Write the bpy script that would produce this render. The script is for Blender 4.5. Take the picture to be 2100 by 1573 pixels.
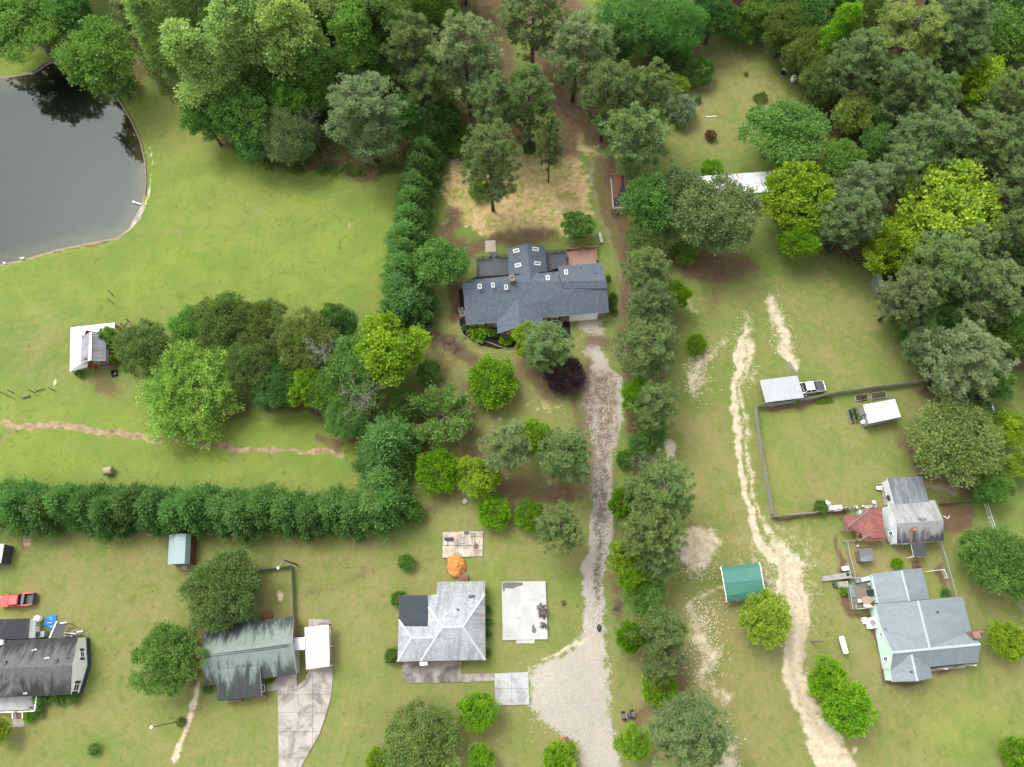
import bpy, math, random
import numpy as np
from mathutils import Vector, Matrix

scene = bpy.context.scene
for o in list(bpy.data.objects):
    bpy.data.objects.remove(o)
rng = np.random.default_rng(7)
random.seed(7)

# ------------------------------------------------------------------ camera
FPX = 1440.0                      # focal length in pixels of a 2100 px wide frame
TILT = math.radians(20.8)         # angle between the lens axis and straight down
ROLL = math.radians(5.2)
HC = 115.0                        # flying height in metres
cT, sT, cR, sR = math.cos(TILT), math.sin(TILT), math.cos(ROLL), math.sin(ROLL)
FWD = np.array([0.0, sT, -cT])
DN0 = np.array([0.0, -cT, -sT])
RT0 = np.array([1.0, 0.0, 0.0])
RT = cR * RT0 + sR * DN0
DN = -sR * RT0 + cR * DN0

cam_data = bpy.data.cameras.new('camera')
cam = bpy.data.objects.new('camera', cam_data)
scene.collection.objects.link(cam)
cam.location = (0, 0, HC)
cam.rotation_euler = Matrix((RT, -DN, -FWD)).transposed().to_euler()
cam_data.sensor_width = 36.0
cam_data.lens = 36.0 * FPX / 2100.0
cam_data.clip_start = 1.0
cam_data.clip_end = 9000.0
scene.camera = cam

# ------------------------------------------------------------------ sky, sun, exposure
SUN_EL, SUN_AZ = math.radians(58), math.radians(322)
world = bpy.data.worlds.new('World')
scene.world = world
world.use_nodes = True
wn = world.node_tree
bg = wn.nodes['Background']
sky = wn.nodes.new('ShaderNodeTexSky')
sky.sky_type = 'NISHITA'
sky.sun_disc = False
sky.sun_elevation = SUN_EL
sky.sun_rotation = SUN_AZ
sky.air_density = 1.0
sky.dust_density = 4.0
sky.ozone_density = 1.0
hs = wn.nodes.new('ShaderNodeHueSaturation')      # an overcast sky is nearly grey
hs.inputs['Saturation'].default_value = 0.22
wn.links.new(sky.outputs[0], hs.inputs['Color'])
wn.links.new(hs.outputs[0], bg.inputs['Color'])
bg.inputs['Strength'].default_value = 0.15
sun_data = bpy.data.lights.new('sun', 'SUN')
sun_data.energy = 0.5
sun_data.angle = math.radians(22)
sun_data.color = (1.0, 0.96, 0.88)
sun = bpy.data.objects.new('sun', sun_data)
scene.collection.objects.link(sun)
sd = Vector((math.sin(SUN_AZ) * math.cos(SUN_EL), math.cos(SUN_AZ) * math.cos(SUN_EL), math.sin(SUN_EL)))
sun.rotation_euler = sd.to_track_quat('Z', 'Y').to_euler()
vs = scene.view_settings
vs.view_transform = 'Standard'
vs.look = 'None'
vs.gamma = 1.0
vs.exposure = 1.72
vs.use_curve_mapping = False
scene.render.engine = 'CYCLES'
scene.cycles.max_bounces = 6
scene.cycles.diffuse_bounces = 4
scene.cycles.glossy_bounces = 2
scene.cycles.transmission_bounces = 3
scene.cycles.use_denoising = True


# ------------------------------------------------------------------ survey: picture point -> place on the ground
def P(px, py, z=0.0):
    d = FWD + RT * ((px - 1050.0) / FPX) + DN * ((py - 786.5) / FPX)
    k = (HC - z) / -d[2]
    return Vector((d[0] * k, d[1] * k, z))


def PZ(x0, y0, s):
    return lambda zx, zy, z=0.0: P(x0 + zx / s, y0 + zy / s, z)


def depth_at(px, py, z=0.0):
    p = P(px, py, z)
    return float(np.dot(np.array([p.x, p.y, z - HC]), FWD))


def to_px(X, Y, Z):
    v = np.stack([X, Y, Z - HC], -1)
    f = v @ FWD
    f = np.where(f > 1.0, f, 1.0)
    return 1050 + FPX * (v @ RT) / f, 786.5 + FPX * (v @ DN) / f, (v @ FWD) > 1.0


# ------------------------------------------------------------------ materials
MATS = {}
KA = 0.66
BRIGHT = ('white_paint', 'mint_siding', 'pale_siding', 'white_sheet', 'cream_sheet', 'galvanised_sheet', 'rusty_white_sheet', 'truck_red', 'old_white', 'orange_clay', 'tarp_blue')


def alb(name, *cs):
    """surveyed tones brought to real reflectances; bright paint stays as it is"""
    k = 1.0 if name in BRIGHT else KA
    return [c if c is None else tuple(v * k for v in c) for c in cs]


def new_mat(name):
    m = bpy.data.materials.new(name)
    m.use_nodes = True
    nt = m.node_tree
    b = nt.nodes['Principled BSDF']
    MATS[name] = m
    return m, nt, b


def N(nt, t, **kw):
    n = nt.nodes.new(t)
    for k, v in kw.items():
        if k.startswith('i_'):
            key = k[2:].replace('_', ' ')
            n.inputs[int(key) if key.isdigit() else key].default_value = v
        else:
            setattr(n, k, v)
    return n


def L(nt, a, b):
    nt.links.new(a, b)


def mixc(nt, fac, a, b, blend='MIX'):
    n = nt.nodes.new('ShaderNodeMix')
    n.data_type = 'RGBA'
    n.blend_type = blend
    for sock, v in ((n.inputs[0], fac), (n.inputs[6], a), (n.inputs[7], b)):
        if hasattr(v, 'is_output'):
            nt.links.new(v, sock)
        elif isinstance(v, (int, float)):
            sock.default_value = v
        else:
            sock.default_value = (*v[:3], 1.0)
    return n.outputs[2]


def mathn(nt, op, a, b=None, c=None, clamp=False):
    n = nt.nodes.new('ShaderNodeMath')
    n.operation = op
    n.use_clamp = clamp
    for i, v in enumerate((a, b, c)):
        if v is None:
            continue
        if hasattr(v, 'is_output'):
            nt.links.new(v, n.inputs[i])
        else:
            n.inputs[i].default_value = v
    return n.outputs[0]


def noise(nt, vec, scale, detail=4, rough=0.55, dist=0.0):
    n = N(nt, 'ShaderNodeTexNoise')
    n.inputs['Scale'].default_value = scale
    n.inputs['Detail'].default_value = detail
    n.inputs['Roughness'].default_value = rough
    n.inputs['Distortion'].default_value = dist
    if vec is not None:
        nt.links.new(vec, n.inputs['Vector'])
    return n.outputs['Fac']


def ramp(nt, fac, lo, hi):
    n = N(nt, 'ShaderNodeMapRange')
    n.interpolation_type = 'SMOOTHSTEP'
    n.inputs['From Min'].default_value = lo
    n.inputs['From Max'].default_value = hi
    nt.links.new(fac, n.inputs['Value'])
    return n.outputs['Result']


def bump(nt, b, h, strength=0.4, dist=0.05):
    n = N(nt, 'ShaderNodeBump')
    n.inputs['Strength'].default_value = strength
    n.inputs['Distance'].default_value = dist
    nt.links.new(h, n.inputs['Height'])
    nt.links.new(n.outputs['Normal'], b.inputs['Normal'])


def plain(name, col, rough=0.6, metal=0.0, col2=None, scale=1.2, amt=0.6, bmp=0.0, spec=0.4, coat=0.0):
    """base colour worn by blotches of a second colour at two sizes"""
    col, col2 = alb(name, col, col2)
    m, nt, b = new_mat(name)
    tc = N(nt, 'ShaderNodeTexCoord')
    c2 = col2 or tuple(x * 0.7 for x in col)
    n1 = ramp(nt, noise(nt, tc.outputs['Object'], scale, 5, 0.65), 0.4, 0.7)
    n2 = noise(nt, tc.outputs['Object'], scale * 14, 3)
    f = mathn(nt, 'MULTIPLY', mathn(nt, 'ADD', mathn(nt, 'MULTIPLY', n1, 0.75), mathn(nt, 'MULTIPLY', n2, 0.35)), amt, clamp=True)
    L(nt, mixc(nt, f, col, c2), b.inputs['Base Color'])
    b.inputs['Roughness'].default_value = rough
    b.inputs['Metallic'].default_value = metal
    b.inputs['Specular IOR Level'].default_value = spec
    b.inputs['Coat Weight'].default_value = coat
    if bmp:
        bump(nt, b, n2, bmp, 0.03)
    return m


def shingle(name, c1, c2, stain=None, stain_amt=0.0, row=0.17, wide=0.34, streak=0.35, hi=0.62, z=None, zk=.5):
    """asphalt shingles: rows along the slope, tabs of two tones, streaks of growth running down"""
    c1, c2, stain = alb(name, c1, c2, stain)
    m, nt, b = new_mat(name)
    uv = N(nt, 'ShaderNodeUVMap', uv_map='UVMap')
    br = N(nt, 'ShaderNodeTexBrick', offset=0.5, squash=1.0)
    br.inputs['Color1'].default_value = (*c1, 1)
    br.inputs['Color2'].default_value = (*c2, 1)
    br.inputs['Mortar'].default_value = (*[x * 0.62 for x in c1], 1)
    br.inputs['Scale'].default_value = 1.0
    br.inputs['Mortar Size'].default_value = 0.012
    br.inputs['Mortar Smooth'].default_value = 0.6
    br.inputs['Brick Width'].default_value = wide
    br.inputs['Row Height'].default_value = row
    L(nt, uv.outputs[0], br.inputs['Vector'])
    mp = N(nt, 'ShaderNodeMapping')
    mp.inputs['Scale'].default_value = (1.0, 0.22, 1.0)
    L(nt, uv.outputs[0], mp.inputs['Vector'])
    wav = noise(nt, uv.outputs[0], 1.6, 4, 0.6, 1.2)
    col = mixc(nt, mathn(nt, 'MULTIPLY', ramp(nt, wav, .36, .68), streak), br.outputs['Color'], tuple(x * 0.45 for x in c1))
    if stain:
        s = noise(nt, mp.outputs[0], 0.9, 8, 0.7)
        if z:   # growth is thickest toward the damp eaves
            sz = N(nt, 'ShaderNodeSeparateXYZ')
            L(nt, N(nt, 'ShaderNodeNewGeometry').outputs['Position'], sz.inputs[0])
            k = mathn(nt, 'MULTIPLY_ADD', sz.outputs[2], -1.0 / (z[1] - z[0]), z[1] / (z[1] - z[0]))
            s = mathn(nt, 'ADD', s, mathn(nt, 'MULTIPLY', mathn(nt, 'SUBTRACT', k, 0.5), zk))
        s = ramp(nt, s, 0.40, hi)
        col = mixc(nt, mathn(nt, 'MULTIPLY', s, stain_amt), col, stain)
    L(nt, col, b.inputs['Base Color'])
    b.inputs['Roughness'].default_value = 0.9
    b.inputs['Specular IOR Level'].default_value = 0.25
    bump(nt, b, mathn(nt, 'ADD', mathn(nt, 'MULTIPLY', br.outputs['Fac'], -0.6), wav), 0.35, 0.04)
    return m


def brickmat(name, c1, c2, mortar, w=0.21, h=0.075):
    c1, c2, mortar = alb(name, c1, c2, mortar)
    m, nt, b = new_mat(name)
    uv = N(nt, 'ShaderNodeUVMap', uv_map='UVMap')
    br = N(nt, 'ShaderNodeTexBrick', offset=0.5)
    br.inputs['Color1'].default_value = (*c1, 1)
    br.inputs['Color2'].default_value = (*c2, 1)
    br.inputs['Mortar'].default_value = (*mortar, 1)
    br.inputs['Scale'].default_value = 1.0
    br.inputs['Mortar Size'].default_value = 0.008
    br.inputs['Brick Width'].default_value = w
    br.inputs['Row Height'].default_value = h
    L(nt, uv.outputs[0], br.inputs['Vector'])
    n1 = noise(nt, uv.outputs[0], 1.3, 5, 0.7)
    L(nt, mixc(nt, mathn(nt, 'MULTIPLY', n1, 0.5), br.outputs['Color'], tuple(x * 0.5 for x in c1)), b.inputs['Base Color'])
    b.inputs['Roughness'].default_value = 0.85
    return m


# ------------------------------------------------------------------ mesh building
COL = scene.collection
ORG = {}


class MB:
    """collects faces, builds them as ONE mesh object with metre UVs along each slope"""

    def __init__(self):
        self.v, self.f, self.mi = [], [], []

    def poly(self, pts, m=0):
        i = len(self.v)
        self.v += [Vector(p) for p in pts]
        self.f.append(list(range(i, i + len(pts))))
        self.mi.append(m)

    def slab(self, pts, t=0.12, m=0, mside=None, down=True):
        """a roof plane or paving piece: top polygon, underside and edges"""
        ms = m if mside is None else mside
        pts = [Vector(p) for p in pts]
        n = Vector((0, 0, 0))
        for i in range(len(pts)):
            a, b = pts[i], pts[(i + 1) % len(pts)]
            n += Vector(((a.y - b.y) * (a.z + b.z), (a.z - b.z) * (a.x + b.x), (a.x - b.x) * (a.y + b.y)))
        if n.z < 0:
            pts.reverse()
        low = [p - Vector((0, 0, t)) for p in pts]
        k = len(pts)
        self.poly(pts, m)
        self.poly(low[::-1], ms)
        for i in range(k):
            j = (i + 1) % k
            self.poly([pts[j], pts[i], low[i], low[j]], ms)

    def wall(self, pts, z0, z1, m=0):
        """closed wall ring from base z0 to z1 (z1 a number or one height per point)"""
        k = len(pts)
        zs = z1 if isinstance(z1, (list, tuple)) else [z1] * k
        for i in range(k):
            j = (i + 1) % k
            a, b = pts[i], pts[j]
            self.poly([(a[0], a[1], z0), (b[0], b[1], z0), (b[0], b[1], zs[j]), (a[0], a[1], zs[i])], m)

    def box(self, c, size, rz=0.0, m=0, rx=0.0, ry=0.0, bev=0.0):
        R = Matrix.Rotation(rz, 3, 'Z') @ Matrix.Rotation(ry, 3, 'Y') @ Matrix.Rotation(rx, 3, 'X')
        c = Vector(c)
        x, y, z = size[0] / 2, size[1] / 2, size[2] / 2
        if bev:
            q = min(bev, x * .9, y * .9)
            r1 = [(-x + q, -y), (x - q, -y), (x, -y + q), (x, y - q), (x - q, y), (-x + q, y), (-x, y - q), (-x, -y + q)]
            rings = [[(a * .94, b_ * .94, -z) for a, b_ in r1], [(a, b_, -z + q * .5) for a, b_ in r1],
                     [(a, b_, z - q * .6) for a, b_ in r1], [(a * (1 - q / x * .5), b_ * (1 - q / y * .5), z) for a, b_ in r1]]
            self.loft([[c + R @ Vector(p) for p in r] for r in rings], m, True)
            return
        p = [c + R @ Vector((sx * x, sy * y, sz * z)) for sz in (-1, 1) for sx, sy in ((-1, -1), (1, -1), (1, 1), (-1, 1))]
        for q in ((3, 2, 1, 0), (4, 5, 6, 7), (0, 1, 5, 4), (1, 2, 6, 5), (2, 3, 7, 6), (3, 0, 4, 7)):
            self.poly([p[i] for i in q], m)

    def loft(self, rings, m=0, caps=True):
        i0 = len(self.v)
        k = len(rings[0])
        for r in rings:
            self.v += [Vector(p) for p in r]
        for a in range(len(rings) - 1):
            for b in range(k):
                c = (b + 1) % k
                self.f.append([i0 + a * k + b, i0 + a * k + c, i0 + (a + 1) * k + c, i0 + (a + 1) * k + b])
                self.mi.append(m)
        if caps:
            self.f.append([i0 + b for b in range(k)][::-1])
            self.f.append([i0 + (len(rings) - 1) * k + b for b in range(k)])
            self.mi += [m, m]

    def tube(self, p0, p1, r0, r1=None, n=8, m=0):
        p0, p1 = Vector(p0), Vector(p1)
        r1 = r0 if r1 is None else r1
        d = (p1 - p0).normalized()
        a = d.orthogonal().normalized()
        b = d.cross(a)
        self.loft([[p + (a * math.cos(t) + b * math.sin(t)) * r for t in [2 * math.pi * i / n for i in range(n)]]
                   for p, r in ((p0, r0), (p1, r1))], m)

    def path(self, pts, r, n=6, m=0):
        rings = []
        pts = [Vector(p) for p in pts]
        rs = r if isinstance(r, (list, tuple)) else [r] * len(pts)
        for i, p in enumerate(pts):
            d = (pts[min(i + 1, len(pts) - 1)] - pts[max(i - 1, 0)]).normalized()
            a = d.cross(Vector((0.13, 0.31, 0.94)))
            a = a.normalized() if a.length > 1e-3 else d.orthogonal().normalized()
            b = d.cross(a)
            rings.append([p + (a * math.cos(t) + b * math.sin(t)) * rs[i] for t in [2 * math.pi * k / n for k in range(n)]])
        self.loft(rings, m)

    def lathe(self, c, prof, n=16, m=0, axis=None):
        c = Vector(c)
        Q = Matrix.Identity(3) if axis is None else Vector(axis).to_track_quat('Z', 'Y').to_matrix()
        self.loft([[c + Q @ Vector((r * math.cos(t), r * math.sin(t), z)) for t in [2 * math.pi * i / n for i in range(n)]]
                   for r, z in prof], m)

    def build(self, name, mats, parent=None, smooth=False):
        me = bpy.data.meshes.new(name)
        org = ORG.get(parent.name, Vector((0, 0, 0))) if parent else Vector((0, 0, 0))
        me.from_pydata([tuple(p - org) for p in self.v], [], self.f)
        mats = mats if isinstance(mats, (list, tuple)) else [mats]
        for m in mats:
            me.materials.append(m)
        me.polygons.foreach_set('material_index', self.mi)
        if smooth:
            me.polygons.foreach_set('use_smooth', [True] * len(self.f))
        uv = me.uv_layers.new(name='UVMap')
        Z = Vector((0, 0, 1))
        for p in me.polygons:
            n = p.normal
            u = Z.cross(n)
            u = u.normalized() if u.length > 0.03 else Vector((1, 0, 0))
            w = n.cross(u)
            for li in p.loop_indices:
                co = me.vertices[me.loops[li].vertex_index].co
                uv.data[li].uv = (co.dot(u), co.dot(w))
        o = bpy.data.objects.new(name, me)
        COL.objects.link(o)
        if parent:
            o.parent = parent
        ORG[o.name] = org.copy()
        return o


def tag(o, label=None, cat=None, group=None, kind=None):
    for k, v in (('label', label), ('category', cat), ('group', group), ('kind', kind)):
        if v:
            o[k] = v
    return o


def thing(name, label, cat, loc, group=None):
    o = bpy.data.objects.new(name, None)
    COL.objects.link(o)
    o.location = Vector(loc)
    o.empty_display_size = 0.3
    ORG[o.name] = Vector(loc)
    return tag(o, label, cat, group)


def copy_thing(root, loc, label, rz=0.0, scale=None, color=None):
    r = root.copy()
    COL.objects.link(r)
    r.location = loc
    r.rotation_euler = (0, 0, rz)
    if scale is not None:
        r.scale = scale
    r['label'] = label
    for ch in list(root.children):
        c = ch.copy()
        COL.objects.link(c)
        c.parent = r
        if color is not None and 'crown' in c.name:
            c.color = color
        for g in ch.children:
            d = g.copy()
            COL.objects.link(d)
            d.parent = c
    return r
# ================================================================== ground
def axis_pts(lo, hi, step, far):
    core = list(np.arange(lo, hi + 1e-6, step))
    out, d, x = [], step * 2, hi
    while x < far:
        x += d
        d *= 1.5
        out.append(x)
    left, d, x = [], step * 2, lo
    while x > -far:
        x -= d
        d *= 1.5
        left.append(x)
    return np.array(left[::-1] + core + out)


gx = axis_pts(-128, 140, 0.45, 3500)
gy = axis_pts(-24, 152, 0.45, 3500)
GX, GY = np.meshgrid(gx, gy)
ny, nx = GX.shape
vx, vy = GX.ravel(), GY.ravel()
px, py, ok = to_px(vx, vy, np.zeros_like(vx))
# ragged outlines: push the lookup about by smooth noise
def vnoise(x, y, s, seed):
    r = np.random.default_rng(seed)
    T = r.random((256, 256))
    x, y = x / s, y / s
    xi, yi = np.floor(x).astype(int), np.floor(y).astype(int)
    fx, fy = x - xi, y - yi
    fx, fy = fx * fx * (3 - 2 * fx), fy * fy * (3 - 2 * fy)
    g = lambda a, b: T[a % 256, b % 256]
    return (g(xi, yi) * (1 - fx) + g(xi + 1, yi) * fx) * (1 - fy) + (g(xi, yi + 1) * (1 - fx) + g(xi + 1, yi + 1) * fx) * fy


wx = (vnoise(vx, vy, 3.0, 1) - .5) * 14 + (vnoise(vx, vy, 1.1, 2) - .5) * 8
wy = (vnoise(vx, vy, 3.0, 3) - .5) * 14 + (vnoise(vx, vy, 1.1, 4) - .5) * 8
qx, qy = px + wx, py + wy
MK = {k: np.zeros(len(vx), np.float32) for k in ('soil', 'sand', 'gravel', 'dry', 'straw', 'lush', 'mulch', 'path')}
REG = np.zeros(len(vx), np.int8)


def put(k, m):
    MK[k] = np.maximum(MK[k], np.where(ok, m, 0).astype(np.float32))


def d_stroke(pts, X, Y):
    best = np.full(len(X), 1e9)
    for i in range(len(pts) - 1):
        (x0, y0), (x1, y1) = pts[i][:2], pts[i + 1][:2]
        dx, dy = x1 - x0, y1 - y0
        t = np.clip(((X - x0) * dx + (Y - y0) * dy) / (dx * dx + dy * dy), 0, 1)
        w0 = pts[i][2] if len(pts[i]) > 2 else 0
        w1 = pts[i + 1][2] if len(pts[i + 1]) > 2 else 0
        best = np.minimum(best, np.hypot(X - x0 - t * dx, Y - y0 - t * dy) - (w0 + (w1 - w0) * t))
    return best


def stroke(k, pts, f=8, a=1.0, raw=False):
    X, Y = (px, py) if raw else (qx, qy)
    put(k, a * np.clip(0.5 - d_stroke(pts, X, Y) / (2 * f), 0, 1))


def blob(k, cx, cy, rx, ry, f=0.35, a=1.0):
    r = np.hypot((qx - cx) / rx, (qy - cy) / ry)
    put(k, a * np.clip(0.5 + (1 - r) / (2 * f), 0, 1))


def d_poly(pts, X, Y):
    ins = np.zeros(len(X), bool)
    d = np.full(len(X), 1e9)
    n = len(pts)
    for i in range(n):
        x0, y0 = pts[i]
        x1, y1 = pts[(i + 1) % n]
        dx, dy = x1 - x0, y1 - y0
        t = np.clip(((X - x0) * dx + (Y - y0) * dy) / (dx * dx + dy * dy + 1e-9), 0, 1)
        d = np.minimum(d, np.hypot(X - x0 - t * dx, Y - y0 - t * dy))
        c = ((y0 > Y) != (y1 > Y)) & (X < (x1 - x0) * (Y - y0) / ((y1 - y0) if y1 != y0 else 1e-9) + x0)
        ins ^= c
    return np.where(ins, -d, d)


def area(k, pts, f=10, a=1.0, raw=False):
    X, Y = (px, py) if raw else (qx, qy)
    put(k, a * np.clip(0.5 - d_poly(pts, X, Y) / (2 * f), 0, 1))


# --- tone of the turf
put('dry', np.clip((py - 1000) / 260, 0, .55))
area('dry', [(1380, 540), (1760, 540), (1880, 800), (1700, 860), (1400, 800)], 60, .45)
area('dry', [(1380, 120), (1480, 60), (1640, 120), (1560, 330), (1380, 330)], 40, .55)
area('dry', [(1560, 840), (1900, 800), (2000, 980), (1800, 1060), (1570, 1060)], 30, .6)
area('dry', [(860, 600), (1200, 620), (1200, 1200), (840, 1200)], 60, .62)
area('dry', [(1260, 1180), (1560, 1180), (1600, 1600), (1260, 1600)], 50, .75)
area('dry', [(1740, 1105), (1900, 1130), (1880, 1180), (1740, 1175)], 8, .95)
area('dry', [(1380, 820), (1500, 820), (1600, 1200), (1400, 1200)], 40, .7)
blob('dry', 380, 280, 60, 70, .6, .8)
blob('dry', 470, 440, 120, 50, .8, .45)
area('lush', [(290, 190), (450, 260), (830, 370), (800, 640), (560, 620), (240, 640), (-20, 620), (-20, 560), (260, 520), (320, 380)], 60, .75)
area('lush', [(-20, 780), (820, 900), (720, 1000), (-20, 990)], 30, .7)
area('lush', [(0, 80), (140, 110), (40, 170), (-20, 160)], 10, .8)
stroke('lush', [(190, 1300, 12), (180, 1420, 12)], 14, .7)
blob('lush', 1990, 1500, 120, 60, .6, .6)
blob('lush', 1880, 1250, 60, 80, .5, .6)
blob('lush', 1610, 930, 30, 120, .8, .4)
stroke('lush', [(1010, 1170, 14), (1010, 1400, 12)], 10, .7)
stroke('lush', [(520, 860, 20), (700, 860, 30)], 18, .9)
for cx, cy, rx, ry in ((577, 544, 25, 16), (640, 553, 28, 15), (665, 452, 32, 11), (722, 505, 26, 22), (680, 603, 14, 14), (585, 455, 20, 10)):
    r = np.hypot((px + wx * .35 - cx) / rx, (py + wy * .35 - cy) / ry)
    put('lush', np.clip(1.3 - np.abs(r - 1) * rx / 3.4, 0, 1.0))
# --- bare brown earth and pine straw
area('soil', [(170, -60), (235, 10), (275, 60), (290, 130), (330, 185), (430, 255), (480, 320), (600, 345), (700, 352), (830, 350),
              (880, 330), (960, 300), (1000, 260), (1030, 130), (1040, -60)], 14)
stroke('soil', [(1090, -60, 70), (1150, 60, 60), (1140, 180, 52), (1150, 290, 40)], 16)
stroke('soil', [(1010, 60, 30), (1030, 160, 40), (1060, 290, 30)], 16, .9)
stroke('soil', [(1200, 240, 40), (1240, 290, 24)], 12)
stroke('soil', [(1245, 330, 14), (1270, 430, 14), (1285, 560, 12), (1296, 680, 14), (1290, 780, 12), (1298, 900, 10), (1320, 960, 14), (1260, 1040, 6)], 10)
stroke('soil', [(1330, 125, 22), (1430, 95, 10)], 14)
blob('soil', 265, 80, 40, 22)
blob('soil', 280, 150, 20, 40, .5, .8)
blob('soil', 105, 90, 45, 14, .5, .85)
blob('soil', 742, 348, 52, 22)
area('soil', [(1370, 540), (1400, 500), (1540, 530), (1560, 555), (1480, 580), (1400, 575)], 16)
stroke('soil', [(1380, 640, 20), (1370, 740, 24), (1340, 800, 20)], 18, .75)
stroke('soil', [(1470, 560, 30), (1460, 640, 20)], 20, .5)
stroke('soil', [(930, 440, 14), (912, 500, 20), (960, 510, 16), (1040, 490, 14), (1130, 480, 12)], 12)
stroke('soil', [(930, 560, 16), (935, 650, 12)], 8)
stroke('soil', [(900, 690, 14), (960, 735, 20)], 10)
stroke('soil', [(880, 640, 16), (905, 760, 30), (870, 880, 22), (900, 1000, 26), (870, 1060, 14)], 26, .62)
stroke('soil', [(960, 800, 20), (950, 900, 34), (1060, 1010, 40), (1170, 1000, 30)], 24, .68)
stroke('soil', [(1060, 750, 18), (1130, 800, 26)], 14, .7)
blob('soil', 1150, 1010, 40, 30)
stroke('soil', [(1205, 700, 14), (1235, 700, 16)], 10, .8)
area('soil', [(1560, -60), (2160, -60), (2160, 760), (1900, 770), (1880, 700), (1800, 560), (1620, 500), (1570, 400), (1720, 300), (1640, 150)], 14)
stroke('soil', [(1895, 800, 10), (1930, 790, 26)], 10)
stroke('soil', [(1870, 900, 26), (1920, 960, 40), (1980, 990, 26)], 22, .8)
area('soil', [(1925, 1020), (1990, 1030), (2010, 1080), (1940, 1100)], 12, .9)
stroke('soil', [(1590, 1063, 5), (1730, 1048, 6)], 5)
stroke('soil', [(1710, 1105, 5), (1725, 1165, 8), (1740, 1190, 5)], 5)
stroke('soil', [(1560, 845, 4), (1600, 835, 6), (1700, 815, 6)], 5)
stroke('soil', [(1740, 1220, 10), (1748, 1262, 8), (1790, 1258, 6)], 4)
stroke('soil', [(1795, 1290, 4), (1815, 1400, 6), (1890, 1400, 7)], 4)
stroke('soil', [(1915, 1370, 8), (1980, 1360, 8)], 5)
stroke('soil', [(1930, 1160, 6), (1940, 1220, 6)], 5)
stroke('soil', [(405, 1290, 22), (400, 1340, 18), (395, 1400, 6)], 10)
stroke('soil', [(655, 900, 8), (690, 915, 10)], 8, .8)
stroke('soil', [(400, 860, 10), (500, 840, 16)], 8, .9)
stroke('soil', [(540, 828, 12), (640, 830, 16), (720, 900, 10)], 10)
stroke('soil', [(200, 790, 20), (240, 800, 14)], 14, .72)
blob('soil', 50, 1105, 16, 22, .6, .75)
stroke('soil', [(620, 1215, 6), (690, 1210, 6), (760, 1170, 10)], 14, .55)
blob('soil', 1380, 1400, 40, 60, .7, .7)
stroke('soil', [(1260, 1180, 12), (1275, 1290, 14)], 12, .6)
stroke('soil', [(1300, 1500, 20), (1330, 1440, 16)], 14, .6)
blob('soil', 870, 1500, 90, 60, .6, .55)
# --- straw spread on the new seed
area('straw', [(925, 330), (1010, 318), (1090, 300), (1180, 312), (1216, 370), (1214, 440), (1180, 470), (1080, 478), (990, 480), (930, 450), (905, 390)], 14)
blob('straw', 1200, 262, 50, 26, .6, .8)
stroke('straw', [(1180, 280, 14), (1240, 330, 10)], 10, .8)
blob('lush', 1075, 400, 60, 40, .9, .7)
blob('lush', 1150, 420, 40, 40, .9, .8)
blob('straw', 1060, 750, 30, 24, .8, .62)
blob('straw', 1130, 830, 40, 16, .9, .6)
# --- pale sand
trk = [(1535, 665, 4), (1522, 720, 9), (1507, 790, 6), (1509, 860, 5.5), (1516, 930, 5.5), (1527, 990, 6), (1540, 1060, 7), (1556, 1120, 9), (1590, 1150, 12)]
stroke('sand', trk, 5)
stroke('sand', [(1540, 700, 6), (1521, 790, 2), (1526, 870, 1.8), (1539, 960, 2.2), (1559, 1050, 2.6), (1590, 1115, 7), (1620, 1160, 28), (1625, 1240, 32),
                (1632, 1310, 22), (1630, 1380, 22), (1650, 1440, 22), (1680, 1500, 30), (1730, 1600, 40), (1830, 1800, 44), (2000, 2150, 48)], 11)
stroke('gravel', [(1640, 1300, 4), (1650, 1400, 10), (1690, 1500, 18), (1740, 1600, 24)], 14, .7)
stroke('sand', [(1582, 612, 8), (1592, 660, 9), (1612, 710, 12), (1630, 750, 7)], 12)
stroke('sand', [(1540, 640, 8), (1528, 720, 16), (1540, 780, 6)], 22, .62)
stroke('sand', [(1660, 1100, 0), (1640, 1200, 20)], 20, .6)
stroke('sand', [(1500, 690, 6), (1430, 740, 16), (1420, 800, 16)], 16, .62)
stroke('sand', [(1395, 600, 8), (1420, 640, 8)], 12, .6)
blob('sand', 1430, 1120, 46, 36, .4, .95)
stroke('sand', [(1410, 1160, 10), (1440, 1160, 14)], 10, .7)
stroke('sand', [(1370, 905, 7), (1375, 945, 8)], 6, .95)
stroke('sand', [(1480, 1205, 2), (1430, 1225, 4), (1410, 1245, 3)], 4)
stroke('sand', [(1410, 1250, 10), (1440, 1310, 20), (1460, 1340, 18), (1440, 1390, 12), (1490, 1430, 12)], 16, .66)
stroke('sand', [(1500, 1510, 12), (1490, 1580, 24)], 16, .7)
stroke('sand', [(1650, 1330, 2), (1620, 1400, 5)], 6, .8)
stroke('sand', [(1900, 990, 8), (1960, 1000, 16)], 14, .75)
blob('sand', 1940, 1060, 22, 12, .8, .6)
stroke('sand', [(400, 1395, 4), (400, 1440, 6), (385, 1500, 5), (360, 1560, 8)], 5, .9)
blob('sand', 1595, 1190, 90, 110, 1.2, .5)
blob('sand', 575, 1222, 7, 7, .4)
blob('sand', 1760, 1545, 8, 10, .6, .8)
stroke('sand', [(1110, 1350, 3), (1200, 1320, 6)], 5, .85)
stroke('sand', [(308, 300, 1.2), (314, 340, 1.2), (305, 400, 1.4), (283, 450, 2), (255, 478, 3)], 1.5, 1, True)
blob('sand', 107, 780, 5, 8, .4, .9)
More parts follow.
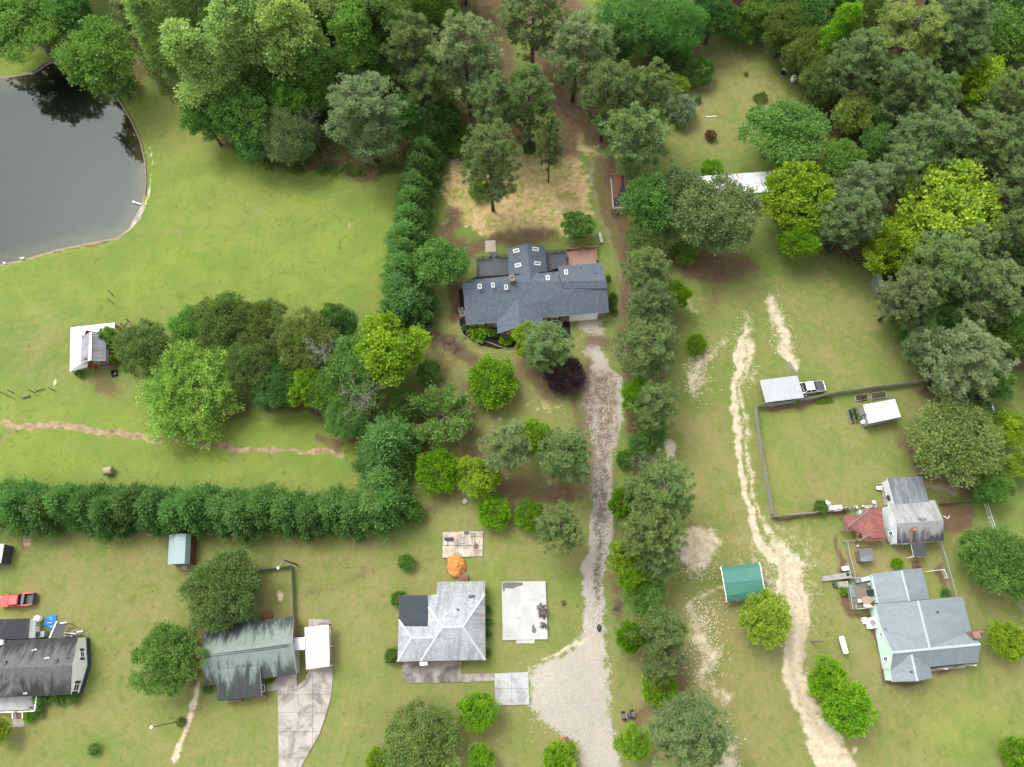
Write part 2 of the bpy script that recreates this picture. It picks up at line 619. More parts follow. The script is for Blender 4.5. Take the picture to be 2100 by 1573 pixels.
# --- pond margin
stroke('lush', [(216, 170, 6), (246, 208, 7), (270, 246, 8), (290, 290, 8), (303, 335, 7), (305, 378, 6), (300, 405, 5)], 4, .95, True)
stroke('soil', [(-40, 556, 2), (50, 534, 2), (110, 517, 2.5), (170, 505, 3), (240, 492, 3), (268, 470, 2)], 3, .9)
stroke('lush', [(-40, 565, 5), (60, 540, 6), (170, 512, 6), (240, 500, 5)], 8, .9)
# --- gravel
GR = [(1212, 655, 24), (1214, 700, 20), (1220, 740, 18)]
stroke('gravel', GR, 12, .75)
stroke('gravel', [(1225, 300, 10), (1215, 350, 8), (1235, 440, 7), (1268, 540, 7), (1272, 640, 7)], 10, .6)
DRV = [(1226, 745, 20), (1236, 790, 38), (1240, 850, 38), (1240, 900, 29), (1236, 960, 22), (1236, 1030, 23), (1229, 1090, 24), (1220, 1150, 20),
       (1219, 1220, 20), (1217, 1300, 20), (1216, 1400, 22), (1222, 1500, 34), (1240, 1620, 40), (1275, 1800, 42), (1300, 2150, 44)]
stroke('gravel', DRV, 9)
APR = [(1200, 1285), (1180, 1335), (1100, 1365), (1086, 1380), (1086, 1450), (1130, 1490), (1185, 1520), (1205, 1570), (1215, 1600), (1275, 1600), (1250, 1480), (1236, 1290)]
area('gravel', APR, 22)
stroke('soil', [(1180, 800, 10), (1190, 880, 12), (1200, 960, 8), (1190, 1020, 8)], 14, .8)
stroke('soil', [(1205, 760, 18), (1208, 860, 16), (1218, 980, 10), (1228, 1080, 10)], 16, .62)
stroke('soil', [(1240, 780, 26), (1245, 900, 22), (1240, 1000, 14), (1230, 1090, 10)], 16, .62)
stroke('soil', [(1225, 330, 14), (1245, 430, 15), (1276, 540, 15), (1282, 640, 15), (1270, 720, 20)], 12, .7)
stroke('soil', [(1205, 745, 10), (1195, 800, 8)], 10, .7)
stroke('soil', [(1600, 1130, 3), (1612, 1220, 4), (1620, 1320, 4), (1640, 1420, 5), (1680, 1510, 4)], 8, .52)
stroke('soil', [(1640, 1180, 3), (1645, 1260, 3), (1650, 1360, 4)], 8, .45)
stroke('soil', [(1268, 850, 4), (1264, 960, 3), (1258, 1100, 6)], 6, .6)
stroke('soil', [(1232, 1080, 6), (1228, 1140, 5), (1222, 1240, 4)], 6, .72)
stroke('straw', [(1190, 850, 6), (1200, 980, 6)], 10, .6)
# --- trodden path through the field
PTH = [(-40, 872, 5), (110, 872, 6), (200, 885, 6), (300, 897, 7), (390, 908, 7), (470, 918, 6), (535, 925, 4)]
stroke('path', PTH, 3)
stroke('path', [(525, 925, 4), (575, 923, 3), (620, 929, 3.5)], 3.5, .95)
stroke('path', [(612, 930, 3), (640, 926, 6), (700, 928, 4)], 3)
stroke('path', [(712, 470, 2), (716, 455, 2)], 2)
blob('path', 55, 1105, 10, 18, .5, .85)
# --- black mulch beds
area('mulch', [(940, 655), (952, 690), (985, 708), (1020, 716), (1060, 712), (1062, 655)], 3, 1, True)
area('mulch', [(1128, 655), (1168, 655), (1172, 690), (1150, 695)], 3, 1, True)
area('mulch', [(940, 590), (948, 590), (956, 650), (945, 650)], 3, 1, True)
# woods outside the frame
MK['soil'] = np.maximum(MK['soil'], np.where(ok & (py < -40), .8, 0)).astype(np.float32)

# --- pond basin
POND = [(-60, 150), (10, 155), (60, 147), (64, 148), (95, 128), (133, 114), (160, 112), (215, 165), (246, 205), (270, 245), (288, 285), (299, 330), (301, 375),
        (298, 400), (290, 425), (268, 468), (240, 490), (170, 503), (110, 516), (50, 534), (-60, 560), (-300, 560), (-300, 150)]
dp = d_poly(POND, px, py)
vz = np.where(ok & (dp < 0), np.maximum(dp / 11 * 0.22, -1.3) - .12, 0.0)
vz += np.where(ok & (dp >= 0) & (dp < 10), -.10 * (1 - dp / 10), 0)
rough = (vnoise(vx, vy, 2.2, 9) - .5) * .05 + (vnoise(vx, vy, 9.0, 10) - .5) * .12
inner = (np.abs(vx) < 127) & (vy > -23) & (vy < 150)
vz = vz + np.where(inner & ok & (dp > 12), rough - .06, 0)

# --- which sheet each face belongs to
def near(pts, add):
    return ok & (d_stroke(pts, px, py) < add)


REG[near(DRV, 3) | (ok & (d_poly(APR, px, py) < 3)) | near(GR, 2)] = 1
REG[near(trk, 2) | near([(1590, 1110, 12), (1620, 1160, 28), (1625, 1240, 32), (1632, 1310, 22), (1630, 1380, 22), (1650, 1440, 22), (1680, 1500, 30), (1730, 1600, 40), (1830, 1800, 44), (2000, 2150, 48)], 2)] = 2
REG[near(PTH, 3)] = 3
REG[ok & (dp < -2)] = 4


def ground_material():
    m, nt, b = new_mat('ground_cover')
    geo = N(nt, 'ShaderNodeNewGeometry')
    pos = geo.outputs['Position']
    A = N(nt, 'ShaderNodeAttribute', attribute_name='cover_a')
    B = N(nt, 'ShaderNodeAttribute', attribute_name='cover_b')
    sa, sb = N(nt, 'ShaderNodeSeparateColor'), N(nt, 'ShaderNodeSeparateColor')
    L(nt, A.outputs['Color'], sa.inputs[0])
    L(nt, B.outputs['Color'], sb.inputs[0])
    soil, sand, grav, dry = sa.outputs[0], sa.outputs[1], sa.outputs[2], A.outputs['Alpha']
    straw, lush, mulch, path = sb.outputs[0], sb.outputs[1], sb.outputs[2], B.outputs['Alpha']
    nb = ramp(nt, noise(nt, pos, 0.03, 5, 0.6), .30, .70)
    nm = ramp(nt, noise(nt, pos, 0.17, 7, 0.66, 0.4), .32, .68)
    nf = ramp(nt, noise(nt, pos, 0.85, 9, 0.74), .33, .67)
    nh = ramp(nt, noise(nt, pos, 3.2, 6, 0.72), .33, .67)
    nt_ = ramp(nt, noise(nt, pos, 8.0, 4, 0.7), .30, .70)
    ng = ramp(nt, noise(nt, pos, 24.0, 3, 0.7), .30, .70)
    # turf
    d = mathn(nt, 'MULTIPLY_ADD', dry, 0.80, -0.12)
    for v, k in ((nb, .40), (nm, .66), (nf, .62), (nh, .40)):
        d = mathn(nt, 'ADD', d, mathn(nt, 'MULTIPLY', mathn(nt, 'SUBTRACT', v, 0.45), k))
    d = mathn(nt, 'ADD', d, 0.12, clamp=True)
    turf = mixc(nt, d, (0.168, 0.262, 0.046), (0.365, 0.308, 0.132))
    l = mathn(nt, 'MULTIPLY', lush, mathn(nt, 'ADD', 0.25, mathn(nt, 'MULTIPLY', nm, 0.65)), clamp=True)
    turf = mixc(nt, l, turf, (0.288, 0.405, 0.042))
    turf = mixc(nt, mathn(nt, 'MULTIPLY', ramp(nt, lush, 0.8, 1.0), 0.9), turf, (0.120, 0.215, 0.038))
    turf = mixc(nt, mathn(nt, 'MULTIPLY', ramp(nt, noise(nt, pos, 0.42, 8, 0.75), 0.54, 0.66), 0.50), turf, (0.115, 0.190, 0.036))
    turf = mixc(nt, mathn(nt, 'MULTIPLY', ramp(nt, noise(nt, pos, 0.10, 9, 0.78, 1.2), 0.57, 0.68), 0.62), turf, (0.38, 0.275, 0.155))
    turf = mixc(nt, mathn(nt, 'MULTIPLY', nh, 0.20), turf, (0.100, 0.145, 0.032))
    turf = mixc(nt, mathn(nt, 'MULTIPLY', nt_, 0.34), turf, (0.070, 0.105, 0.024))
    turf = mixc(nt, mathn(nt, 'MULTIPLY', ng, 0.26), turf, (0.34, 0.34, 0.15))
    brk = mathn(nt, 'ADD', mathn(nt, 'MULTIPLY', nf, 0.62), mathn(nt, 'MULTIPLY', nt_, 0.38))

    def lay(base, mask, k, w, lo, col, top=1.0):
        """cover with a ragged, broken edge"""
        e = mathn(nt, 'ADD', mask, mathn(nt, 'MULTIPLY', mathn(nt, 'SUBTRACT', brk, 0.5), k))
        e = mathn(nt, 'MULTIPLY', ramp(nt, e, lo - w, lo + w), ramp(nt, mask, 0.02, 0.22))
        return mixc(nt, mathn(nt, 'MULTIPLY', e, top), base, col)

    soilc = mixc(nt, nf, (0.082, 0.044, 0.030), (0.195, 0.118, 0.080))
    soilc = mixc(nt, mathn(nt, 'MULTIPLY', ng, 0.40), soilc, (0.27, 0.18, 0.115))
    soilc = mixc(nt, mathn(nt, 'MULTIPLY', ramp(nt, noise(nt, pos, 0.33, 8, 0.75), 0.53, 0.64), 0.65), soilc, (0.105, 0.125, 0.038))
    strawc = mixc(nt, nf, (0.36, 0.25, 0.115), (0.70, 0.54, 0.275))
    strawc = mixc(nt, mathn(nt, 'MULTIPLY', ng, 0.35), strawc, (0.55, 0.44, 0.25))
    strawc = mixc(nt, mathn(nt, 'MULTIPLY', ramp(nt, noise(nt, pos, 0.45, 8, 0.75, .8), 0.50, 0.60), 0.8), strawc, (0.25, 0.33, 0.040))
    sandc = mixc(nt, nf, (0.50, 0.40, 0.27), (0.80, 0.70, 0.54))
    sandc = mixc(nt, mathn(nt, 'MULTIPLY', nt_, 0.25), sandc, (0.48, 0.385, 0.25))
    sandc = mixc(nt, mathn(nt, 'MULTIPLY', ramp(nt, noise(nt, pos, 0.30, 6, 0.7), 0.52, 0.66), 0.5), sandc, (0.62, 0.56, 0.47))
    gravc = mixc(nt, nt_, (0.34, 0.315, 0.28), (0.58, 0.55, 0.51))
    gravc = mixc(nt, mathn(nt, 'MULTIPLY', ng, 0.35), gravc, (0.34, 0.29, 0.245))
    gravc = mixc(nt, mathn(nt, 'MULTIPLY', nm, 0.40), gravc, (0.62, 0.53, 0.42))
    gravc = mixc(nt, mathn(nt, 'MULTIPLY', ramp(nt, noise(nt, pos, 0.9, 8, 0.75), 0.59, 0.68), 0.55), gravc, (0.30, 0.26, 0.13))
    pathc = mixc(nt, nf, (0.25, 0.165, 0.10), (0.50, 0.37, 0.255))
    mulchc = mixc(nt, nt_, (0.016, 0.014, 0.014), (0.045, 0.036, 0.034))
    c = lay(turf, straw, 0.95, 0.14, 0.5, strawc)
    c = lay(c, grav, 0.75, 0.12, 0.5, gravc)
    c = lay(c, sand, 0.52, 0.26, 0.5, sandc)
    c = lay(c, soil, 0.95, 0.36, 0.5, soilc, .94)
    c = lay(c, path, 0.5, 0.14, 0.5, pathc)
    c = lay(c, mulch, 0.25, 0.1, 0.5, mulchc)
    c = mixc(nt, 1.0, c, (KA, KA, KA * .95), 'MULTIPLY')
    L(nt, c, b.inputs['Base Color'])
    b.inputs['Roughness'].default_value = 0.95
    b.inputs['Specular IOR Level'].default_value = 0.1
    bump(nt, b, mathn(nt, 'ADD', mathn(nt, 'MULTIPLY', nt_, 0.7), ng), 0.6, 0.08)
    return m


GMAT = ground_material()
mud, _mt, _mb = new_mat('pond_bed')      # sandy margin; colour darkens with depth to paint in light lost in the water
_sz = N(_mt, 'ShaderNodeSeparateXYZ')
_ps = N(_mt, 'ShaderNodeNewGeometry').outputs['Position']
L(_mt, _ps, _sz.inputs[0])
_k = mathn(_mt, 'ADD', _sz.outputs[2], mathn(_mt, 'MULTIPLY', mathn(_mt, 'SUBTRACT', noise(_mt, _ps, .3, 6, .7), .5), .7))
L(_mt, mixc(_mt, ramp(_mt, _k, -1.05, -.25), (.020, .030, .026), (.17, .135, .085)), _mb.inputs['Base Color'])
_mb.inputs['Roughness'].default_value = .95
idx = np.arange(nx * ny).reshape(ny, nx)
F4 = np.stack([idx[:-1, :-1], idx[:-1, 1:], idx[1:, 1:], idx[1:, :-1]], -1).reshape(-1, 4)
freg = np.max(REG[F4], axis=1)
VALL = np.stack([vx, vy, vz], -1)
CA = np.stack([MK['soil'], MK['sand'], MK['gravel'], MK['dry']], -1)
CB = np.stack([MK['straw'], MK['lush'], MK['mulch'], MK['path']], -1)


def np_mesh(name, verts, faces, mat):
    me = bpy.data.meshes.new(name)
    n, k = faces.shape
    me.vertices.add(len(verts))
    me.vertices.foreach_set('co', np.ascontiguousarray(verts, np.float32).ravel())
    me.loops.add(n * k)
    me.loops.foreach_set('vertex_index', np.ascontiguousarray(faces, np.int32).ravel())
    me.polygons.add(n)
    me.polygons.foreach_set('loop_start', np.arange(0, n * k, k, dtype=np.int32))
    me.update(calc_edges=True)
    if mat:
        me.materials.append(mat)
    return me


for r, nm in enumerate(('ground', 'gravel_drive', 'sandy_track', 'trodden_path', 'pond_bed')):
    fs = F4[freg == r]
    used, inv = np.unique(fs.ravel(), return_inverse=True)
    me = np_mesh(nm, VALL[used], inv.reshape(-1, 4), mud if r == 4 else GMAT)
    for an, arr in (('cover_a', CA), ('cover_b', CB)):
        at = me.attributes.new(an, 'FLOAT_COLOR', 'POINT')
        at.data.foreach_set('color', np.ascontiguousarray(arr[used], np.float32).ravel())
    me.polygons.foreach_set('use_smooth', np.ones(len(fs), bool))
    o = bpy.data.objects.new(nm, me)
    COL.objects.link(o)
    tag(o, kind='structure')

# --- water
wm, wt, wb = new_mat('pond_water')
fr = N(wt, 'ShaderNodeFresnel')
fr.inputs['IOR'].default_value = 1.31
gl = N(wt, 'ShaderNodeBsdfGlossy')
gl.inputs['Roughness'].default_value = 0.015
gl.inputs['Color'].default_value = (.86, .95, .93, 1)
tp_ = N(wt, 'ShaderNodeBsdfTransparent')
tp_.inputs['Color'].default_value = (.42, .46, .38, 1)
mw_ = N(wt, 'ShaderNodeMixShader')
L(wt, fr.outputs[0], mw_.inputs[0])
L(wt, tp_.outputs[0], mw_.inputs[1])
L(wt, gl.outputs[0], mw_.inputs[2])
L(wt, mw_.outputs[0], wt.nodes['Material Output'].inputs['Surface'])
tcw = N(wt, 'ShaderNodeTexCoord')
bump(wt, gl, noise(wt, tcw.outputs['Object'], 0.5, 2), 0.004, 0.05)
mb = MB()
ring = [P(x, y, -.2) for x, y in [(-400, 100), (140, 95), (330, 280), (330, 420), (270, 500), (120, 530), (-400, 600)]]
mb.poly([(p.x, p.y, -.2) for p in ring][::-1])
pond = mb.build('pond', wm)
tag(pond, kind='structure')
# ================================================================== trees
def leaf_mat():
    m, nt, b = new_mat('foliage')
    oi = N(nt, 'ShaderNodeObjectInfo')
    at = N(nt, 'ShaderNodeAttribute', attribute_name='tone')
    tone = at.outputs['Fac']
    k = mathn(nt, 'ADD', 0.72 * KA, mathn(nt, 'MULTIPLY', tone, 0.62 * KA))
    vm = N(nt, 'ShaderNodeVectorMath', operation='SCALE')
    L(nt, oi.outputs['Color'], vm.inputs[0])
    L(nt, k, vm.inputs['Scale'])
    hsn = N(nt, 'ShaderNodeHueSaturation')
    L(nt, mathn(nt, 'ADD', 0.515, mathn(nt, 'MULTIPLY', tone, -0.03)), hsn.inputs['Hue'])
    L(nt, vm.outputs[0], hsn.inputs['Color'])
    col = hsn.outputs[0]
    L(nt, col, b.inputs['Base Color'])
    b.inputs['Roughness'].default_value = 0.55
    b.inputs['Specular IOR Level'].default_value = 0.14
    tr = N(nt, 'ShaderNodeBsdfTranslucent')
    L(nt, mixc(nt, 0.5, col, (0.9, 1.0, 0.25), 'MULTIPLY'), tr.inputs['Color'])
    mx = N(nt, 'ShaderNodeMixShader')
    mx.inputs[0].default_value = 0.42
    L(nt, b.outputs[0], mx.inputs[1])
    L(nt, tr.outputs[0], mx.inputs[2])
    L(nt, mx.outputs[0], nt.nodes['Material Output'].inputs['Surface'])
    return m


LEAF = leaf_mat()
BARK = plain('bark', (0.16, 0.125, 0.10), 0.95, col2=(0.07, 0.055, 0.045), scale=2.5, bmp=.5)
BARKG = plain('grey_bark', (0.30, 0.28, 0.25), 0.95, col2=(0.17, 0.15, 0.13), scale=2.5, bmp=.4)


def unit(v):
    return v / np.maximum(np.linalg.norm(v, axis=-1, keepdims=True), 1e-9)


def rand_dirs(n, r, zmin=-1.0):
    z = r.uniform(zmin, 1, n)
    t = r.uniform(0, 2 * np.pi, n)
    s = np.sqrt(1 - z * z)
    return np.stack([s * np.cos(t), s * np.sin(t), z], -1)


def leaves(pts, axis, length, width, tone, r):
    """one folded rhombus per leaf or leaf spray"""
    n = len(pts)
    a = unit(axis)
    b = unit(np.cross(a, r.normal(size=(n, 3))))
    ln = (length * r.uniform(.7, 1.3, n))[:, None]
    wd = (width * r.uniform(.7, 1.3, n))[:, None]
    v = np.empty((n, 4, 3))
    v[:, 0] = pts - a * ln * .5
    v[:, 1] = pts + b * wd * .5 + a * ln * .08
    v[:, 2] = pts + a * ln * .5
    v[:, 3] = pts - b * wd * .5 + a * ln * .08
    return v, tone


class Crown:
    def __init__(self, seed):
        self.r = np.random.default_rng(seed)
        self.V, self.T = [], []

    def add(self, pts, axis, length, width, tone):
        v, t = leaves(pts, axis, length, width, tone, self.r)
        self.V.append(v)
        self.T.append(t)

    def clumps(self, C, dirs, rad, n, length, width, tone, up=.5, flat=.7):
        """n leaves about every clump centre"""
        r = self.r
        m = len(C)
        off = r.normal(size=(m, n, 3)) * np.array([1, 1, flat])
        off *= (np.asarray(rad).reshape(-1, 1, 1) * .5)
        pts = (C[:, None] + off).reshape(-1, 3)
        ax = unit(off) * .6 + dirs[:, None] * .7 + r.normal(size=(m, n, 3)) * .6
        ax[..., 2] += up
        tn = np.repeat(tone, n) + r.normal(size=m * n) * .16
        self.add(pts, ax.reshape(-1, 3), length, width, np.clip(tn, 0, 1))

    def mesh(self, name):
        V = np.concatenate(self.V)
        T = np.concatenate(self.T)
        n = len(V)
        me = np_mesh(name, V.reshape(-1, 3), np.arange(n * 4).reshape(n, 4), LEAF)
        at = me.attributes.new('tone', 'FLOAT', 'POINT')
        at.data.foreach_set('value', np.repeat(T, 4).astype(np.float32))
        return me


def limb(mb, p0, p1, r0, r1, r, sag=.12, n=6, k=4):
    p0, p1 = np.array(p0, float), np.array(p1, float)
    ln = np.linalg.norm(p1 - p0)
    pts, rs = [], []
    for i in range(k + 1):
        t = i / k
        q = p0 + (p1 - p0) * t + np.array([0, 0, math.sin(t * math.pi) * ln * sag]) + (r.normal(size=3) * ln * .035 if 0 < i < k else 0)
        pts.append(q)
        rs.append(r0 + (r1 - r0) * t)
    mb.path(pts, rs, n)
    return pts


def t_broad(seed, R=5.0, H=12.0, cb=.28, nl=16, ns=30, nn=17, leaf=(.50, .32), lobe=(.30, .46), squash=1.0, top=.75, spread=1.0, droop=.0, gap=.0, bright=.5):
    c = Crown(seed)
    r = c.r
    zc = H * (cb + 1) / 2
    hz = H * (1 - cb) / 2
    d = rand_dirs(nl, r, -.55)
    # spread the lobes apart
    for _ in range(30):
        diff = d[:, None] - d[None]
        dist = np.linalg.norm(diff, axis=-1) + np.eye(nl) * 9
        d = unit(d + (diff / dist[..., None] ** 3).sum(1) * .02)
        d[:, 2] = np.maximum(d[:, 2], -.5)
    rr = r.uniform(.52, .80, nl)
    rr[r.random(nl) < .2] *= .5
    rl = R * r.uniform(*lobe, nl)
    C = np.stack([d[:, 0] * R * rr * spread, d[:, 1] * R * rr * spread, zc + d[:, 2] * hz * rr * top], -1)
    lt = bright + r.normal(size=nl) * .13
    mb = MB()
    ft = np.array([0, 0, H * cb * .9])
    mb.path([(0, 0, -.3), (r.normal() * .1, r.normal() * .1, H * cb * .5), ft, (0, 0, zc), (0, 0, zc + hz * .5)],
            [R * .075 + .06, R * .06 + .05, R * .05 + .04, R * .028, .03], 8)
    for i in range(nl):
        if r.random() < gap:
            continue
        ds = rand_dirs(ns, r, -.75)
        ds = unit(ds + d[i] * .35)
        pos = C[i] + ds * np.array([1, 1, .8 * squash]) * rl[i] * r.uniform(.62, 1.05, (ns, 1))
        pos[:, 2] -= droop * np.linalg.norm(pos[:, :2], axis=1) / R
        c.clumps(pos, ds, np.full(ns, rl[i] * .36), nn, leaf[0], leaf[1], lt[i] + r.normal(size=ns) * .12, up=.25 - droop * .3)
        z0 = r.uniform(.55, 1.0)
        limb(mb, (0, 0, ft[2] * z0 + (zc - ft[2]) * r.uniform(0, .5)), C[i] + d[i] * rl[i] * .5, R * .026 + .02, .02, r)
    return c, mb


def t_poplar(seed, R=4.2, H=24.0, cb=.22, nl=30, ns=30, nn=24):
    c = Crown(seed)
    r = c.r
    mb = MB()
    mb.path([(0, 0, -.3), (.1, 0, H * .3), (0, .1, H * .6), (0, 0, H * .93)], [.34, .27, .17, .04], 8)
    for i in range(nl):
        t = (i + .5) / nl
        z = H * (cb + (1 - cb) * t) - 1.0
        rad = R * (math.sin(math.pi * min(1, .17 + t * .72)) ** .6) * (1.0 - .22 * t)
        a = i * 2.4 + r.normal() * .5
        q = r.uniform(.35, .85)
        C = np.array([math.cos(a) * rad * q, math.sin(a) * rad * q, z + r.normal() * .4])
        rl = rad * r.uniform(.40, .62) + .3
        ds = unit(rand_dirs(ns, r, -.6) + np.array([math.cos(a), math.sin(a), .3]) * .35)
        pos = C + ds * np.array([1, 1, 1.15]) * rl * r.uniform(.6, 1.05, (ns, 1))
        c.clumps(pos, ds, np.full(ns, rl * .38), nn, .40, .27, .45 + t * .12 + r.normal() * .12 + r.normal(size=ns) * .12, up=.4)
        limb(mb, (0, 0, max(1, z - rl * 1.2)), C, .07, .02, r)
    return c, mb


def t_pine(seed, R=4.6, H=19.0, cb=.38, nb=58, nt_=9, nn=30, low=3):
    c = Crown(seed)
    r = c.r
    mb = MB()
    lean = r.normal(size=2) * .35
    mb.path([(0, 0, -.3), (lean[0] * .4, lean[1] * .4, H * .35), (lean[0], lean[1], H * .7), (lean[0] * .7, lean[1] * .7, H * .98)], [.30, .24, .17, .04], 8)
    for i in range(nb):
        t = (i + .5) / nb
        if i < low:
            t = r.uniform(-.3, .0)
        z = H * (cb + (1 - cb) * max(t, -.3) * .96)
        prof = math.sqrt(max(.0, 1 - ((t - .30) / .74) ** 2)) if t > .3 else .78 + .22 * max(0, t) / .3
        rad = R * prof * r.uniform(.66, 1.08) * (.75 if i < low else 1)
        a = i * 2.39996 + r.normal() * .35
        rise = rad * r.uniform(.05, .40) * (.4 + t)
        p0 = np.array([lean[0] * .8, lean[1] * .8, z])
        p1 = p0 + np.array([math.cos(a) * rad, math.sin(a) * rad, rise])
        pts = limb(mb, p0, p1, .07 * (1.15 - .6 * max(t, 0)), .015, r, sag=-.04, n=5, k=3)
        k = nt_ if i >= low else 5
        s = r.uniform(.34, 1.02, k)
        side = np.array([-math.sin(a), math.cos(a), 0])
        C = p0 + (p1 - p0) * s[:, None] + side * (r.normal(size=(k, 1)) * rad * .24 * s[:, None]) + np.array([0, 0, 1]) * r.normal(size=(k, 1)) * .30
        ds = unit(np.stack([np.full(k, math.cos(a)), np.full(k, math.sin(a)), np.full(k, .8)], -1))
        d = rand_dirs(k * nn, r, -.35).reshape(k, nn, 3)
        d = unit(d + ds[:, None] * .4)
        L_ = .62
        pos = (C[:, None] + d * L_ * .52).reshape(-1, 3)
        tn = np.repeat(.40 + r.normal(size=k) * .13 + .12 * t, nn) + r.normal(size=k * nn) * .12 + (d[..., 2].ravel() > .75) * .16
        c.add(pos, d.reshape(-1, 3), L_, .115, np.clip(tn, 0, 1))
    return c, mb


def t_cypress(seed, R=2.3, H=9.0, n=380, nn=32):
    c = Crown(seed)
    r = c.r
    mb = MB()
    mb.path([(0, 0, -.2), (0, 0, H * .5), (0, 0, H * .96)], [.2, .13, .03], 7)
    t = r.random(n) ** 1.25
    z = H * (.03 + .95 * t)
    lump = 1 + .16 * np.sin(r.uniform(0, 6) + t * 17)
    rad = R * np.clip(1.06 - t ** 1.7, .05, 1) * lump * (.55 + .45 * np.clip(t / .12, 0, 1))
    a = r.uniform(0, 2 * np.pi, n)
    a2 = np.round(a / (2 * np.pi) * 9) / 9 * 2 * np.pi
    a = a * .5 + a2 * .5
    q = r.uniform(.62, 1.05, n)
    C = np.stack([np.cos(a) * rad * q, np.sin(a) * rad * q, z], -1)
    ds = unit(np.stack([np.cos(a), np.sin(a), np.full(n, .75)], -1))
    off = np.abs(r.normal(size=(n, nn, 1))) * .34 * ds[:, None] + r.normal(size=(n, nn, 3)) * .20
    ax = ds[:, None] + unit(off) * .55 + r.normal(size=(n, nn, 3)) * .22
    tone = np.repeat(.42 + r.normal(size=n) * .16, nn) + r.normal(size=n * nn) * .12
    c.add((C[:, None] + off).reshape(-1, 3), ax.reshape(-1, 3), .31, .135, np.clip(tone, 0, 1))
    for i in range(10):
        k = r.integers(n)
        limb(mb, (0, 0, z[k]), C[k], .03, .01, r)
    return c, mb


def t_dome(seed, R=3.0, H=4.5, n=420, nn=24, leaf=(.30, .18), base=.12, bumps=.13, inner=.2, bright=.5, cr=.13):
    """dense rounded crown close to the ground"""
    c = Crown(seed)
    r = c.r
    mb = MB()
    mb.path([(0, 0, -.2), (0, 0, H * .4), (0, 0, H * .7)], [R * .05 + .03, R * .035 + .02, .02], 7)
    d = rand_dirs(n, r, -.62)
    ph = r.uniform(0, 6, 6)
    lump = 1 + bumps * (np.sin(d[:, 0] * 5 + ph[0]) * np.sin(d[:, 1] * 5 + ph[1]) + np.sin(d[:, 2] * 6 + ph[2]) * np.sin(d[:, 0] * 8 + ph[3]) * .8
                        + r.normal(size=n) * .5)
    q = np.where(r.random(n) < inner, r.uniform(.6, .9, n), r.uniform(.9, 1.04, n)) * lump
    zc, hz = H * (1 + base) / 2, H * (1 - base) / 2
    C = np.stack([d[:, 0] * R * q, d[:, 1] * R * q, zc + d[:, 2] * hz * q], -1)
    C[:, 2] = np.maximum(C[:, 2], .1)
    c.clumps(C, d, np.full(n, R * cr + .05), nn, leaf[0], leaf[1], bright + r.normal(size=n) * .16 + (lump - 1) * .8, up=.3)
    for k in r.choice(n, 14, replace=False):
        limb(mb, (0, 0, H * r.uniform(.1, .45)), C[k] * .92, .05, .012, r)
    return c, mb


def t_vase(seed, R=5.0, H=9.0, nb=26, nn=16, ns=20):
    """limbs fan out from a short trunk and stay visible between the leaves"""
    c = Crown(seed)
    r = c.r
    mb = MB()
    mb.path([(0, 0, -.2), (0, 0, H * .28)], [.26, .2], 8)
    for i in range(nb):
        a = i * 2.39996 + r.normal() * .2
        e = r.uniform(.25, 1.25)
        ln = R / max(.5, math.cos(e)) * r.uniform(.75, 1.0)
        ln = min(ln, H * .85)
        d = np.array([math.cos(a) * math.cos(e), math.sin(a) * math.cos(e), math.sin(e)])
        p0 = np.array([0, 0, H * r.uniform(.15, .32)])
        pts = limb(mb, p0, p0 + d * ln, .075, .012, r, sag=.05)
        s = r.uniform(.42, 1.0, ns)
        C = p0 + d * ln * s[:, None] + r.normal(size=(ns, 3)) * .36
        c.clumps(C, np.repeat(d[None], ns, 0), np.full(ns, .55), nn, .36, .24, .5 + r.normal() * .1 + r.normal(size=ns) * .12, up=.4)
        for k in range(3):
            q = np.array(pts[2 + k % 2])
            limb(mb, q, q + (d + r.normal(size=3) * .55) * ln * .3, .025, .008, r, n=4, k=2)
    return c, mb


def t_bare(seed, R=4.5, H=11.0, nb=14, leafy=120):
    """mostly dead limbs with a few tufts of green"""
    c = Crown(seed)
    r = c.r
    mb = MB()
    mb.path([(0, 0, -.2), (.1, 0, H * .5), (0, 0, H * .75)], [.24, .17, .06], 7)
    tips = []
    for i in range(nb):
        a = i * 2.4 + r.normal() * .3
        e = r.uniform(.15, 1.2)
        d = np.array([math.cos(a) * math.cos(e), math.sin(a) * math.cos(e), math.sin(e)])
        p0 = np.array([0, 0, H * r.uniform(.3, .7)])
        ln = R * r.uniform(.7, 1.1)
        pts = limb(mb, p0, p0 + d * ln, .085, .022, r, n=5)
        for k in range(7):
            q = np.array(pts[1 + k % 4])
            d2 = unit(d + r.normal(size=3) * .65)
            e2 = q + d2 * ln * r.uniform(.25, .5)
            p2 = limb(mb, q, e2, .038, .012, r, n=4, k=3)
            tips.append(e2)
            for _ in range(3):
                limb(mb, p2[1 + _ % 2], p2[1] + unit(d2 + r.normal(size=3) * .8) * ln * .2, .018, .007, r, n=3, k=2)
    T = np.array(tips)
    C = T[r.integers(len(T), size=leafy)] + r.normal(size=(leafy, 3)) * .5
    c.clumps(C, unit(C - np.array([0, 0, H * .6])), np.full(leafy, .6), 12, .34, .2, .45 + r.normal(size=leafy) * .15)
    return c, mb


PROTO = {}
REFS = {}


def make_proto(kind, i, fn, R, H, bark=None, **kw):
    c, mb = fn(1000 + hash_kind(kind) * 37 + i, R=R, H=H, **kw)
    me = c.mesh('crown')
    PROTO.setdefault(kind, []).append((me, mb, bark or BARK))
    REFS[kind] = (R, H)


KINDS = ['broad', 'big', 'poplar', 'pine', 'cypress', 'dome', 'magnolia', 'shrub', 'vase', 'bare', 'willow', 'oak', 'maple']


def hash_kind(k):
    return KINDS.index(k)


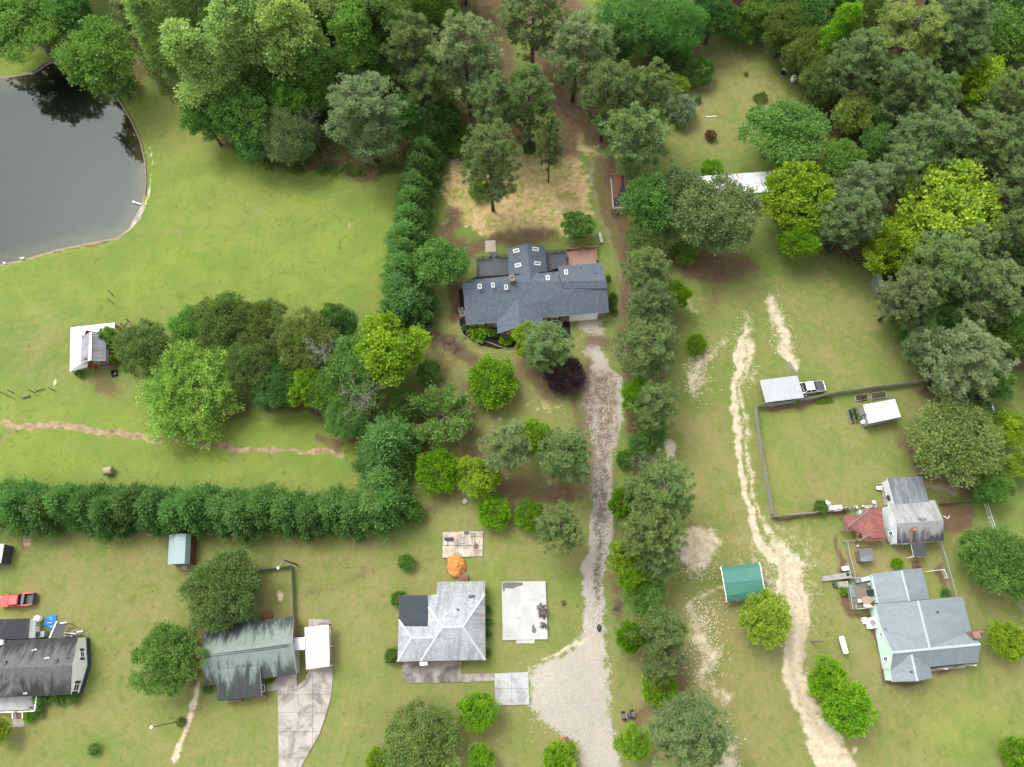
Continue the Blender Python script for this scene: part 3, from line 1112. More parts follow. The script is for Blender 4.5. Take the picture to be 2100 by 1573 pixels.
SPEC = [
    ('broad', 4, t_broad, 5.0, 12.0, dict(nl=18, ns=30, nn=27, leaf=(.37, .23))),
    ('big', 3, t_broad, 7.5, 15.0, dict(nl=32, ns=32, nn=25, leaf=(.40, .25), lobe=(.22, .33))),
    ('oak', 3, t_broad, 6.5, 11.5, dict(nl=34, ns=36, nn=23, leaf=(.32, .20), lobe=(.22, .32), cb=.12, top=.82)),
    ('maple', 3, t_broad, 5.0, 11.0, dict(nl=24, ns=26, nn=25, leaf=(.36, .26), lobe=(.20, .36), cb=.2, bright=.55)),
    ('willow', 2, t_broad, 7.0, 13.0, dict(nl=30, ns=44, nn=22, leaf=(.58, .11), lobe=(.24, .36), droop=.8, cb=.12)),
    ('poplar', 4, t_poplar, 4.2, 24.0, {}),
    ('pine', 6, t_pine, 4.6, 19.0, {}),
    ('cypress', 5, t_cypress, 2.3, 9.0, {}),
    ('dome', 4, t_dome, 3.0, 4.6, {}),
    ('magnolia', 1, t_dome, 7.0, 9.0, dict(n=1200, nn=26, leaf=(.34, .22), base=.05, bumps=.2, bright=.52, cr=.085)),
    ('shrub', 4, t_dome, 1.2, 1.6, dict(n=130, nn=14, leaf=(.22, .14), base=.0, bumps=.16)),
    ('vase', 2, t_vase, 5.0, 8.0, {}),
    ('bare', 2, t_bare, 4.5, 11.0, {}),
]
for kind, n, fn, R, H, kw in SPEC:
    for i in range(n):
        k2 = dict(kw)
        make_proto(kind, i, fn, R, H, BARKG if kind in ('bare', 'vase') else BARK, **k2)
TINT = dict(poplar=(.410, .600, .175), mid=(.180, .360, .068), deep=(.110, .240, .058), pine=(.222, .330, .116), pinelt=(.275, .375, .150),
            pineyel=(.310, .395, .095), lime=(.335, .505, .050), limed=(.265, .450, .028), vivid=(.220, .445, .022), magnolia=(.270, .490, .085),
            cypress=(.150, .305, .072), olive=(.205, .300, .072), oak=(.165, .270, .070), purple=(.095, .054, .070), silver=(.36, .45, .30),
            grey=(.232, .330, .135), willow=(.265, .385, .110), rich=(.170, .370, .085), yellow=(.58, .50, .03), brown=(.24, .16, .09))
NAMES = dict(broad='broadleaf_tree', big='broadleaf_tree', oak='oak_tree', maple='broadleaf_tree', willow='broadleaf_tree', poplar='broadleaf_tree', pine='pine_tree',
             cypress='cypress_tree', dome='round_tree', magnolia='magnolia_tree', shrub='shrub', vase='spreading_tree', bare='dying_tree')
CATS = dict(pine='pine tree', cypress='cypress', shrub='shrub', magnolia='magnolia')
MIDZ = dict(broad=.62, big=.62, oak=.55, maple=.58, willow=.55, poplar=.58, pine=.74, cypress=.45, dome=.52, magnolia=.5, shrub=.45, vase=.55, bare=.6)
TR = np.random.default_rng(42)
NUSED = {}
TREE_AT = []


def tree(kind, x, y, rpx, h, tint, label, group=None):
    """(x, y) is the middle of the crown as surveyed, rpx its half width, h its height in metres"""
    protos = PROTO[kind]
    if kind == 'pine':
        rpx *= 1.18 if (y < 450 and 880 < x < 1400) else (1.06 if x > 1500 or y < 400 else .97)
    if kind == 'cypress':
        rpx *= float(TR.uniform(1.0, 1.22))
        h *= float(TR.uniform(.86, 1.1))
    i = NUSED.get(kind, 0)
    NUSED[kind] = i + 1
    me, mb, bark = protos[i % len(protos)]
    R, H = REFS[kind]
    zc = h * MIDZ[kind]
    p = P(x, y, zc)
    rad = rpx * depth_at(x, y, zc) / FPX
    nm = NAMES[kind]
    cat = CATS.get(kind, 'tree')
    if kind == 'dome' and h < 2.6:
        nm, cat = 'shrub', 'shrub'
    root = thing(nm, label, cat, (p.x, p.y, 0), group)
    root.rotation_euler = (0, 0, float(TR.uniform(0, 6.28)))
    s = rad / R
    root.scale = (s, s * float(TR.uniform(.93, 1.07)), h / H)
    cr = bpy.data.objects.new('crown', me)
    COL.objects.link(cr)
    cr.parent = root
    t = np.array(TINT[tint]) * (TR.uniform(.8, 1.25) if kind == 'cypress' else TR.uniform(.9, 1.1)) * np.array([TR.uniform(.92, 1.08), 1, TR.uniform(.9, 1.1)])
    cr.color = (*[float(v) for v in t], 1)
    key = id(me)
    if key not in ORG:
        to = mb.build('trunk', bark, None, smooth=True)
        ORG[key] = to.data
        to.parent = root
    else:
        to = bpy.data.objects.new('trunk', ORG[key])
        COL.objects.link(to)
        to.parent = root
    TREE_AT.append((p.x, p.y, rad))
    return root


T_ = tree
# ---- by the pond and the top left corner
T_('big', 50, 45, 95, 14, 'mid', 'broad green tree in the top left corner overhanging the lawn')
T_('broad', 138, 22, 48, 13, 'rich', 'darker green tree just right of the broad tree in the top left corner')
T_('broad', 205, 118, 74, 17, 'mid', 'tall green tree leaning over the top right bank of the pond')
T_('shrub', 248, 175, 28, 4, 'rich', 'low leafy clump at the foot of the tree on the pond bank')
T_('pine', 262, 25, 34, 14, 'pine', 'grey green pine between the pond tree and the light green wood')
GW = 'tall light green trees of the wood left of the house'
T_('poplar', 330, 70, 44, 25, 'poplar', 'tall light green tree on the left end of the wood', GW)
T_('poplar', 420, 155, 58, 26, 'poplar', 'tall light green tree standing furthest out on the wood edge above the field', GW)
T_('poplar', 385, 20, 50, 26, 'poplar', 'light green treetop at the top edge left of the wood middle', GW)
T_('poplar', 505, 75, 62, 27, 'poplar', 'big pale green treetop third from the left in the wood', GW)
T_('poplar', 600, 95, 62, 27, 'poplar', 'big pale green treetop left of the dark gap in the wood', GW)
T_('poplar', 470, 5, 50, 27, 'poplar', 'pale treetop cut by the top edge above the left wood', GW)
T_('poplar', 575, -10, 55, 27, 'poplar', 'pale treetop cut by the top edge left of the dark gap', GW)
T_('poplar', 720, 10, 52, 27, 'poplar', 'pale green treetop at the top edge right of the dark gap', GW)
T_('poplar', 805, 15, 48, 26, 'poplar', 'pale green treetop at the top edge left of the twin trunks', GW)
T_('poplar', 735, 100, 52, 22, 'mid', 'medium green tree behind the big grey green pine of the wood', GW)
T_('broad', 490, 235, 66, 15, 'mid', 'medium green bushy tree below the pale treetops on the wood edge')
T_('broad', 600, 200, 50, 14, 'mid', 'bright leafy tree in the middle of the left wood')
T_('broad', 420, 245, 44, 12, 'mid', 'leafy tree at the foot of the outermost pale tree')
T_('willow', 590, 272, 62, 13, 'grey', 'dull grey green tree with bare twigs at the lower wood edge')
T_('broad', 520, 285, 46, 10, 'rich', 'small green tree at the lower edge of the left wood')
T_('bare', 640, 265, 30, 10, 'grey', 'tree with dead grey branches left of the big pine')
T_('pine', 738, 222, 84, 20, 'pinelt', 'largest grey green pine at the front of the left wood')
T_('pine', 850, 95, 58, 21, 'pine', 'dull grey green pine between the pale trees and the brown clearing')
T_('pine', 950, 105, 68, 22, 'pinelt', 'big grey green pine at the right end of the left wood')
T_('pine', 872, 185, 42, 17, 'pine', 'slim grey green pine below the two wide pines of the left wood')
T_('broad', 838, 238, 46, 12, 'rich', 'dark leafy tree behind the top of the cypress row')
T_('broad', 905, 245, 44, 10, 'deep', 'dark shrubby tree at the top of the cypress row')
T_('dome', 945, 290, 30, 4, 'mid', 'round green bush beside the straw lawn at its left end')
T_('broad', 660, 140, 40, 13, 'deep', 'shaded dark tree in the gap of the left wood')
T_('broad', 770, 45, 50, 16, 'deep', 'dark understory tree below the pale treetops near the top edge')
T_('broad', 890, 20, 46, 17, 'mid', 'green tree at the top edge beside the brown clearing')
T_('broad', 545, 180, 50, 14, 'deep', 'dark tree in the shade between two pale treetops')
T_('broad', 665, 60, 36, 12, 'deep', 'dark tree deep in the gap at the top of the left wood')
T_('poplar', 655, 150, 40, 20, 'mid', 'slender green tree right beside the dark gap', GW)
# ---- top centre
T_('pine', 1090, 25, 66, 19, 'pine', 'grey green pine at the top edge over the brown clearing')
T_('dome', 1140, 60, 18, 3.5, 'mid', 'green bush under the pine at the top of the brown clearing')
T_('pine', 1182, 92, 60, 19.5, 'pinelt', 'pine with a bare trunk in the middle of the brown clearing')
T_('pine', 1246, 180, 52, 19, 'pine', 'pine above the upper end of the drive')
T_('pine', 1330, 190, 50, 19, 'pine', 'pine touching the silvery shrub beside the upper lawn')
T_('pine', 1303, 278, 64, 18, 'pine', 'wide pine over the netted pen')
T_('pine', 1085, 198, 50, 19, 'pine', 'pine at the upper edge of the straw lawn')
T_('pine', 1008, 210, 46, 18, 'pine', 'pine standing behind the tallest pine of the straw lawn')
T_('pine', 1127, 278, 27, 18, 'pine', 'thin young pine with a long bare trunk on the straw lawn')
T_('pine', 1000, 318, 60, 22, 'pine', 'tallest pine on the left of the straw lawn')
T_('dome', 1086, 303, 13, 2.2, 'deep', 'dark green shrub at the foot of the pine above the straw lawn')
T_('dome', 984, 392, 20, 2.4, 'vivid', 'bright green low shrub beside the tallest pine of the straw lawn')
T_('willow', 1285, 45, 74, 16, 'rich', 'wide rich green tree at the top edge left of the upper lawn')
T_('willow', 1385, 50, 66, 16, 'rich', 'rich green tree at the top edge above the upper lawn')
T_('broad', 1255, 95, 40, 11, 'deep', 'dark leafy tree between the clearing pine and the rich green trees')
T_('dome', 1378, 108, 34, 7, 'deep', 'dark conical bush under the rich green tree')
T_('broad', 1465, 28, 48, 12, 'deep', 'dark tree at the top edge beside the brown shed wall')
T_('dome', 1432, 148, 28, 4.5, 'mid', 'round green bush alone on the upper lawn')
T_('dome', 1386, 178, 22, 4, 'lime', 'yellow green bush left of the lamp post on the upper lawn')
T_('dome', 1396, 224, 29, 4.5, 'silver', 'silvery grey shrub left of the upper lawn')
T_('shrub', 1560, 200, 12, 1.2, 'olive', 'small dull shrub on the right side of the upper lawn')
T_('shrub', 1457, 278, 11, 1.6, 'brown', 'brown twiggy shrub in the middle of the upper lawn')
T_('shrub', 1530, 152, 4, .5, 'mid', 'tiny weed tuft on the upper lawn')
T_('dome', 1525, 55, 36, 6, 'mid', 'leafy bush beside the brown shed at the top edge')
T_('dome', 1460, 350, 22, 3, 'vivid', 'leafy bush behind the rusty metal roof')
T_('shrub', 1432, 205, 6, .8, 'rich', 'small clump of weeds at the foot of the wooden post')
# ---- cypress row beside the house, from its top end down
ROWV = [(885, 285, 27), (872, 322, 29), (862, 355, 30), (853, 388, 31), (846, 420, 31), (842, 455, 31), (836, 492, 32), (832, 528, 33), (828, 562, 36), (826, 598, 40), (838, 630, 42)]
ORD = ['first', 'second', 'third', 'fourth', 'fifth', 'sixth', 'seventh', 'eighth', 'ninth', 'tenth', 'eleventh', 'twelfth', 'thirteenth', 'fourteenth', 'fifteenth', 'sixteenth',
       'seventeenth', 'eighteenth', 'nineteenth', 'twentieth']
for i, (x, y, r) in enumerate(ROWV):
    T_('cypress', x, y, r, 8.5 + .35 * (i % 3), 'cypress', 'dark green cypress, %s from the top of the row left of the house' % ORD[i], 'cypresses in the row left of the house')
T_('broad', 905, 538, 58, 11, 'mid', 'soft green tree between the cypress row and the house')
# ---- cypress hedge across the left half
XS = [8, 52, 98, 142, 186, 230, 276, 322, 366, 410, 455, 500, 548, 592, 640, 686, 728]
for i, x in enumerate(XS):
    y = 1038 + 7 * (i % 3 - 1) + i * .9
    T_('cypress', x, y, 37 + 2 * (i % 2), 8.0 + .4 * ((i * 7) % 4 - 1), 'cypress', 'dark green cypress, %s from the left in the long hedge' % ORD[i], 'cypresses in the long hedge')
for i, (x, y, r) in enumerate([(795, 905, 44), (782, 948, 44), (786, 990, 44), (772, 1040, 46), (800, 1035, 40)]):
    T_('cypress', x, y, r, 8.5, 'cypress', ['cypress at the top of the hedge corner below the leaning grey tree', 'second cypress down the hedge corner', 'third cypress down the hedge corner',
                                             'cypress on the corner where both hedges meet', 'outermost cypress of the hedge corner toward the yard'][i])
T_('shrub', 562, 1052, 22, 5, 'yellow', 'yellowing sprig growing out of the long hedge')
T_('shrub', 766, 1036, 16, 8.2, 'yellow', 'yellow orange sprig on the hedge corner')
# ---- grove left of the front yard
T_('oak', 300, 715, 66, 9, 'oak', 'dark dull oak at the left end of the grove beside the barn')
T_('broad', 392, 668, 42, 8, 'mid', 'lighter green tree behind the bright magnolia')
T_('oak', 462, 655, 66, 10, 'oak', 'dull olive oak at the top of the grove')
T_('oak', 540, 660, 52, 9, 'olive', 'olive tree in the upper middle of the grove')
T_('oak', 515, 745, 62, 10, 'oak', 'dark oak right of the bright magnolia')
T_('magnolia', 393, 802, 90, 8, 'magnolia', 'bright glossy green magnolia at the lower left of the grove')
T_('oak', 572, 796, 56, 8, 'deep', 'dark green oak at the lower edge of the grove')
T_('oak', 632, 700, 76, 11, 'olive', 'olive green tree in the middle of the grove')
T_('maple', 630, 792, 48, 9, 'limed', 'brighter green tree at the lower middle of the grove')
T_('oak', 690, 662, 46, 8, 'deep', 'small dark tree between the grove and the cypress row')
T_('oak', 672, 800, 54, 8, 'mid', 'green tree between the brighter tree and the half dead tree of the grove')
T_('bare', 668, 735, 34, 11, 'silver', 'grey lichen covered dead tree in the grove')
T_('maple', 800, 720, 80, 13, 'limed', 'large yellow green tree at the right end of the grove')
T_('broad', 735, 748, 60, 11, 'mid', 'thin leaved tree left of the large yellow green tree')
T_('bare', 745, 818, 58, 12, 'olive', 'big half dead tree with white branches at the lower right of the grove')
T_('oak', 712, 850, 54, 7, 'rich', 'dark low tree at the lower right corner of the grove')
T_('dome', 880, 764, 24, 3.5, 'mid', 'round bush right of the large yellow green tree')
T_('dome', 832, 830, 30, 4.5, 'mid', 'bush below the large yellow green tree')
# ---- front yard of the main house
T_('vase', 908, 848, 68, 8, 'mid', 'open tree with radiating branches left of the front yard')
T_('dome', 1010, 786, 48, 5.5, 'vivid', 'dense bright green round tree in the front yard')
T_('pine', 1118, 708, 58, 11, 'pine', 'soft pine in front of the main house')
T_('maple', 1085, 695, 40, 7, 'limed', 'bright leafy tree at the corner of the main house front')
T_('dome', 1158, 770, 38, 3.2, 'purple', 'dark purple leaved shrub beside the gravel drive')
T_('maple', 1184, 462, 36, 6, 'mid', 'small green tree behind the main house next to the brick patio')
T_('dome', 850, 900, 19, 2.8, 'mid', 'green shrub beside the hedge corner, upper of two')
T_('dome', 852, 936, 14, 2.3, 'mid', 'green shrub beside the hedge corner, lower of two')
T_('dome', 899, 967, 41, 5, 'vivid', 'bright green round tree left of the yellow green one')
T_('maple', 985, 975, 50, 6.5, 'limed', 'yellow green spreading tree in the lower front yard')
T_('pine', 1042, 915, 56, 14, 'pinelt', 'grey green pine above the yellow green tree')
T_('maple', 1095, 895, 42, 7, 'vivid', 'bright green tree between two pines of the front yard')
T_('pine', 1160, 935, 62, 14, 'pine', 'pine beside the leaf littered part of the drive')
T_('dome', 1014, 1051, 32, 4, 'vivid', 'small bright green tree above the junk covered slab')
T_('dome', 1087, 1057, 27, 3.8, 'vivid', 'small round green tree left of the lowest yard pine')
T_('pine', 1152, 1080, 52, 13, 'pine', 'lowest pine of the front yard beside the drive')
T_('dome', 851, 1054, 19, 2.6, 'mid', 'round shrub right of the hedge corner')
T_('dome', 833, 1153, 16, 2.0, 'mid', 'clipped round dark green shrub on the open lawn')
# ---- tree belt right of the drive, from its upper end down
T_('broad', 1330, 415, 58, 13, 'rich', 'green tree below the netted pen')
T_('oak', 1333, 487, 52, 8, 'olive', 'olive yellow bush tree below the pen')
T_('big', 1470, 438, 90, 16, 'grey', 'wide grey green tree in front of the rusty roof')
T_('broad', 1400, 395, 50, 13, 'pinelt', 'grey green tree left of the wide tree by the rusty roof')
T_('dome', 1405, 520, 22, 3, 'mid', 'green shrub at the foot of a pale trunk')
T_('pine', 1334, 555, 54, 14, 'pine', 'pine right of the main house, upper of two')
T_('pine', 1342, 622, 52, 15, 'pine', 'pine right of the main house, lower of two')
T_('broad', 1388, 605, 30, 8, 'vivid', 'bright green small tree beside the two pines right of the house')
T_('pine', 1330, 715, 74, 15, 'pine', 'wide pine above the sandy bend right of the drive')
T_('broad', 1304, 810, 32, 9, 'vivid', 'bright green tree left of the pine below the sandy bend')
T_('pine', 1350, 825, 52, 13, 'pine', 'pine over the bright green tree right of the drive')
T_('dome', 1340, 885, 24, 4, 'mid', 'green bush below the pines right of the drive')
T_('dome', 1312, 912, 22, 3.6, 'rich', 'dark green bush beside the leaf littered drive')
T_('dome', 1282, 942, 17, 2.6, 'mid', 'small bush on the right edge of the drive')
T_('bare', 1325, 960, 36, 11, 'grey', 'grey twiggy tree above the large pines')
T_('pine', 1352, 1000, 72, 16, 'pine', 'large pine above the sand pile')
T_('pine', 1345, 1085, 72, 16, 'pine', 'large pine left of the sand pile')
T_('dome', 1278, 1034, 26, 9, 'vivid', 'bright green bush at the left of the large pine')
T_('maple', 1284, 1148, 40, 9, 'lime', 'yellow green tree on the right edge of the drive')
T_('maple', 1298, 1194, 33, 8, 'vivid', 'green tree just below the yellow green tree by the drive')
T_('pine', 1356, 1146, 42, 12, 'pine', 'pine below left of the sand pile')
T_('broad', 1328, 1225, 44, 7, 'mid', 'leafy tree left of the green metal carport')
T_('pine', 1356, 1292, 50, 13, 'pine', 'pine on the belt below the green carport')
T_('dome', 1293, 1306, 27, 8, 'vivid', 'bright green bush right of the dark smear on the drive')
T_('pine', 1358, 1362, 40, 11, 'pine', 'slender pine left of the tyre')
T_('dome', 1352, 1412, 32, 4.5, 'limed', 'yellow green bush above the lowest large pine')
T_('pine', 1418, 1500, 84, 14, 'pine', 'large pine at the bottom edge right of the drive')
T_('maple', 1300, 1522, 38, 6, 'limed', 'yellow green tree below the quad bike')
T_('dome', 1428, 706, 18, 3, 'limed', 'small bright tree alone on the lawn above the sandy bend')
# ---- trees about the right hand houses
T_('maple', 1570, 1270, 56, 7.5, 'lime', 'bright yellow tree below the green carport')
T_('maple', 1698, 1392, 46, 7, 'vivid', 'upper half of the bright green pair beside the track')
T_('maple', 1738, 1450, 58, 7.5, 'vivid', 'lower half of the bright green pair beside the track')
T_('oak', 1957, 898, 98, 11, 'willow', 'very large feathery willow like tree right of the white roofed shed')
T_('oak', 2040, 1148, 76, 9, 'mid', 'large green tree right of the grey shingled cottage')
T_('oak', 2085, 1180, 50, 9, 'mid', 'green tree at the right edge behind the large green tree')
T_('maple', 2066, 1312, 42, 6, 'limed', 'yellow green round tree right of the brick chimney')
T_('dome', 2086, 1545, 30, 4, 'vivid', 'bright bush in the bottom right corner')
T_('maple', 2070, 880, 40, 7, 'limed', 'yellow green tree right of the feathery tree')
T_('maple', 2092, 955, 34, 6, 'lime', 'bright yellow green tree on the right edge')
T_('oak', 2035, 1000, 42, 7, 'mid', 'green tree below the feathery tree along the fence')
T_('dome', 2005, 850, 26, 4, 'rich', 'bush below the black trampoline')
T_('shrub', 1630, 816, 9, 1.4, 'vivid', 'bright shrub inside the fence below the metal carport')
T_('dome', 1840, 1155, 11, 1.5, 'vivid', 'bright shrub at the lower left corner of the grey cottage')
T_('dome', 1683, 1040, 13, 2.0, 'mid', 'dark green shrub beside the white tub')
T_('shrub', 1730, 1212, 8, 1.0, 'vivid', 'bright small shrub under the deck steps')
T_('shrub', 1940, 1218, 9, 1.2, 'rich', 'dark shrub at the corner of the blue grey house')
# ---- trees about the lower left houses
T_('oak', 455, 1207, 86, 9, 'oak', 'large dark oak behind the green roofed house')
T_('big', 342, 1350, 76, 8, 'mid', 'wide green tree left of the green roofed house')
T_('maple', 980, 1460, 43, 6, 'vivid', 'bright green tree below the concrete walk')
T_('oak', 870, 1520, 84, 8, 'olive', 'wide olive grey tree at the bottom edge')
T_('maple', 985, 1556, 32, 5, 'vivid', 'bright tree at the bottom edge right of the olive tree')
T_('dome', 775, 1560, 22, 3, 'limed', 'small bright bush at the bottom edge left of the olive tree')
T_('maple', 1150, 1560, 42, 5, 'vivid', 'bright green tree at the bottom edge left of the drive')
T_('maple', -4, 1500, 26, 4.5, 'lime', 'yellow green tree cut by the left edge')
T_('dome', 818, 1228, 15, 2.2, 'mid', 'round shrub beside the dark flat roof')
T_('dome', 805, 1345, 15, 2.2, 'mid', 'round shrub at the lower left corner of the grey hip roof')
for i, (x, y, r) in enumerate([(1000, 1250, 8), (1002, 1275, 7), (1000, 1300, 7), (999, 1340, 7)]):
    T_('shrub', x, y, r, 1.1, 'rich', '%s shrub down the right wall of the grey hip roofed house' % ORD[i], 'shrubs along the hip roofed house')
T_('shrub', 371, 1480, 9, .9, 'olive', 'low clump at the base of the street lamp')
T_('shrub', 193, 1537, 11, 1.2, 'mid', 'low shrub on the lawn near the bottom left')
T_('shrub', 86, 1430, 16, 1.6, 'rich', 'dark foundation shrub at the corner of the black roofed porch')
T_('shrub', 122, 1428, 14, 1.4, 'mid', 'middle foundation shrub below the black roof')
T_('shrub', 150, 1430, 11, 1.4, 'mid', 'right hand foundation shrub below the white gable')
T_('shrub', 62, 1466, 12, 1.3, 'vivid', 'bright shrub beside the white porch railing')
T_('shrub', 80, 1460, 10, 1.2, 'mid', 'green shrub at the right of the white porch railing')
T_('shrub', 556, 1396, 6, .9, 'lime', 'round lime green shrub at the door of the green roofed house')
T_('shrub', 425, 1413, 9, .8, 'mid', 'low shrub at the left front of the green roofed house')
# ---- beds of the main house
T_('shrub', 982, 682, 18, 1.8, 'vivid', 'large bright clipped shrub in the black mulch bed')
T_('shrub', 1012, 684, 8, 1.4, 'rich', 'dark shrub in the mulch bed right of the large bright one')
T_('shrub', 1038, 696, 12, 1.5, 'vivid', 'round green shrub at the right end of the mulch bed')
T_('shrub', 953, 673, 6, 1.0, 'mid', 'smallest shrub at the left end of the mulch bed')
T_('shrub', 1254, 622, 8, 1.3, 'mid', 'long low shrub along the right wall of the main house')
T_('shrub', 1257, 608, 7, 1.3, 'olive', 'upper low shrub along the right wall of the main house')
T_('shrub', 1258, 636, 7, 1.3, 'olive', 'lower low shrub along the right wall of the main house')
T_('shrub', 1247, 570, 5, 1.1, 'mid', 'small shrub by the upper right corner of the main house')
T_('maple', 222, 690, 20, 5, 'mid', 'leafy sapling growing against the barn roof')
T_('maple', 240, 700, 16, 4, 'mid', 'second sapling between the barn and the dark oak')
T_('shrub', 237, 738, 8, 2.5, 'limed', 'light green sapling below the barn side')
T_('shrub', 163, 766, 8, 1.2, 'mid', 'weeds at the lower corner of the white barn roof')
# ---- the wood on the right
GR_ = 'trees of the wood on the right'
for t in [
    ('big', 1610, 268, 88, 12, 'rich', 'wide rich green tree at the lower right of the upper lawn'),
    ('maple', 1638, 402, 86, 13, 'limed', 'yellow green wide tree right of the rusty metal roof'),
    ('broad', 1700, 460, 40, 11, 'mid', 'green tree below the yellow green one by the rusty roof'),
    ('broad', 1640, 490, 42, 9, 'vivid', 'green low tree at the top edge of the sandy lawn'),
    ('oak', 1610, 62, 56, 12, 'olive', 'olive tree at the top right of the upper lawn'),
    ('oak', 1655, 110, 52, 12, 'olive', 'olive tree right of the white junk by the upper lawn'),
    ('oak', 1690, 165, 52, 12, 'olive', 'olive green tree below the narrow bright one'),
    ('poplar', 1718, 75, 30, 18, 'vivid', 'narrow bright light green tree in the top right wood'),
    ('oak', 1775, 45, 42, 14, 'olive', 'olive treetop right of the narrow bright tree'),
    ('pine', 1855, 75, 84, 20, 'pineyel', 'biggest yellowish pine of the top right wood'),
    ('pine', 1960, 45, 68, 20, 'pine', 'grey pine right of the biggest yellowish pine'),
    ('broad', 2050, 80, 66, 15, 'mid', 'broad green tree near the top right corner'),
    ('broad', 2090, 12, 52, 15, 'deep', 'dark tree in the top right corner'),
    ('broad', 2005, 10, 46, 15, 'deep', 'dark tree at the top edge left of the corner'),
    ('pine', 1765, 118, 54, 18, 'grey', 'bluish grey pine with a leaning trunk in the top right wood'),
    ('pine', 1845, 165, 56, 18, 'pine', 'pine just below the biggest yellowish pine'),
    ('pine', 1905, 205, 54, 17, 'pine', 'pine left of the glowing yellow tree'),
    ('maple', 2002, 172, 52, 15, 'lime', 'glowing yellow green tree among dark pines near the top right'),
    ('oak', 1940, 148, 40, 13, 'olive', 'olive tree above the glowing yellow tree'),
    ('maple', 1750, 235, 44, 12, 'pineyel', 'yellowish open tree right of the wide rich green tree'),
    ('broad', 1810, 235, 40, 11, 'mid', 'green tree right of the yellowish open tree'),
    ('pine', 1910, 285, 74, 18, 'pine', 'wide pine in the middle of the right wood'),
    ('pine', 2005, 285, 66, 18, 'pine', 'wide pine right of the middle of the wood'),
    ('pine', 2078, 195, 52, 18, 'pine', 'pine on the right edge beside the glowing yellow tree'),
    ('pine', 2082, 290, 48, 18, 'pine', 'pine on the right edge below the pair of wide pines'),
    ('broad', 1725, 335, 46, 11, 'mid', 'green tree above the dark pines of the right wood'),
    ('pine', 1850, 345, 50, 16, 'pine', 'pine above left of the huge bright tree'),
    ('pine', 1775, 385, 52, 16, 'grey', 'dull pine left of the huge bright tree, upper'),
    ('pine', 1755, 440, 58, 16, 'grey', 'dull pine left of the huge bright tree, lower'),
    ('maple', 1945, 428, 116, 17, 'lime', 'huge bright yellow green tree of the right wood'),
    ('maple', 1828, 505, 64, 12, 'limed', 'bright green lower arm of the huge yellow green tree'),
    ('pine', 2078, 395, 54, 17, 'pine', 'pine on the right edge beside the huge bright tree'),
    ('pine', 2088, 480, 50, 17, 'pine', 'pine on the right edge below the huge bright tree'),
    ('pine', 1935, 550, 76, 17, 'pine', 'wide pine below the huge bright tree'),
    ('pine', 2035, 585, 72, 17, 'pine', 'wide pine at the right below the huge bright tree'),
    ('pine', 1862, 600, 54, 14, 'grey', 'grey pine on the wood edge above the sandy lawn'),
    ('broad', 2088, 560, 40, 13, 'deep', 'dark tree on the right edge between the pines'),
    ('broad', 1885, 650, 44, 10, 'rich', 'dark green tree on the wood edge right of the sandy lawn'),
    ('broad', 1960, 640, 48, 11, 'deep', 'deep green tree below the two wide pines'),
    ('oak', 1902, 712, 50, 11, 'pinelt', 'pale dusty green tree on the lower wood edge'),
    ('pine', 1990, 735, 78, 16, 'grey', 'large dull pine at the lower end of the right wood'),
    ('broad', 2075, 680, 46, 11, 'mid', 'green tree on the right edge at the lower end of the wood'),
    ('maple', 2055, 782, 22, 5, 'yellow', 'small yellow leaved tree above the black trampoline'),
    ('broad', 1960, 795, 40, 8, 'deep', 'dark tree above the feathery tree behind the fence'),
    ('broad', 2040, 790, 36, 8, 'rich', 'green tree left of the small yellow leaved tree'),
    ('dome', 1865, 690, 20, 4, 'mid', 'bush on the right edge of the sandy lawn, lower'),
    ('dome', 1845, 640, 20, 4, 'mid', 'bush on the right edge of the sandy lawn, upper'),
    ('broad', 1700, 100, 40, 11, 'mid', 'green tree beside the narrow bright tree'),
    ('broad', 1570, 20, 46, 11, 'mid', 'green tree at the top edge right of the brown shed'),
    ('broad', 1660, 20, 46, 13, 'rich', 'rich green tree at the top edge above the olive trees'),
    ('broad', 1740, 10, 40, 13, 'deep', 'dark tree at the top edge above the narrow bright tree'),
    ('pine', 1985, 110, 46, 17, 'pine', 'pine between the grey pine and the glowing yellow tree'),
    ('broad', 1800, 300, 40, 10, 'rich', 'dark green tree in the gap left of the middle pines'),
    ('pine', 2060, 340, 46, 17, 'pine', 'pine above right of the huge bright tree'),
    ('broad', 1900, 470, 46, 10, 'rich', 'dark leafy tree under the huge bright tree'),
    ('pine', 1990, 510, 46, 15, 'pine', 'pine in the shade below the huge bright tree'),
]:
    T_(*t)
# woods that stand just outside the picture
for k in range(46):
    x = -260 + k * 58
    for row in range(1):
        yy = -95 - row * 95 + TR.uniform(-15, 15)
        if 1000 < x < 1200 and row == 0:
            continue
        kd = 'pine' if TR.random() < .45 else 'broad'
        T_(kd, x + TR.uniform(-15, 15), yy, TR.uniform(44, 58), TR.uniform(15, 21), 'pine' if kd == 'pine' else ['mid', 'deep', 'rich'][k % 3],
           'tree of the wood beyond the top edge of the view', 'wood beyond the top edge')

for k in range(11):
    kd = 'pine' if k % 3 else 'broad'
    T_(kd, 2168 + (k % 2) * 46, 30 + k * 66, TR.uniform(46, 60), TR.uniform(14, 18), 'pine' if kd == 'pine' else 'mid', 'tree of the wood beyond the right edge of the view', 'wood beyond the right edge')

# ---- low growth on the woodland floor
r = np.random.default_rng(5)
UG = Crown(77)


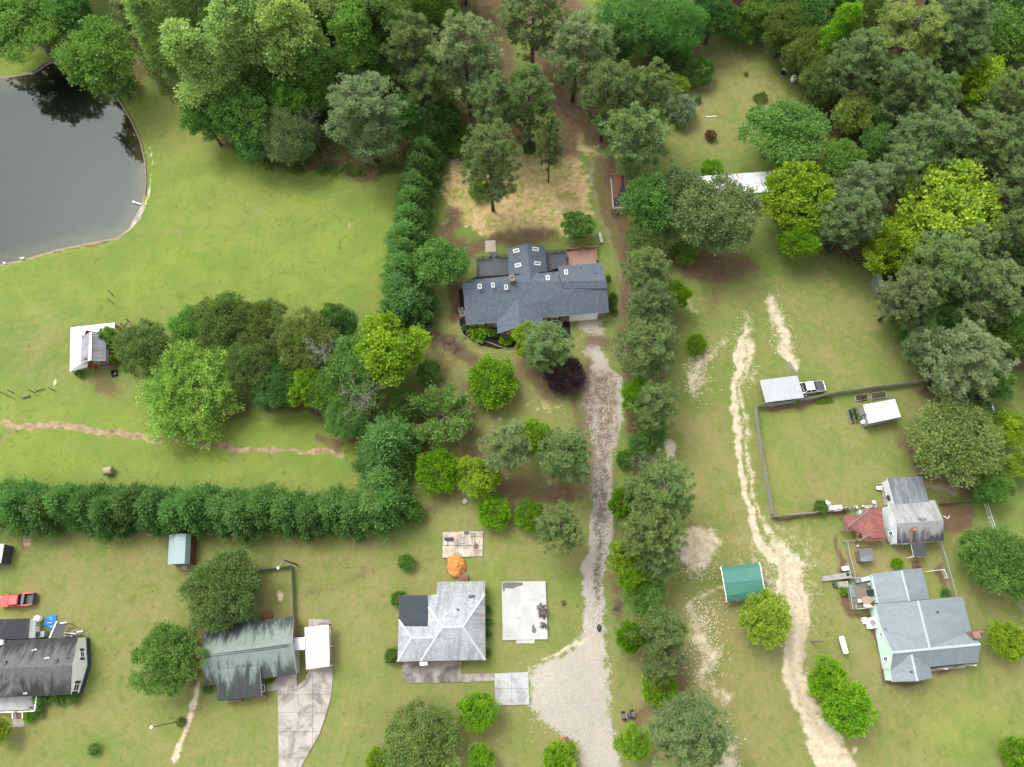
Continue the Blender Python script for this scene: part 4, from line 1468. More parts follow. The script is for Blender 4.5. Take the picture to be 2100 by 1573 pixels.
def scatter(poly, n, hmax, spread=.5, tone=.45, d=.9):
    xs = [p[0] for p in poly]
    ys = [p[1] for p in poly]
    X, Y = r.uniform(min(xs), max(xs), n * 3), r.uniform(min(ys), max(ys), n * 3)
    k = d_poly(poly, X, Y) < 0
    w = vnoise(X, Y, 22, 31)
    k &= w > (1 - d)
    X, Y = X[k][:n], Y[k][:n]
    C = np.array([tuple(P(a, b)) for a, b in zip(X, Y)])
    C[:, 2] = r.random(len(C)) ** 1.6 * hmax + .08
    dirs = np.tile(np.array([[0, 0, 1.0]]), (len(C), 1))
    UG.clumps(C, dirs, np.full(len(C), spread * 1.7), 11, .36, .22, tone + r.normal(size=len(C)) * .15, up=.4)


scatter([(290, 130), (330, 185), (440, 265), (490, 322), (620, 350), (780, 350), (880, 320), (960, 260), (1000, 120), (960, -60), (300, -60)], 4200, 3.4, d=.9)
scatter([(300, 120), (335, 118), (400, 200), (480, 250), (540, 310), (520, 345), (420, 255), (330, 190)], 420, .9, d=.9)
scatter([(520, 335), (640, 345), (840, 330), (840, 352), (700, 362), (560, 352)], 230, .5, d=.6)
scatter([(1560, -60), (2150, -60), (2150, 740), (1900, 770), (1870, 690), (1790, 560), (1640, 500), (1590, 420), (1640, 180)], 4200, 3.0, d=.9)
scatter([(1240, -40), (1500, -40), (1500, 60), (1400, 100), (1250, 120)], 300, 2.0)
scatter([(1290, 360), (1380, 380), (1400, 480), (1310, 520)], 110, 1.6)
scatter([(1270, 700), (1370, 700), (1360, 1180), (1290, 1200), (1300, 1000)], 300, 1.2, d=.6)
scatter([(870, 250), (960, 250), (960, 310), (880, 330)], 110, 2.0)
scatter([(250, 60), (310, 100), (300, 130), (250, 100)], 60, .8)
scatter([(1800, 560), (1830, 600), (1880, 700), (1900, 770), (1880, 770), (1860, 690)], 120, 1.2)
# weeds and clover tufts standing in the lawns
UG2 = Crown(78)
WX, WY = r.uniform(-40, 2140, 9000), r.uniform(60, 1620, 9000)
bad = np.zeros(len(WX), bool)
for pl_ in ([(940, 480), (1260, 480), (1260, 700), (940, 700)], [(800, 1180), (1140, 1180), (1140, 1460), (800, 1460)], [(400, 1240), (690, 1240), (690, 1600), (400, 1600)],
            [(-60, 1230), (210, 1230), (210, 1490), (-60, 1490)], [(1700, 950), (1960, 950), (2020, 1420), (1760, 1420)], APR, POND, [(130, 655), (270, 655), (270, 770), (130, 770)],
            [(1550, 760), (1860, 760), (1860, 890), (1550, 890)], [(1025, 1185), (1130, 1185), (1130, 1325), (1025, 1325)], [(900, 1085), (1000, 1085), (1000, 1200), (900, 1200)], [(1470, 1150), (1580, 1150), (1580, 1240), (1470, 1240)]):
    bad |= d_poly(pl_, WX, WY) < 4
bad |= (d_stroke(DRV, WX, WY) < 4) | (d_stroke(trk, WX, WY) < 4)
WX, WY = WX[~bad][:5200], WY[~bad][:5200]
C = np.array([tuple(P(a, b)) for a, b in zip(WX, WY)])
keep = vnoise(C[:, 0] + 500, C[:, 1] + 500, 7.0, 55) > .45
C = C[keep]
C[:, 2] = .02
UG2.clumps(C, np.tile(np.array([[0, 0, 1.0]]), (len(C), 1)), r.uniform(.18, .7, len(C)), 7, .16, .10, .5 + r.normal(size=len(C)) * .25, up=.5, flat=.12)
wd = bpy.data.objects.new('lawn_weeds', UG2.mesh('lawn_weeds'))
COL.objects.link(wd)
wd.color = (.200, .310, .060, 1)
tag(wd, 'weeds and clover tufts scattered over the lawns', 'weeds', kind='stuff')
ug = bpy.data.objects.new('undergrowth', UG.mesh('undergrowth'))
COL.objects.link(ug)
ug.color = (.150, .280, .050, 1)
tag(ug, 'low green growth on the woodland floor', 'undergrowth', kind='stuff')
# ================================================================== buildings
def hit(x, y, pl):
    """where the sight line through a surveyed point meets a known roof plane"""
    a, b, c = [Vector(q) for q in pl]
    n = (b - a).cross(c - a)
    d = Vector(tuple(FWD + RT * ((x - 1050.0) / FPX) + DN * ((y - 786.5) / FPX)))
    o = Vector((0, 0, HC))
    return o + d * ((a - o).dot(n) / d.dot(n))


def inset(pts, d):
    c = sum((Vector((p[0], p[1], 0)) for p in pts), Vector()) / len(pts)
    out = []
    for p in pts:
        v = Vector((p[0], p[1], 0))
        out.append(v + (c - v).normalized() * d)
    return out


def slope(parent, pts, mat, trim, t=.14, name='roof_slope'):
    m = MB()
    m.slab(pts, t, 0, 1)
    return m.build(name, [mat, trim], parent)


def cap(parent, a, b, mat, w=.14, name='ridge_cap', lift=.04):
    m = MB()
    a, b = Vector(a), Vector(b)
    d = (b - a).normalized()
    s = d.cross(Vector((0, 0, 1))).normalized() * w
    u = Vector((0, 0, lift))
    m.poly([a - s + u * .3, a + u * 1.6, b + u * 1.6, b - s + u * .3])
    m.poly([a + u * 1.6, a + s + u * .3, b + s + u * .3, b + u * 1.6])
    return m.build(name, mat, parent)


def walls(parent, ring, zs, mat, z0=-.1, d=.35, name='wall', foot=None):
    pts = inset(ring, d)
    m = MB()
    zz = zs if isinstance(zs, (list, tuple)) else [zs] * len(pts)
    m.wall(pts, z0, [z - .16 for z in zz])
    o = m.build(name, mat, parent)
    return pts


def window(parent, a, b, t0, t1, z0, z1, frame, glass, out=.05, name='window', bars=1, shutter=None):
    """a window let into the wall running a to b (outside on the right hand side)"""
    a, b = Vector((a[0], a[1], 0)), Vector((b[0], b[1], 0))
    d = (b - a)
    ln = d.length
    d.normalize()
    n = Vector((d.y, -d.x, 0))
    rz = math.atan2(d.y, d.x)
    c = a + d * ln * (t0 + t1) / 2 + Vector((0, 0, (z0 + z1) / 2))
    w, h = ln * (t1 - t0), z1 - z0
    m = MB()
    m.box(c + n * out * .4 + Vector((0, 0, h / 2)), (w + .1, .12, .1), rz)
    m.box(c + n * out * .4 - Vector((0, 0, h / 2)), (w + .16, .18, .1), rz)
    m.box(c + n * out * .4 + d * w / 2, (.09, .12, h - .1), rz)
    m.box(c + n * out * .4 - d * w / 2, (.09, .12, h - .1), rz)
    for k in range(bars):
        m.box(c + n * out * .5 - Vector((0, 0, h / 2)) + Vector((0, 0, h * (k + 1) / (bars + 1))), (w - .09, .06, .05), rz)
    f = m.build(name, frame, parent)
    g = MB()
    g.box(c + n * .012, (w - .09, .03, h - .1), rz)
    g.build('pane', glass, f)
    if shutter:
        for s in (-1, 1):
            q = MB()
            q.box(c + n * .035 + d * s * (w / 2 + .05 + .2), (.36, .05, h + .05), rz)
            q.build('shutter', shutter, f)
    return f


def skylight(parent, Zx, zx, zy, w, h, ang, pl, frame, glass):
    x0, y0, s = Zx
    ca, sa = math.cos(math.radians(ang)), math.sin(math.radians(ang))

    def ring(k, lift):
        out = []
        for u, v in ((-1, -1), (1, -1), (1, 1), (-1, 1)):
            a, b = u * (w / 2 - k), v * (h / 2 - k)
            out.append(hit(x0 + (zx + a * ca - b * sa) / s, y0 + (zy + a * sa + b * ca) / s, pl) + Vector((0, 0, lift)))
        return out
    m = MB()
    o, i = ring(0, .24), ring(5, .24)
    lo, li = ring(0, .0), ring(5, .05)
    for k in range(4):
        j = (k + 1) % 4
        m.poly([o[k], o[j], i[j], i[k]])
        m.poly([lo[k], lo[j], o[j], o[k]])
        m.poly([i[k], i[j], li[j], li[k]])
    f = m.build('skylight', frame, parent)
    g = MB()
    g.poly(ring(5, .16))
    g.build('pane', glass, f)


def pipe_vent(parent, p, mat, h=.5, r=.06, name='vent_pipe'):
    m = MB()
    m.lathe(p, [(r * 2.4, 0), (r * 1.2, .06), (r, .08), (r, h), (r * .7, h)], 10)
    return m.build(name, mat, parent)


def ac_unit(p, rz, label, mat, size=(.95, .95, .85)):
    t = thing('air_conditioner', label, 'air conditioner', (p.x, p.y, 0))
    m = MB()
    m.box((p.x, p.y, size[2] / 2), size, rz, bev=.05)
    m.build('casing', mat, t)
    f = MB()
    f.lathe((p.x, p.y, size[2]), [(.36, 0), (.37, .03), (.33, .03), (.32, .005), (.06, .005), (.06, .03), (.0, .03)], 18)
    f.build('fan_guard', M_black, t)
    for k in range(5):
        g = MB()
        a = k * 1.2566 + rz
        g.box((p.x + math.cos(a) * .19, p.y + math.sin(a) * .19, size[2] + .02), (.27, .09, .012), a, rx=.35)
        g.build('blade', M_grey, t)
    return t


def clip_cell(poly, x0, y0, x1, y1):
    def cut(ps, f):
        out = []
        for i in range(len(ps)):
            a, b = ps[i], ps[(i + 1) % len(ps)]
            fa, fb = f(a), f(b)
            if fa >= 0:
                out.append(a)
            if fa * fb < 0:
                t = fa / (fa - fb)
                out.append((a[0] + (b[0] - a[0]) * t, a[1] + (b[1] - a[1]) * t))
        return out
    for f in (lambda p: p[0] - x0, lambda p: x1 - p[0], lambda p: p[1] - y0, lambda p: y1 - p[1]):
        poly = cut(poly, f)
        if len(poly) < 3:
            return []
    return poly


def panels(parent, poly, xs, ys, conv, mat, z=.06, t=.14, gap=.5, name='slab'):
    """paving cut at its joints: each panel its own part"""
    for i in range(len(xs) - 1):
        for j in range(len(ys) - 1):
            c = clip_cell(poly, xs[i] + gap, ys[j] + gap, xs[i + 1] - gap, ys[j + 1] - gap)
            if len(c) >= 3:
                m = MB()
                dz = random.uniform(-.008, .008)
                m.slab([conv(x, y, z + dz) for x, y in c], t)
                m.build(name, mat, parent)


def concrete(name, c1, c2, scale=.5, amt=.8):
    c1, c2 = alb(name, c1, c2)
    m, nt, b = new_mat(name)
    tc = N(nt, 'ShaderNodeTexCoord')
    v = N(nt, 'ShaderNodeNewGeometry').outputs['Position']
    n1 = ramp(nt, noise(nt, v, scale, 6, .7, .6), .38, .66)
    n2 = noise(nt, v, 9, 4, .7)
    col = mixc(nt, mathn(nt, 'MULTIPLY', n1, amt), c1, c2)
    col = mixc(nt, mathn(nt, 'MULTIPLY', ramp(nt, n2, .45, .8), .4), col, tuple(x * .6 for x in c2))
    L(nt, col, b.inputs['Base Color'])
    b.inputs['Roughness'].default_value = .9
    b.inputs['Specular IOR Level'].default_value = .2
    bump(nt, b, n2, .25, .02)
    return m


def sheetmetal(name, col, col2, rib=.23, rust=None, rust_amt=0, rough=.42, metal=.0, worn=.5):
    """painted sheet metal: ribs are modelled, this is paint, dirt along the ribs and rust"""
    col, col2, rust = alb(name, col, col2, rust)
    m, nt, b = new_mat(name)
    uv = N(nt, 'ShaderNodeUVMap', uv_map='UVMap')
    mp = N(nt, 'ShaderNodeMapping')
    mp.inputs['Scale'].default_value = (3.0, .25, 1)
    L(nt, uv.outputs[0], mp.inputs['Vector'])
    n1 = ramp(nt, noise(nt, mp.outputs[0], 1.0, 5, .7), .42, .75)
    c = mixc(nt, mathn(nt, 'MULTIPLY', n1, worn), col, col2)
    if rust:
        mp2 = N(nt, 'ShaderNodeMapping')
        mp2.inputs['Scale'].default_value = (2.4, .5, 1)
        L(nt, uv.outputs[0], mp2.inputs['Vector'])
        n2 = ramp(nt, noise(nt, mp2.outputs[0], .8, 6, .72), .52, .62)
        c = mixc(nt, mathn(nt, 'MULTIPLY', n2, rust_amt), c, rust)
    L(nt, c, b.inputs['Base Color'])
    b.inputs['Roughness'].default_value = rough
    b.inputs['Metallic'].default_value = metal
    return m


def ribbed(parent, A, B, C, D, mat, n, h=.035, name='metal_sheet', t=.03, groups=1, wide=.3, under=None):
    """standing ribs run A->D / B->C, n ribs between AD and BC; cut into lapped sheets"""
    A, B, C, D = map(Vector, (A, B, C, D))
    up = (B - A).cross(D - A).normalized()
    if up.z < 0:
        up = -up
    per = n / groups
    for g in range(groups):
        m = MB()
        k0, k1 = round(g * per), round((g + 1) * per)
        prof = []
        for k in range(k0, k1):
            prof += [((k + .06) / n, 0), ((k + .5 - wide / 2) / n, 0), ((k + .5 - wide / 4) / n, h), ((k + .5 + wide / 4) / n, h), ((k + .5 + wide / 2) / n, 0)]
        prof = [((k0 + .003) / n, 0)] + prof + [((k1 - .003) / n, 0)]
        off = up * (.004 * (g % 2))
        top = [A.lerp(B, u) + up * v + off for u, v in prof]
        bot = [D.lerp(C, u) + up * v + off for u, v in prof]
        for i in range(len(prof) - 1):
            m.poly([top[i], top[i + 1], bot[i + 1], bot[i]])
            m.poly([top[i] - up * t, bot[i] - up * t, bot[i + 1] - up * t, top[i + 1] - up * t])
        for s in (top, bot):
            for i in range(len(prof) - 1):
                m.poly([s[i], s[i] - up * t, s[i + 1] - up * t, s[i + 1]])
        for i in (0, -1):
            m.poly([top[i], bot[i], bot[i] - up * t, top[i] - up * t])
        m.build(name, mat, parent)


M_white = plain('white_paint', (.82, .82, .80), .5, col2=(.58, .57, .53), amt=.45)
M_offw = plain('cream_siding', (.60, .54, .44), .7, col2=(.45, .40, .32))
M_black = plain('black_plastic', (.02, .02, .022), .5)
M_grey = plain('grey_metal', (.34, .35, .35), .45, metal=.3)
M_dkgrey = plain('dark_grey', (.07, .075, .08), .6)
M_glass, _nt, _b = new_mat('window_glass')
_b.inputs['Base Color'].default_value = (.02, .024, .028, 1)
_b.inputs['Roughness'].default_value = .06
M_skyg = plain('skylight_shade', (.30, .24, .20), .25, col2=(.16, .12, .10))
M_wood = plain('weathered_wood', (.24, .195, .155), .9, col2=(.11, .09, .07), scale=2, bmp=.3)
M_woodlt = plain('pale_wood', (.42, .35, .26), .85, col2=(.27, .21, .15), scale=2)
M_woodgr = plain('grey_wood', (.42, .41, .38), .9, col2=(.21, .20, .18), scale=3, bmp=.3)
M_deckbl = plain('blue_grey_deck', (.075, .085, .10), .7, col2=(.055, .062, .072), scale=.8)
M_brick = brickmat('tan_brick', (.30, .20, .135), (.36, .25, .17), (.40, .36, .30))
M_redbrick = brickmat('red_brick', (.26, .10, .065), (.33, .15, .10), (.36, .31, .27))
M_paver = brickmat('brick_pavers', (.34, .19, .135), (.42, .25, .18), (.25, .18, .14), .2, .1)
M_conc = concrete('old_concrete', (.44, .40, .355), (.19, .17, .15), .42, .95)
M_concw = concrete('white_concrete', (.52, .515, .495), (.40, .395, .38), .35, .8)
M_concg = concrete('grey_concrete', (.47, .47, .46), (.27, .265, .26), .4, .8)
M_concd = concrete('stained_concrete', (.34, .31, .275), (.09, .08, .075), .35, .9)
M_stain = concrete('damp_concrete', (.17, .165, .155), (.11, .105, .10), 1.2, .7)
M_orange = plain('orange_clay', (.44, .185, .05), .95, col2=(.25, .095, .028), scale=2.2, amt=.9, bmp=.9)
M_mint = plain('mint_siding', (.52, .70, .62), .6, col2=(.43, .60, .53), scale=.6, amt=.5)
M_pblue = plain('pale_siding', (.56, .60, .64), .6, col2=(.40, .43, .45), scale=.6)
M_red = plain('barn_red', (.32, .055, .04), .8, col2=(.20, .035, .03), scale=1.5)
M_brown = plain('brown_siding', (.22, .095, .045), .8, col2=(.12, .05, .028), scale=1.2)
M_navy = plain('dark_skirting', (.05, .065, .085), .7)
S_blue = shingle('slate_blue_shingle', (.105, .132, .165), (.130, .160, .195), None, 0, streak=.5)
S_grey = shingle('light_grey_shingle', (.36, .375, .385), (.50, .52, .53), (.13, .13, .13), .7, streak=.2, hi=.80, z=(2.7, 4.9), zk=.12)
S_green = shingle('green_shingle', (.205, .262, .232), (.24, .30, .265), (.035, .042, .040), .93, streak=.2, hi=.62, z=(2.5, 4.4), zk=.34)
S_black = shingle('charcoal_shingle', (.125, .122, .125), (.16, .155, .158), (.026, .026, .030), .92, streak=.3, hi=.64, z=(2.9, 4.8), zk=.34)
S_lblue = shingle('blue_grey_shingle', (.235, .285, .305), (.27, .32, .335), (.16, .20, .215), .4, streak=.15)
S_cot = shingle('mottled_shingle', (.30, .30, .30), (.40, .40, .40), (.040, .042, .050), .93, streak=.25, hi=.62, z=(2.4, 4.7), zk=.40)
S_cotn = shingle('dark_roll_roofing', (.14, .15, .165), (.17, .18, .195), (.30, .31, .32), .7, streak=.4, hi=.70)
S_dark = plain('dark_membrane', (.028, .036, .048), .8, col2=(.045, .055, .07), scale=.6)
S_barn = shingle('worn_grey_shingle', (.32, .33, .345), (.38, .39, .40), (.13, .13, .14), .7, streak=.3)
T_white = sheetmetal('white_sheet', (.43, .44, .45), (.29, .31, .33), worn=.5)
T_cream = sheetmetal('cream_sheet', (.40, .39, .37), (.28, .26, .24), worn=.55)
T_galv = sheetmetal('galvanised_sheet', (.30, .31, .33), (.20, .21, .23), worn=.5)
T_rust = sheetmetal('rusty_white_sheet', (.48, .49, .51), (.36, .37, .39), rust=(.20, .065, .025), rust_amt=.9)
T_red = sheetmetal('oxide_red_sheet', (.225, .072, .060), (.15, .055, .048), rust=(.46, .17, .06), rust_amt=.55, rough=.6)
T_teal = sheetmetal('teal_sheet', (.32, .42, .405), (.24, .32, .31), worn=.5)
T_green = sheetmetal('green_sheet', (.050, .205, .150), (.035, .14, .105), worn=.5)

# ------------------------------------------------------------------ main house
ZM = (930, 480, 2100 / 340)
Zm = PZ(*ZM)
mh = thing('main_house', 'large house with slate blue shingle roof and skylights at the end of the drive', 'house', Zm(1000, 800, 0))
E, RG = 2.9, 5.3
sw, se = Zm(155, 1147, E), Zm(1970, 985, E)
wr, er = Zm(116, 618, RG), Zm(1940, 590, RG)
south = [sw, se, er, wr]
slope(mh, south, S_blue, M_white)
nw_pl = [wr, Zm(240, 577, 4.65), Zm(705, 533, 4.4), Zm(708, 609, RG)]
slope(mh, nw_pl, S_blue, M_white)
mid_pl = [Zm(1185, 487, 4.2), Zm(1335, 472, 4.2), Zm(1348, 599, RG), Zm(1195, 601, RG)]
slope(mh, mid_pl, S_blue, M_white)
e_pl = [Zm(1320, 408, 3.2), Zm(1870, 362, 3.2), Zm(1938, 586, 5.55), Zm(1362, 600, 5.55)]
slope(mh, e_pl, S_blue, M_dkgrey, t=.35)
slope(mh, [Zm(1362, 600, 5.55), Zm(1938, 586, 5.55), Zm(1950, 690, 4.93), Zm(1376, 690, 4.95)], S_blue, M_dkgrey, t=.3)
rn = Zm(930, 117, 5.1)
rs = rn + (Zm(707, 545, 2.9) - Zm(680, 186, 2.9) + Zm(1193, 490, 2.9) - Zm(1153, 147, 2.9)) * .74
slope(mh, [Zm(700, 533, 4.35), Zm(1190, 487, 4.25), Zm(1196, 601, RG - .02), Zm(706, 609, RG - .02)], S_blue, M_white)
_dv = (rs - rn).normalized() * 10.5
wl_pl = [Zm(680, 186, 2.9), Zm(680, 186, 2.9) + _dv * .86, rn + _dv * .86, rn]
wr_pl = [Zm(1153, 147, 2.9), Zm(1153, 147, 2.9) + _dv * .86, rn + _dv * .86, rn]
slope(mh, wl_pl, S_blue, M_white)
slope(mh, wr_pl, S_blue, M_white)
ga, gb = Zm(815, 775, 4.42), Zm(837, 1172, 4.42)
slope(mh, [Zm(548, 1104, 2.95), Zm(556, 1258, 2.95), gb, ga], S_blue, M_white)
slope(mh, [Zm(1132, 1056, 2.95), Zm(1128, 1196, 2.95), gb, ga], S_blue, M_white)
pts = walls(mh, [sw, se, er, Zm(1870, 362, 3.1), Zm(1325, 408, 3.1), Zm(1200, 480, 3.1), Zm(705, 540, 3.1), Zm(240, 577, 3.1), wr],
            [E, E, RG, 3.2, 3.2, 4.2, 4.4, 4.5, RG], M_brick, d=.5)
walls(mh, [Zm(680, 186, 2.9), Zm(707, 545, 2.9), Zm(1193, 490, 2.9), Zm(1153, 147, 2.9), rn], [2.9, 2.9, 2.9, 2.9, 5.1], M_brick, d=.4)
fg = walls(mh, [Zm(556, 1258, 2.95), Zm(842, 1226, 2.95), Zm(1128, 1196, 2.95), Zm(1132, 1056, 2.95), Zm(548, 1104, 2.95)], [2.95, 4.42, 2.95, 2.95, 2.95], M_redbrick, d=.5)
a, b = pts[0], pts[1]
window(mh, a, b, .075, .112, .9, 2.25, M_white, M_glass, shutter=M_black)
window(mh, a, b, .188, .204, .9, 2.25, M_white, M_glass)
window(mh, a, b, .600, .650, .9, 2.25, M_white, M_glass, shutter=M_black)
window(mh, fg[0], fg[1], .35, .75, .8, 2.2, M_white, M_glass)
window(mh, fg[1], fg[2], .3, .7, .8, 2.2, M_white, M_glass)
d_ = (b - a).normalized()
nrm = Vector((d_.y, -d_.x, 0))
rzm = math.atan2(d_.y, d_.x)
for k in range(4):
    m = MB()
    m.box(a.lerp(b, .838) + nrm * .06 + Vector((0, 0, .3 + k * .575)), ((b - a).length * .205, .06, .56), rzm)
    m.build('garage_door_panel', M_white, mh)
pc = Zm(741, 556, 6.4)
m = MB()
m.box((pc.x, pc.y, 4.95), (.72, 1.15, 2.9), math.radians(3))
ch = m.build('chimney', M_redbrick, mh)
m = MB()
m.box((pc.x, pc.y, 6.44), (.84, 1.27, .09), math.radians(3))
m.build('chimney_cap', M_wood, ch)
m = MB()
m.lathe((pc.x, pc.y, 6.48), [(.15, 0), (.15, .22), (.11, .22), (.11, .02), (0, .02)], 12)
m.build('flue', M_black, ch)
for zx, zy, w, h, an, pl in ((795, 217, 76, 42, -11, wl_pl), (817, 400, 78, 42, -13, wl_pl), (1041, 197, 78, 40, 8, wr_pl), (1065, 378, 76, 42, 7, wr_pl),
                             (332, 668, 46, 56, -2, south), (500, 652, 40, 56, -3, south), (668, 680, 42, 58, -3, south),
                             (1192, 560, 42, 56, -4, mid_pl), (1425, 488, 44, 58, -6, e_pl)):
    skylight(mh, ZM, zx, zy, w, h, an, pl[:3], M_white, M_skyg)
for zx, zy, pl in ((600, 693, south), (1610, 432, e_pl), (1795, 500, e_pl), (1265, 503, mid_pl)):
    pipe_vent(mh, hit(930 + zx / ZM[2], 480 + zy / ZM[2], pl[:3]), M_dkgrey, .4)


def railing(parent, pts, mat, h=1.0, post=1.6, z=0.0, gapb=.13, w=.08):
    """rail of posts, two rails and balusters"""
    for i in range(len(pts) - 1):
        a, b = Vector(pts[i]), Vector(pts[i + 1])
        a.z = b.z = z
        d = b - a
        ln = d.length
        rz = math.atan2(d.y, d.x)
        m = MB()
        mid = (a + b) / 2
        m.box(mid + Vector((0, 0, h)), (ln, w * 1.5, .05), rz)
        m.box(mid + Vector((0, 0, .15)), (ln, w * .6, .05), rz)
        k = max(2, int(ln / gapb))
        for j in range(k):
            q = a.lerp(b, (j + .5) / k)
            m.box(q + Vector((0, 0, h * .57)), (.04, .04, h * .84), rz)
        m.build('railing', mat, parent)
        n = max(1, round(ln / post))
        for j in range(n + 1):
            p = MB()
            q = a.lerp(b, j / n)
            p.box(q + Vector((0, 0, h / 2 + .03)), (.1, .1, h + .1), rz)
            p.build('post', mat, parent)


def boards(parent, A, B, C, D, n, mat, t=.04, name='deck_boards', gap=.06, stuff=True):
    """boards run A->B, stacked from AB to DC"""
    A, B, C, D = map(Vector, (A, B, C, D))
    m = MB()
    for k in range(n):
        u0, u1 = (k + gap) / n, (k + 1 - gap) / n
        dz = Vector((0, 0, random.uniform(-.006, .006)))
        m.slab([A.lerp(D, u0) + dz, B.lerp(C, u0) + dz, B.lerp(C, u1) + dz, A.lerp(D, u1) + dz], t)
    o = m.build(name, mat, parent)
    o['kind'] = 'stuff'
    return o


dk = thing('wooden_deck', 'blue grey painted deck with railing at the upper left of the main house', 'deck', Zm(480, 420, 0))
boards(dk, Zm(290, 320, .75), Zm(700, 290, .75), Zm(712, 590, .75), Zm(310, 610, .75), 38, M_deckbl)
railing(dk, [Zm(305, 600, 1), Zm(278, 318, 1), Zm(472, 300, 1)], M_deckbl, 1.0, 1.8, .75)
railing(dk, [Zm(548, 292, 1), Zm(672, 285, 1)], M_deckbl, 1.0, 1.8, .75)
for k in range(4):
    m = MB()
    m.slab([Zm(468, 296 - k * 17, .62 - k * .15), Zm(545, 290 - k * 17, .62 - k * .15), Zm(543, 272 - k * 17, .62 - k * .15), Zm(466, 278 - k * 17, .62 - k * .15)], .05)
    m.build('step', M_deckbl, dk)
railing(dk, [Zm(463, 285, 1), Zm(459, 225, 1)], M_deckbl, .95, 1.5, .3)
railing(dk, [Zm(548, 280, 1), Zm(545, 215, 1)], M_deckbl, .95, 1.5, .3)
dk2 = thing('wooden_deck', 'smaller blue grey deck beside the brick patio behind the main house', 'deck', Zm(1300, 330, 0))
boards(dk2, Zm(1160, 238, .6), Zm(1425, 222, .6), Zm(1445, 400, .6), Zm(1180, 500, .6), 26, M_deckbl)
railing(dk2, [Zm(1162, 232, 1), Zm(1420, 214, 1), Zm(1434, 320, 1)], M_deckbl, 1.0, 1.8, .6)
pad = thing('concrete_pad', 'small pale concrete pad at the foot of the main house deck steps', 'concrete pad', Zm(465, 150, 0))
m = MB()
m.slab([Zm(398, 85, .06), Zm(530, 75, .06), Zm(540, 222, .06), Zm(405, 230, .06)], .15)
m.build('slab', M_woodlt, pad)
pat = thing('brick_patio', 'red brick paved patio with low brick piers at the upper right of the main house', 'patio', Zm(1620, 280, 0))
m = MB()
m.slab([Zm(1440, 212, .07), Zm(1800, 188, .07), Zm(1816, 370, .07), Zm(1456, 420, .07)], .15)
m.build('paving', M_paver, pat)
for (x0, y0, x1, y1) in ((1445, 208, 1590, 196), (1690, 190, 1796, 180), (1800, 185, 1815, 350)):
    m = MB()
    a_, b_ = Zm(x0, y0, 0), Zm(x1, y1, 0)
    d = b_ - a_
    m.box((a_ + b_) / 2 + Vector((0, 0, .3)), (d.length, .28, .6), math.atan2(d.y, d.x))
    m.build('low_wall', M_redbrick, pat)
for x, y in ((1590, 196), (1690, 188), (1800, 178), (1445, 206)):
    m = MB()
    q = Zm(x, y, 0)
    m.box((q.x, q.y, .4), (.42, .42, .8), .05)
    m.build('pier', M_redbrick, pat)
ac_unit(Zm(100, 985, 0), .05, 'upper of the two air conditioners at the left wall of the main house', M_grey)
ac_unit(Zm(120, 1035, 0), .05, 'lower of the two air conditioners at the left wall of the main house', M_grey)
m = MB()
edge = [Zm(x, y, .06) for x, y in ((60, 1090), (62, 1170), (110, 1265), (200, 1325), (330, 1345), (450, 1370), (560, 1415), (680, 1448), (830, 1440))]
m.path(edge, .07, 5)
tag(m.build('bed_edging', M_woodlt), 'pale edging curving round the black mulch bed of the main house', 'edging')
m = MB()
m.slab([Zm(790, 1250, .05), Zm(900, 1245, .05), Zm(920, 1440, .05), Zm(800, 1440, .05)], .12)
tag(m.build('brick_walk', M_paver), 'short brick walk at the front gable of the main house', 'walk')
for i, (x, y) in enumerate(((1855, 22), (1872, 85))):
    q = Zm(x, y, 0)
    m = MB()
    m.box((q.x, q.y, .16), (.5, 1.1, .32), .15, bev=.08)
    tag(m.build('stone_block', M_concw), ['upper pale stone block on the grass above the brick patio', 'lower pale stone block on the grass above the brick patio'][i], 'stone block')

# ------------------------------------------------------------------ grey hip roofed house
ZH = (790, 1080, 1490 / 360)
Zh = PZ(*ZH)
hh = thing('hip_roof_house', 'light grey hip roofed house with a dark flat roof at its left, near the bottom', 'house', Zh(560, 850, 0))
hx = lambda zx, zy, pl: hit(790 + zx / ZH[2], 1080 + zy / ZH[2], pl)
A1, A2 = Zh(485, 855, 4.9), Zh(660, 850, 4.9)
NE, SE_, SW_ = Zh(846, 575, 2.8), Zh(851, 1132, 2.8), Zh(302, 1141, 2.8)
pn = [A1, A2, NE]
slope(hh, [A1, A2, NE, hx(846, 461, pn), hx(440, 469, pn), hx(437, 574, pn), hx(362, 582, pn), hx(366, 682, pn)], S_grey, M_white)
pw = [A1, SW_, Zh(300, 560, 2.8)]
slope(hh, [A1, hx(366, 682, pn), hx(361, 850, pw), SW_], S_grey, M_white)
slope(hh, [A1, A2, SE_, SW_], S_grey, M_white)
slope(hh, [A2, NE, SE_], S_grey, M_white)
B1, B2 = Zh(225, 945, 4.05), Zh(412, 943, 4.05)
WSW, WNW = Zh(104, 1146, 2.8), Zh(115, 790, 2.8)
slope(hh, [B1, B2, SW_, WSW], S_grey, M_white)
slope(hh, [B1, WSW, WNW], S_grey, M_white)
pb = [B1, B2, WNW]
slope(hh, [B1, WNW, hx(165, 845, pb), hx(362, 848, pb), B2], S_grey, M_white)
slope(hh, [Zh(115, 585, 2.75), Zh(366, 581, 2.75), Zh(361, 852, 2.82), Zh(168, 846, 2.82), Zh(115, 788, 2.75)], S_dark, M_dkgrey, name='flat_roof')
M_cap = plain('pale_ridge', (.52, .54, .55), .85, col2=(.42, .44, .45))
for p, q in ((A1, A2), (A1, SW_), (A2, SE_), (A2, NE), (A1, hx(366, 682, pn)), (B1, B2), (B1, WSW), (B1, WNW)):
    cap(hh, p, q, M_cap)
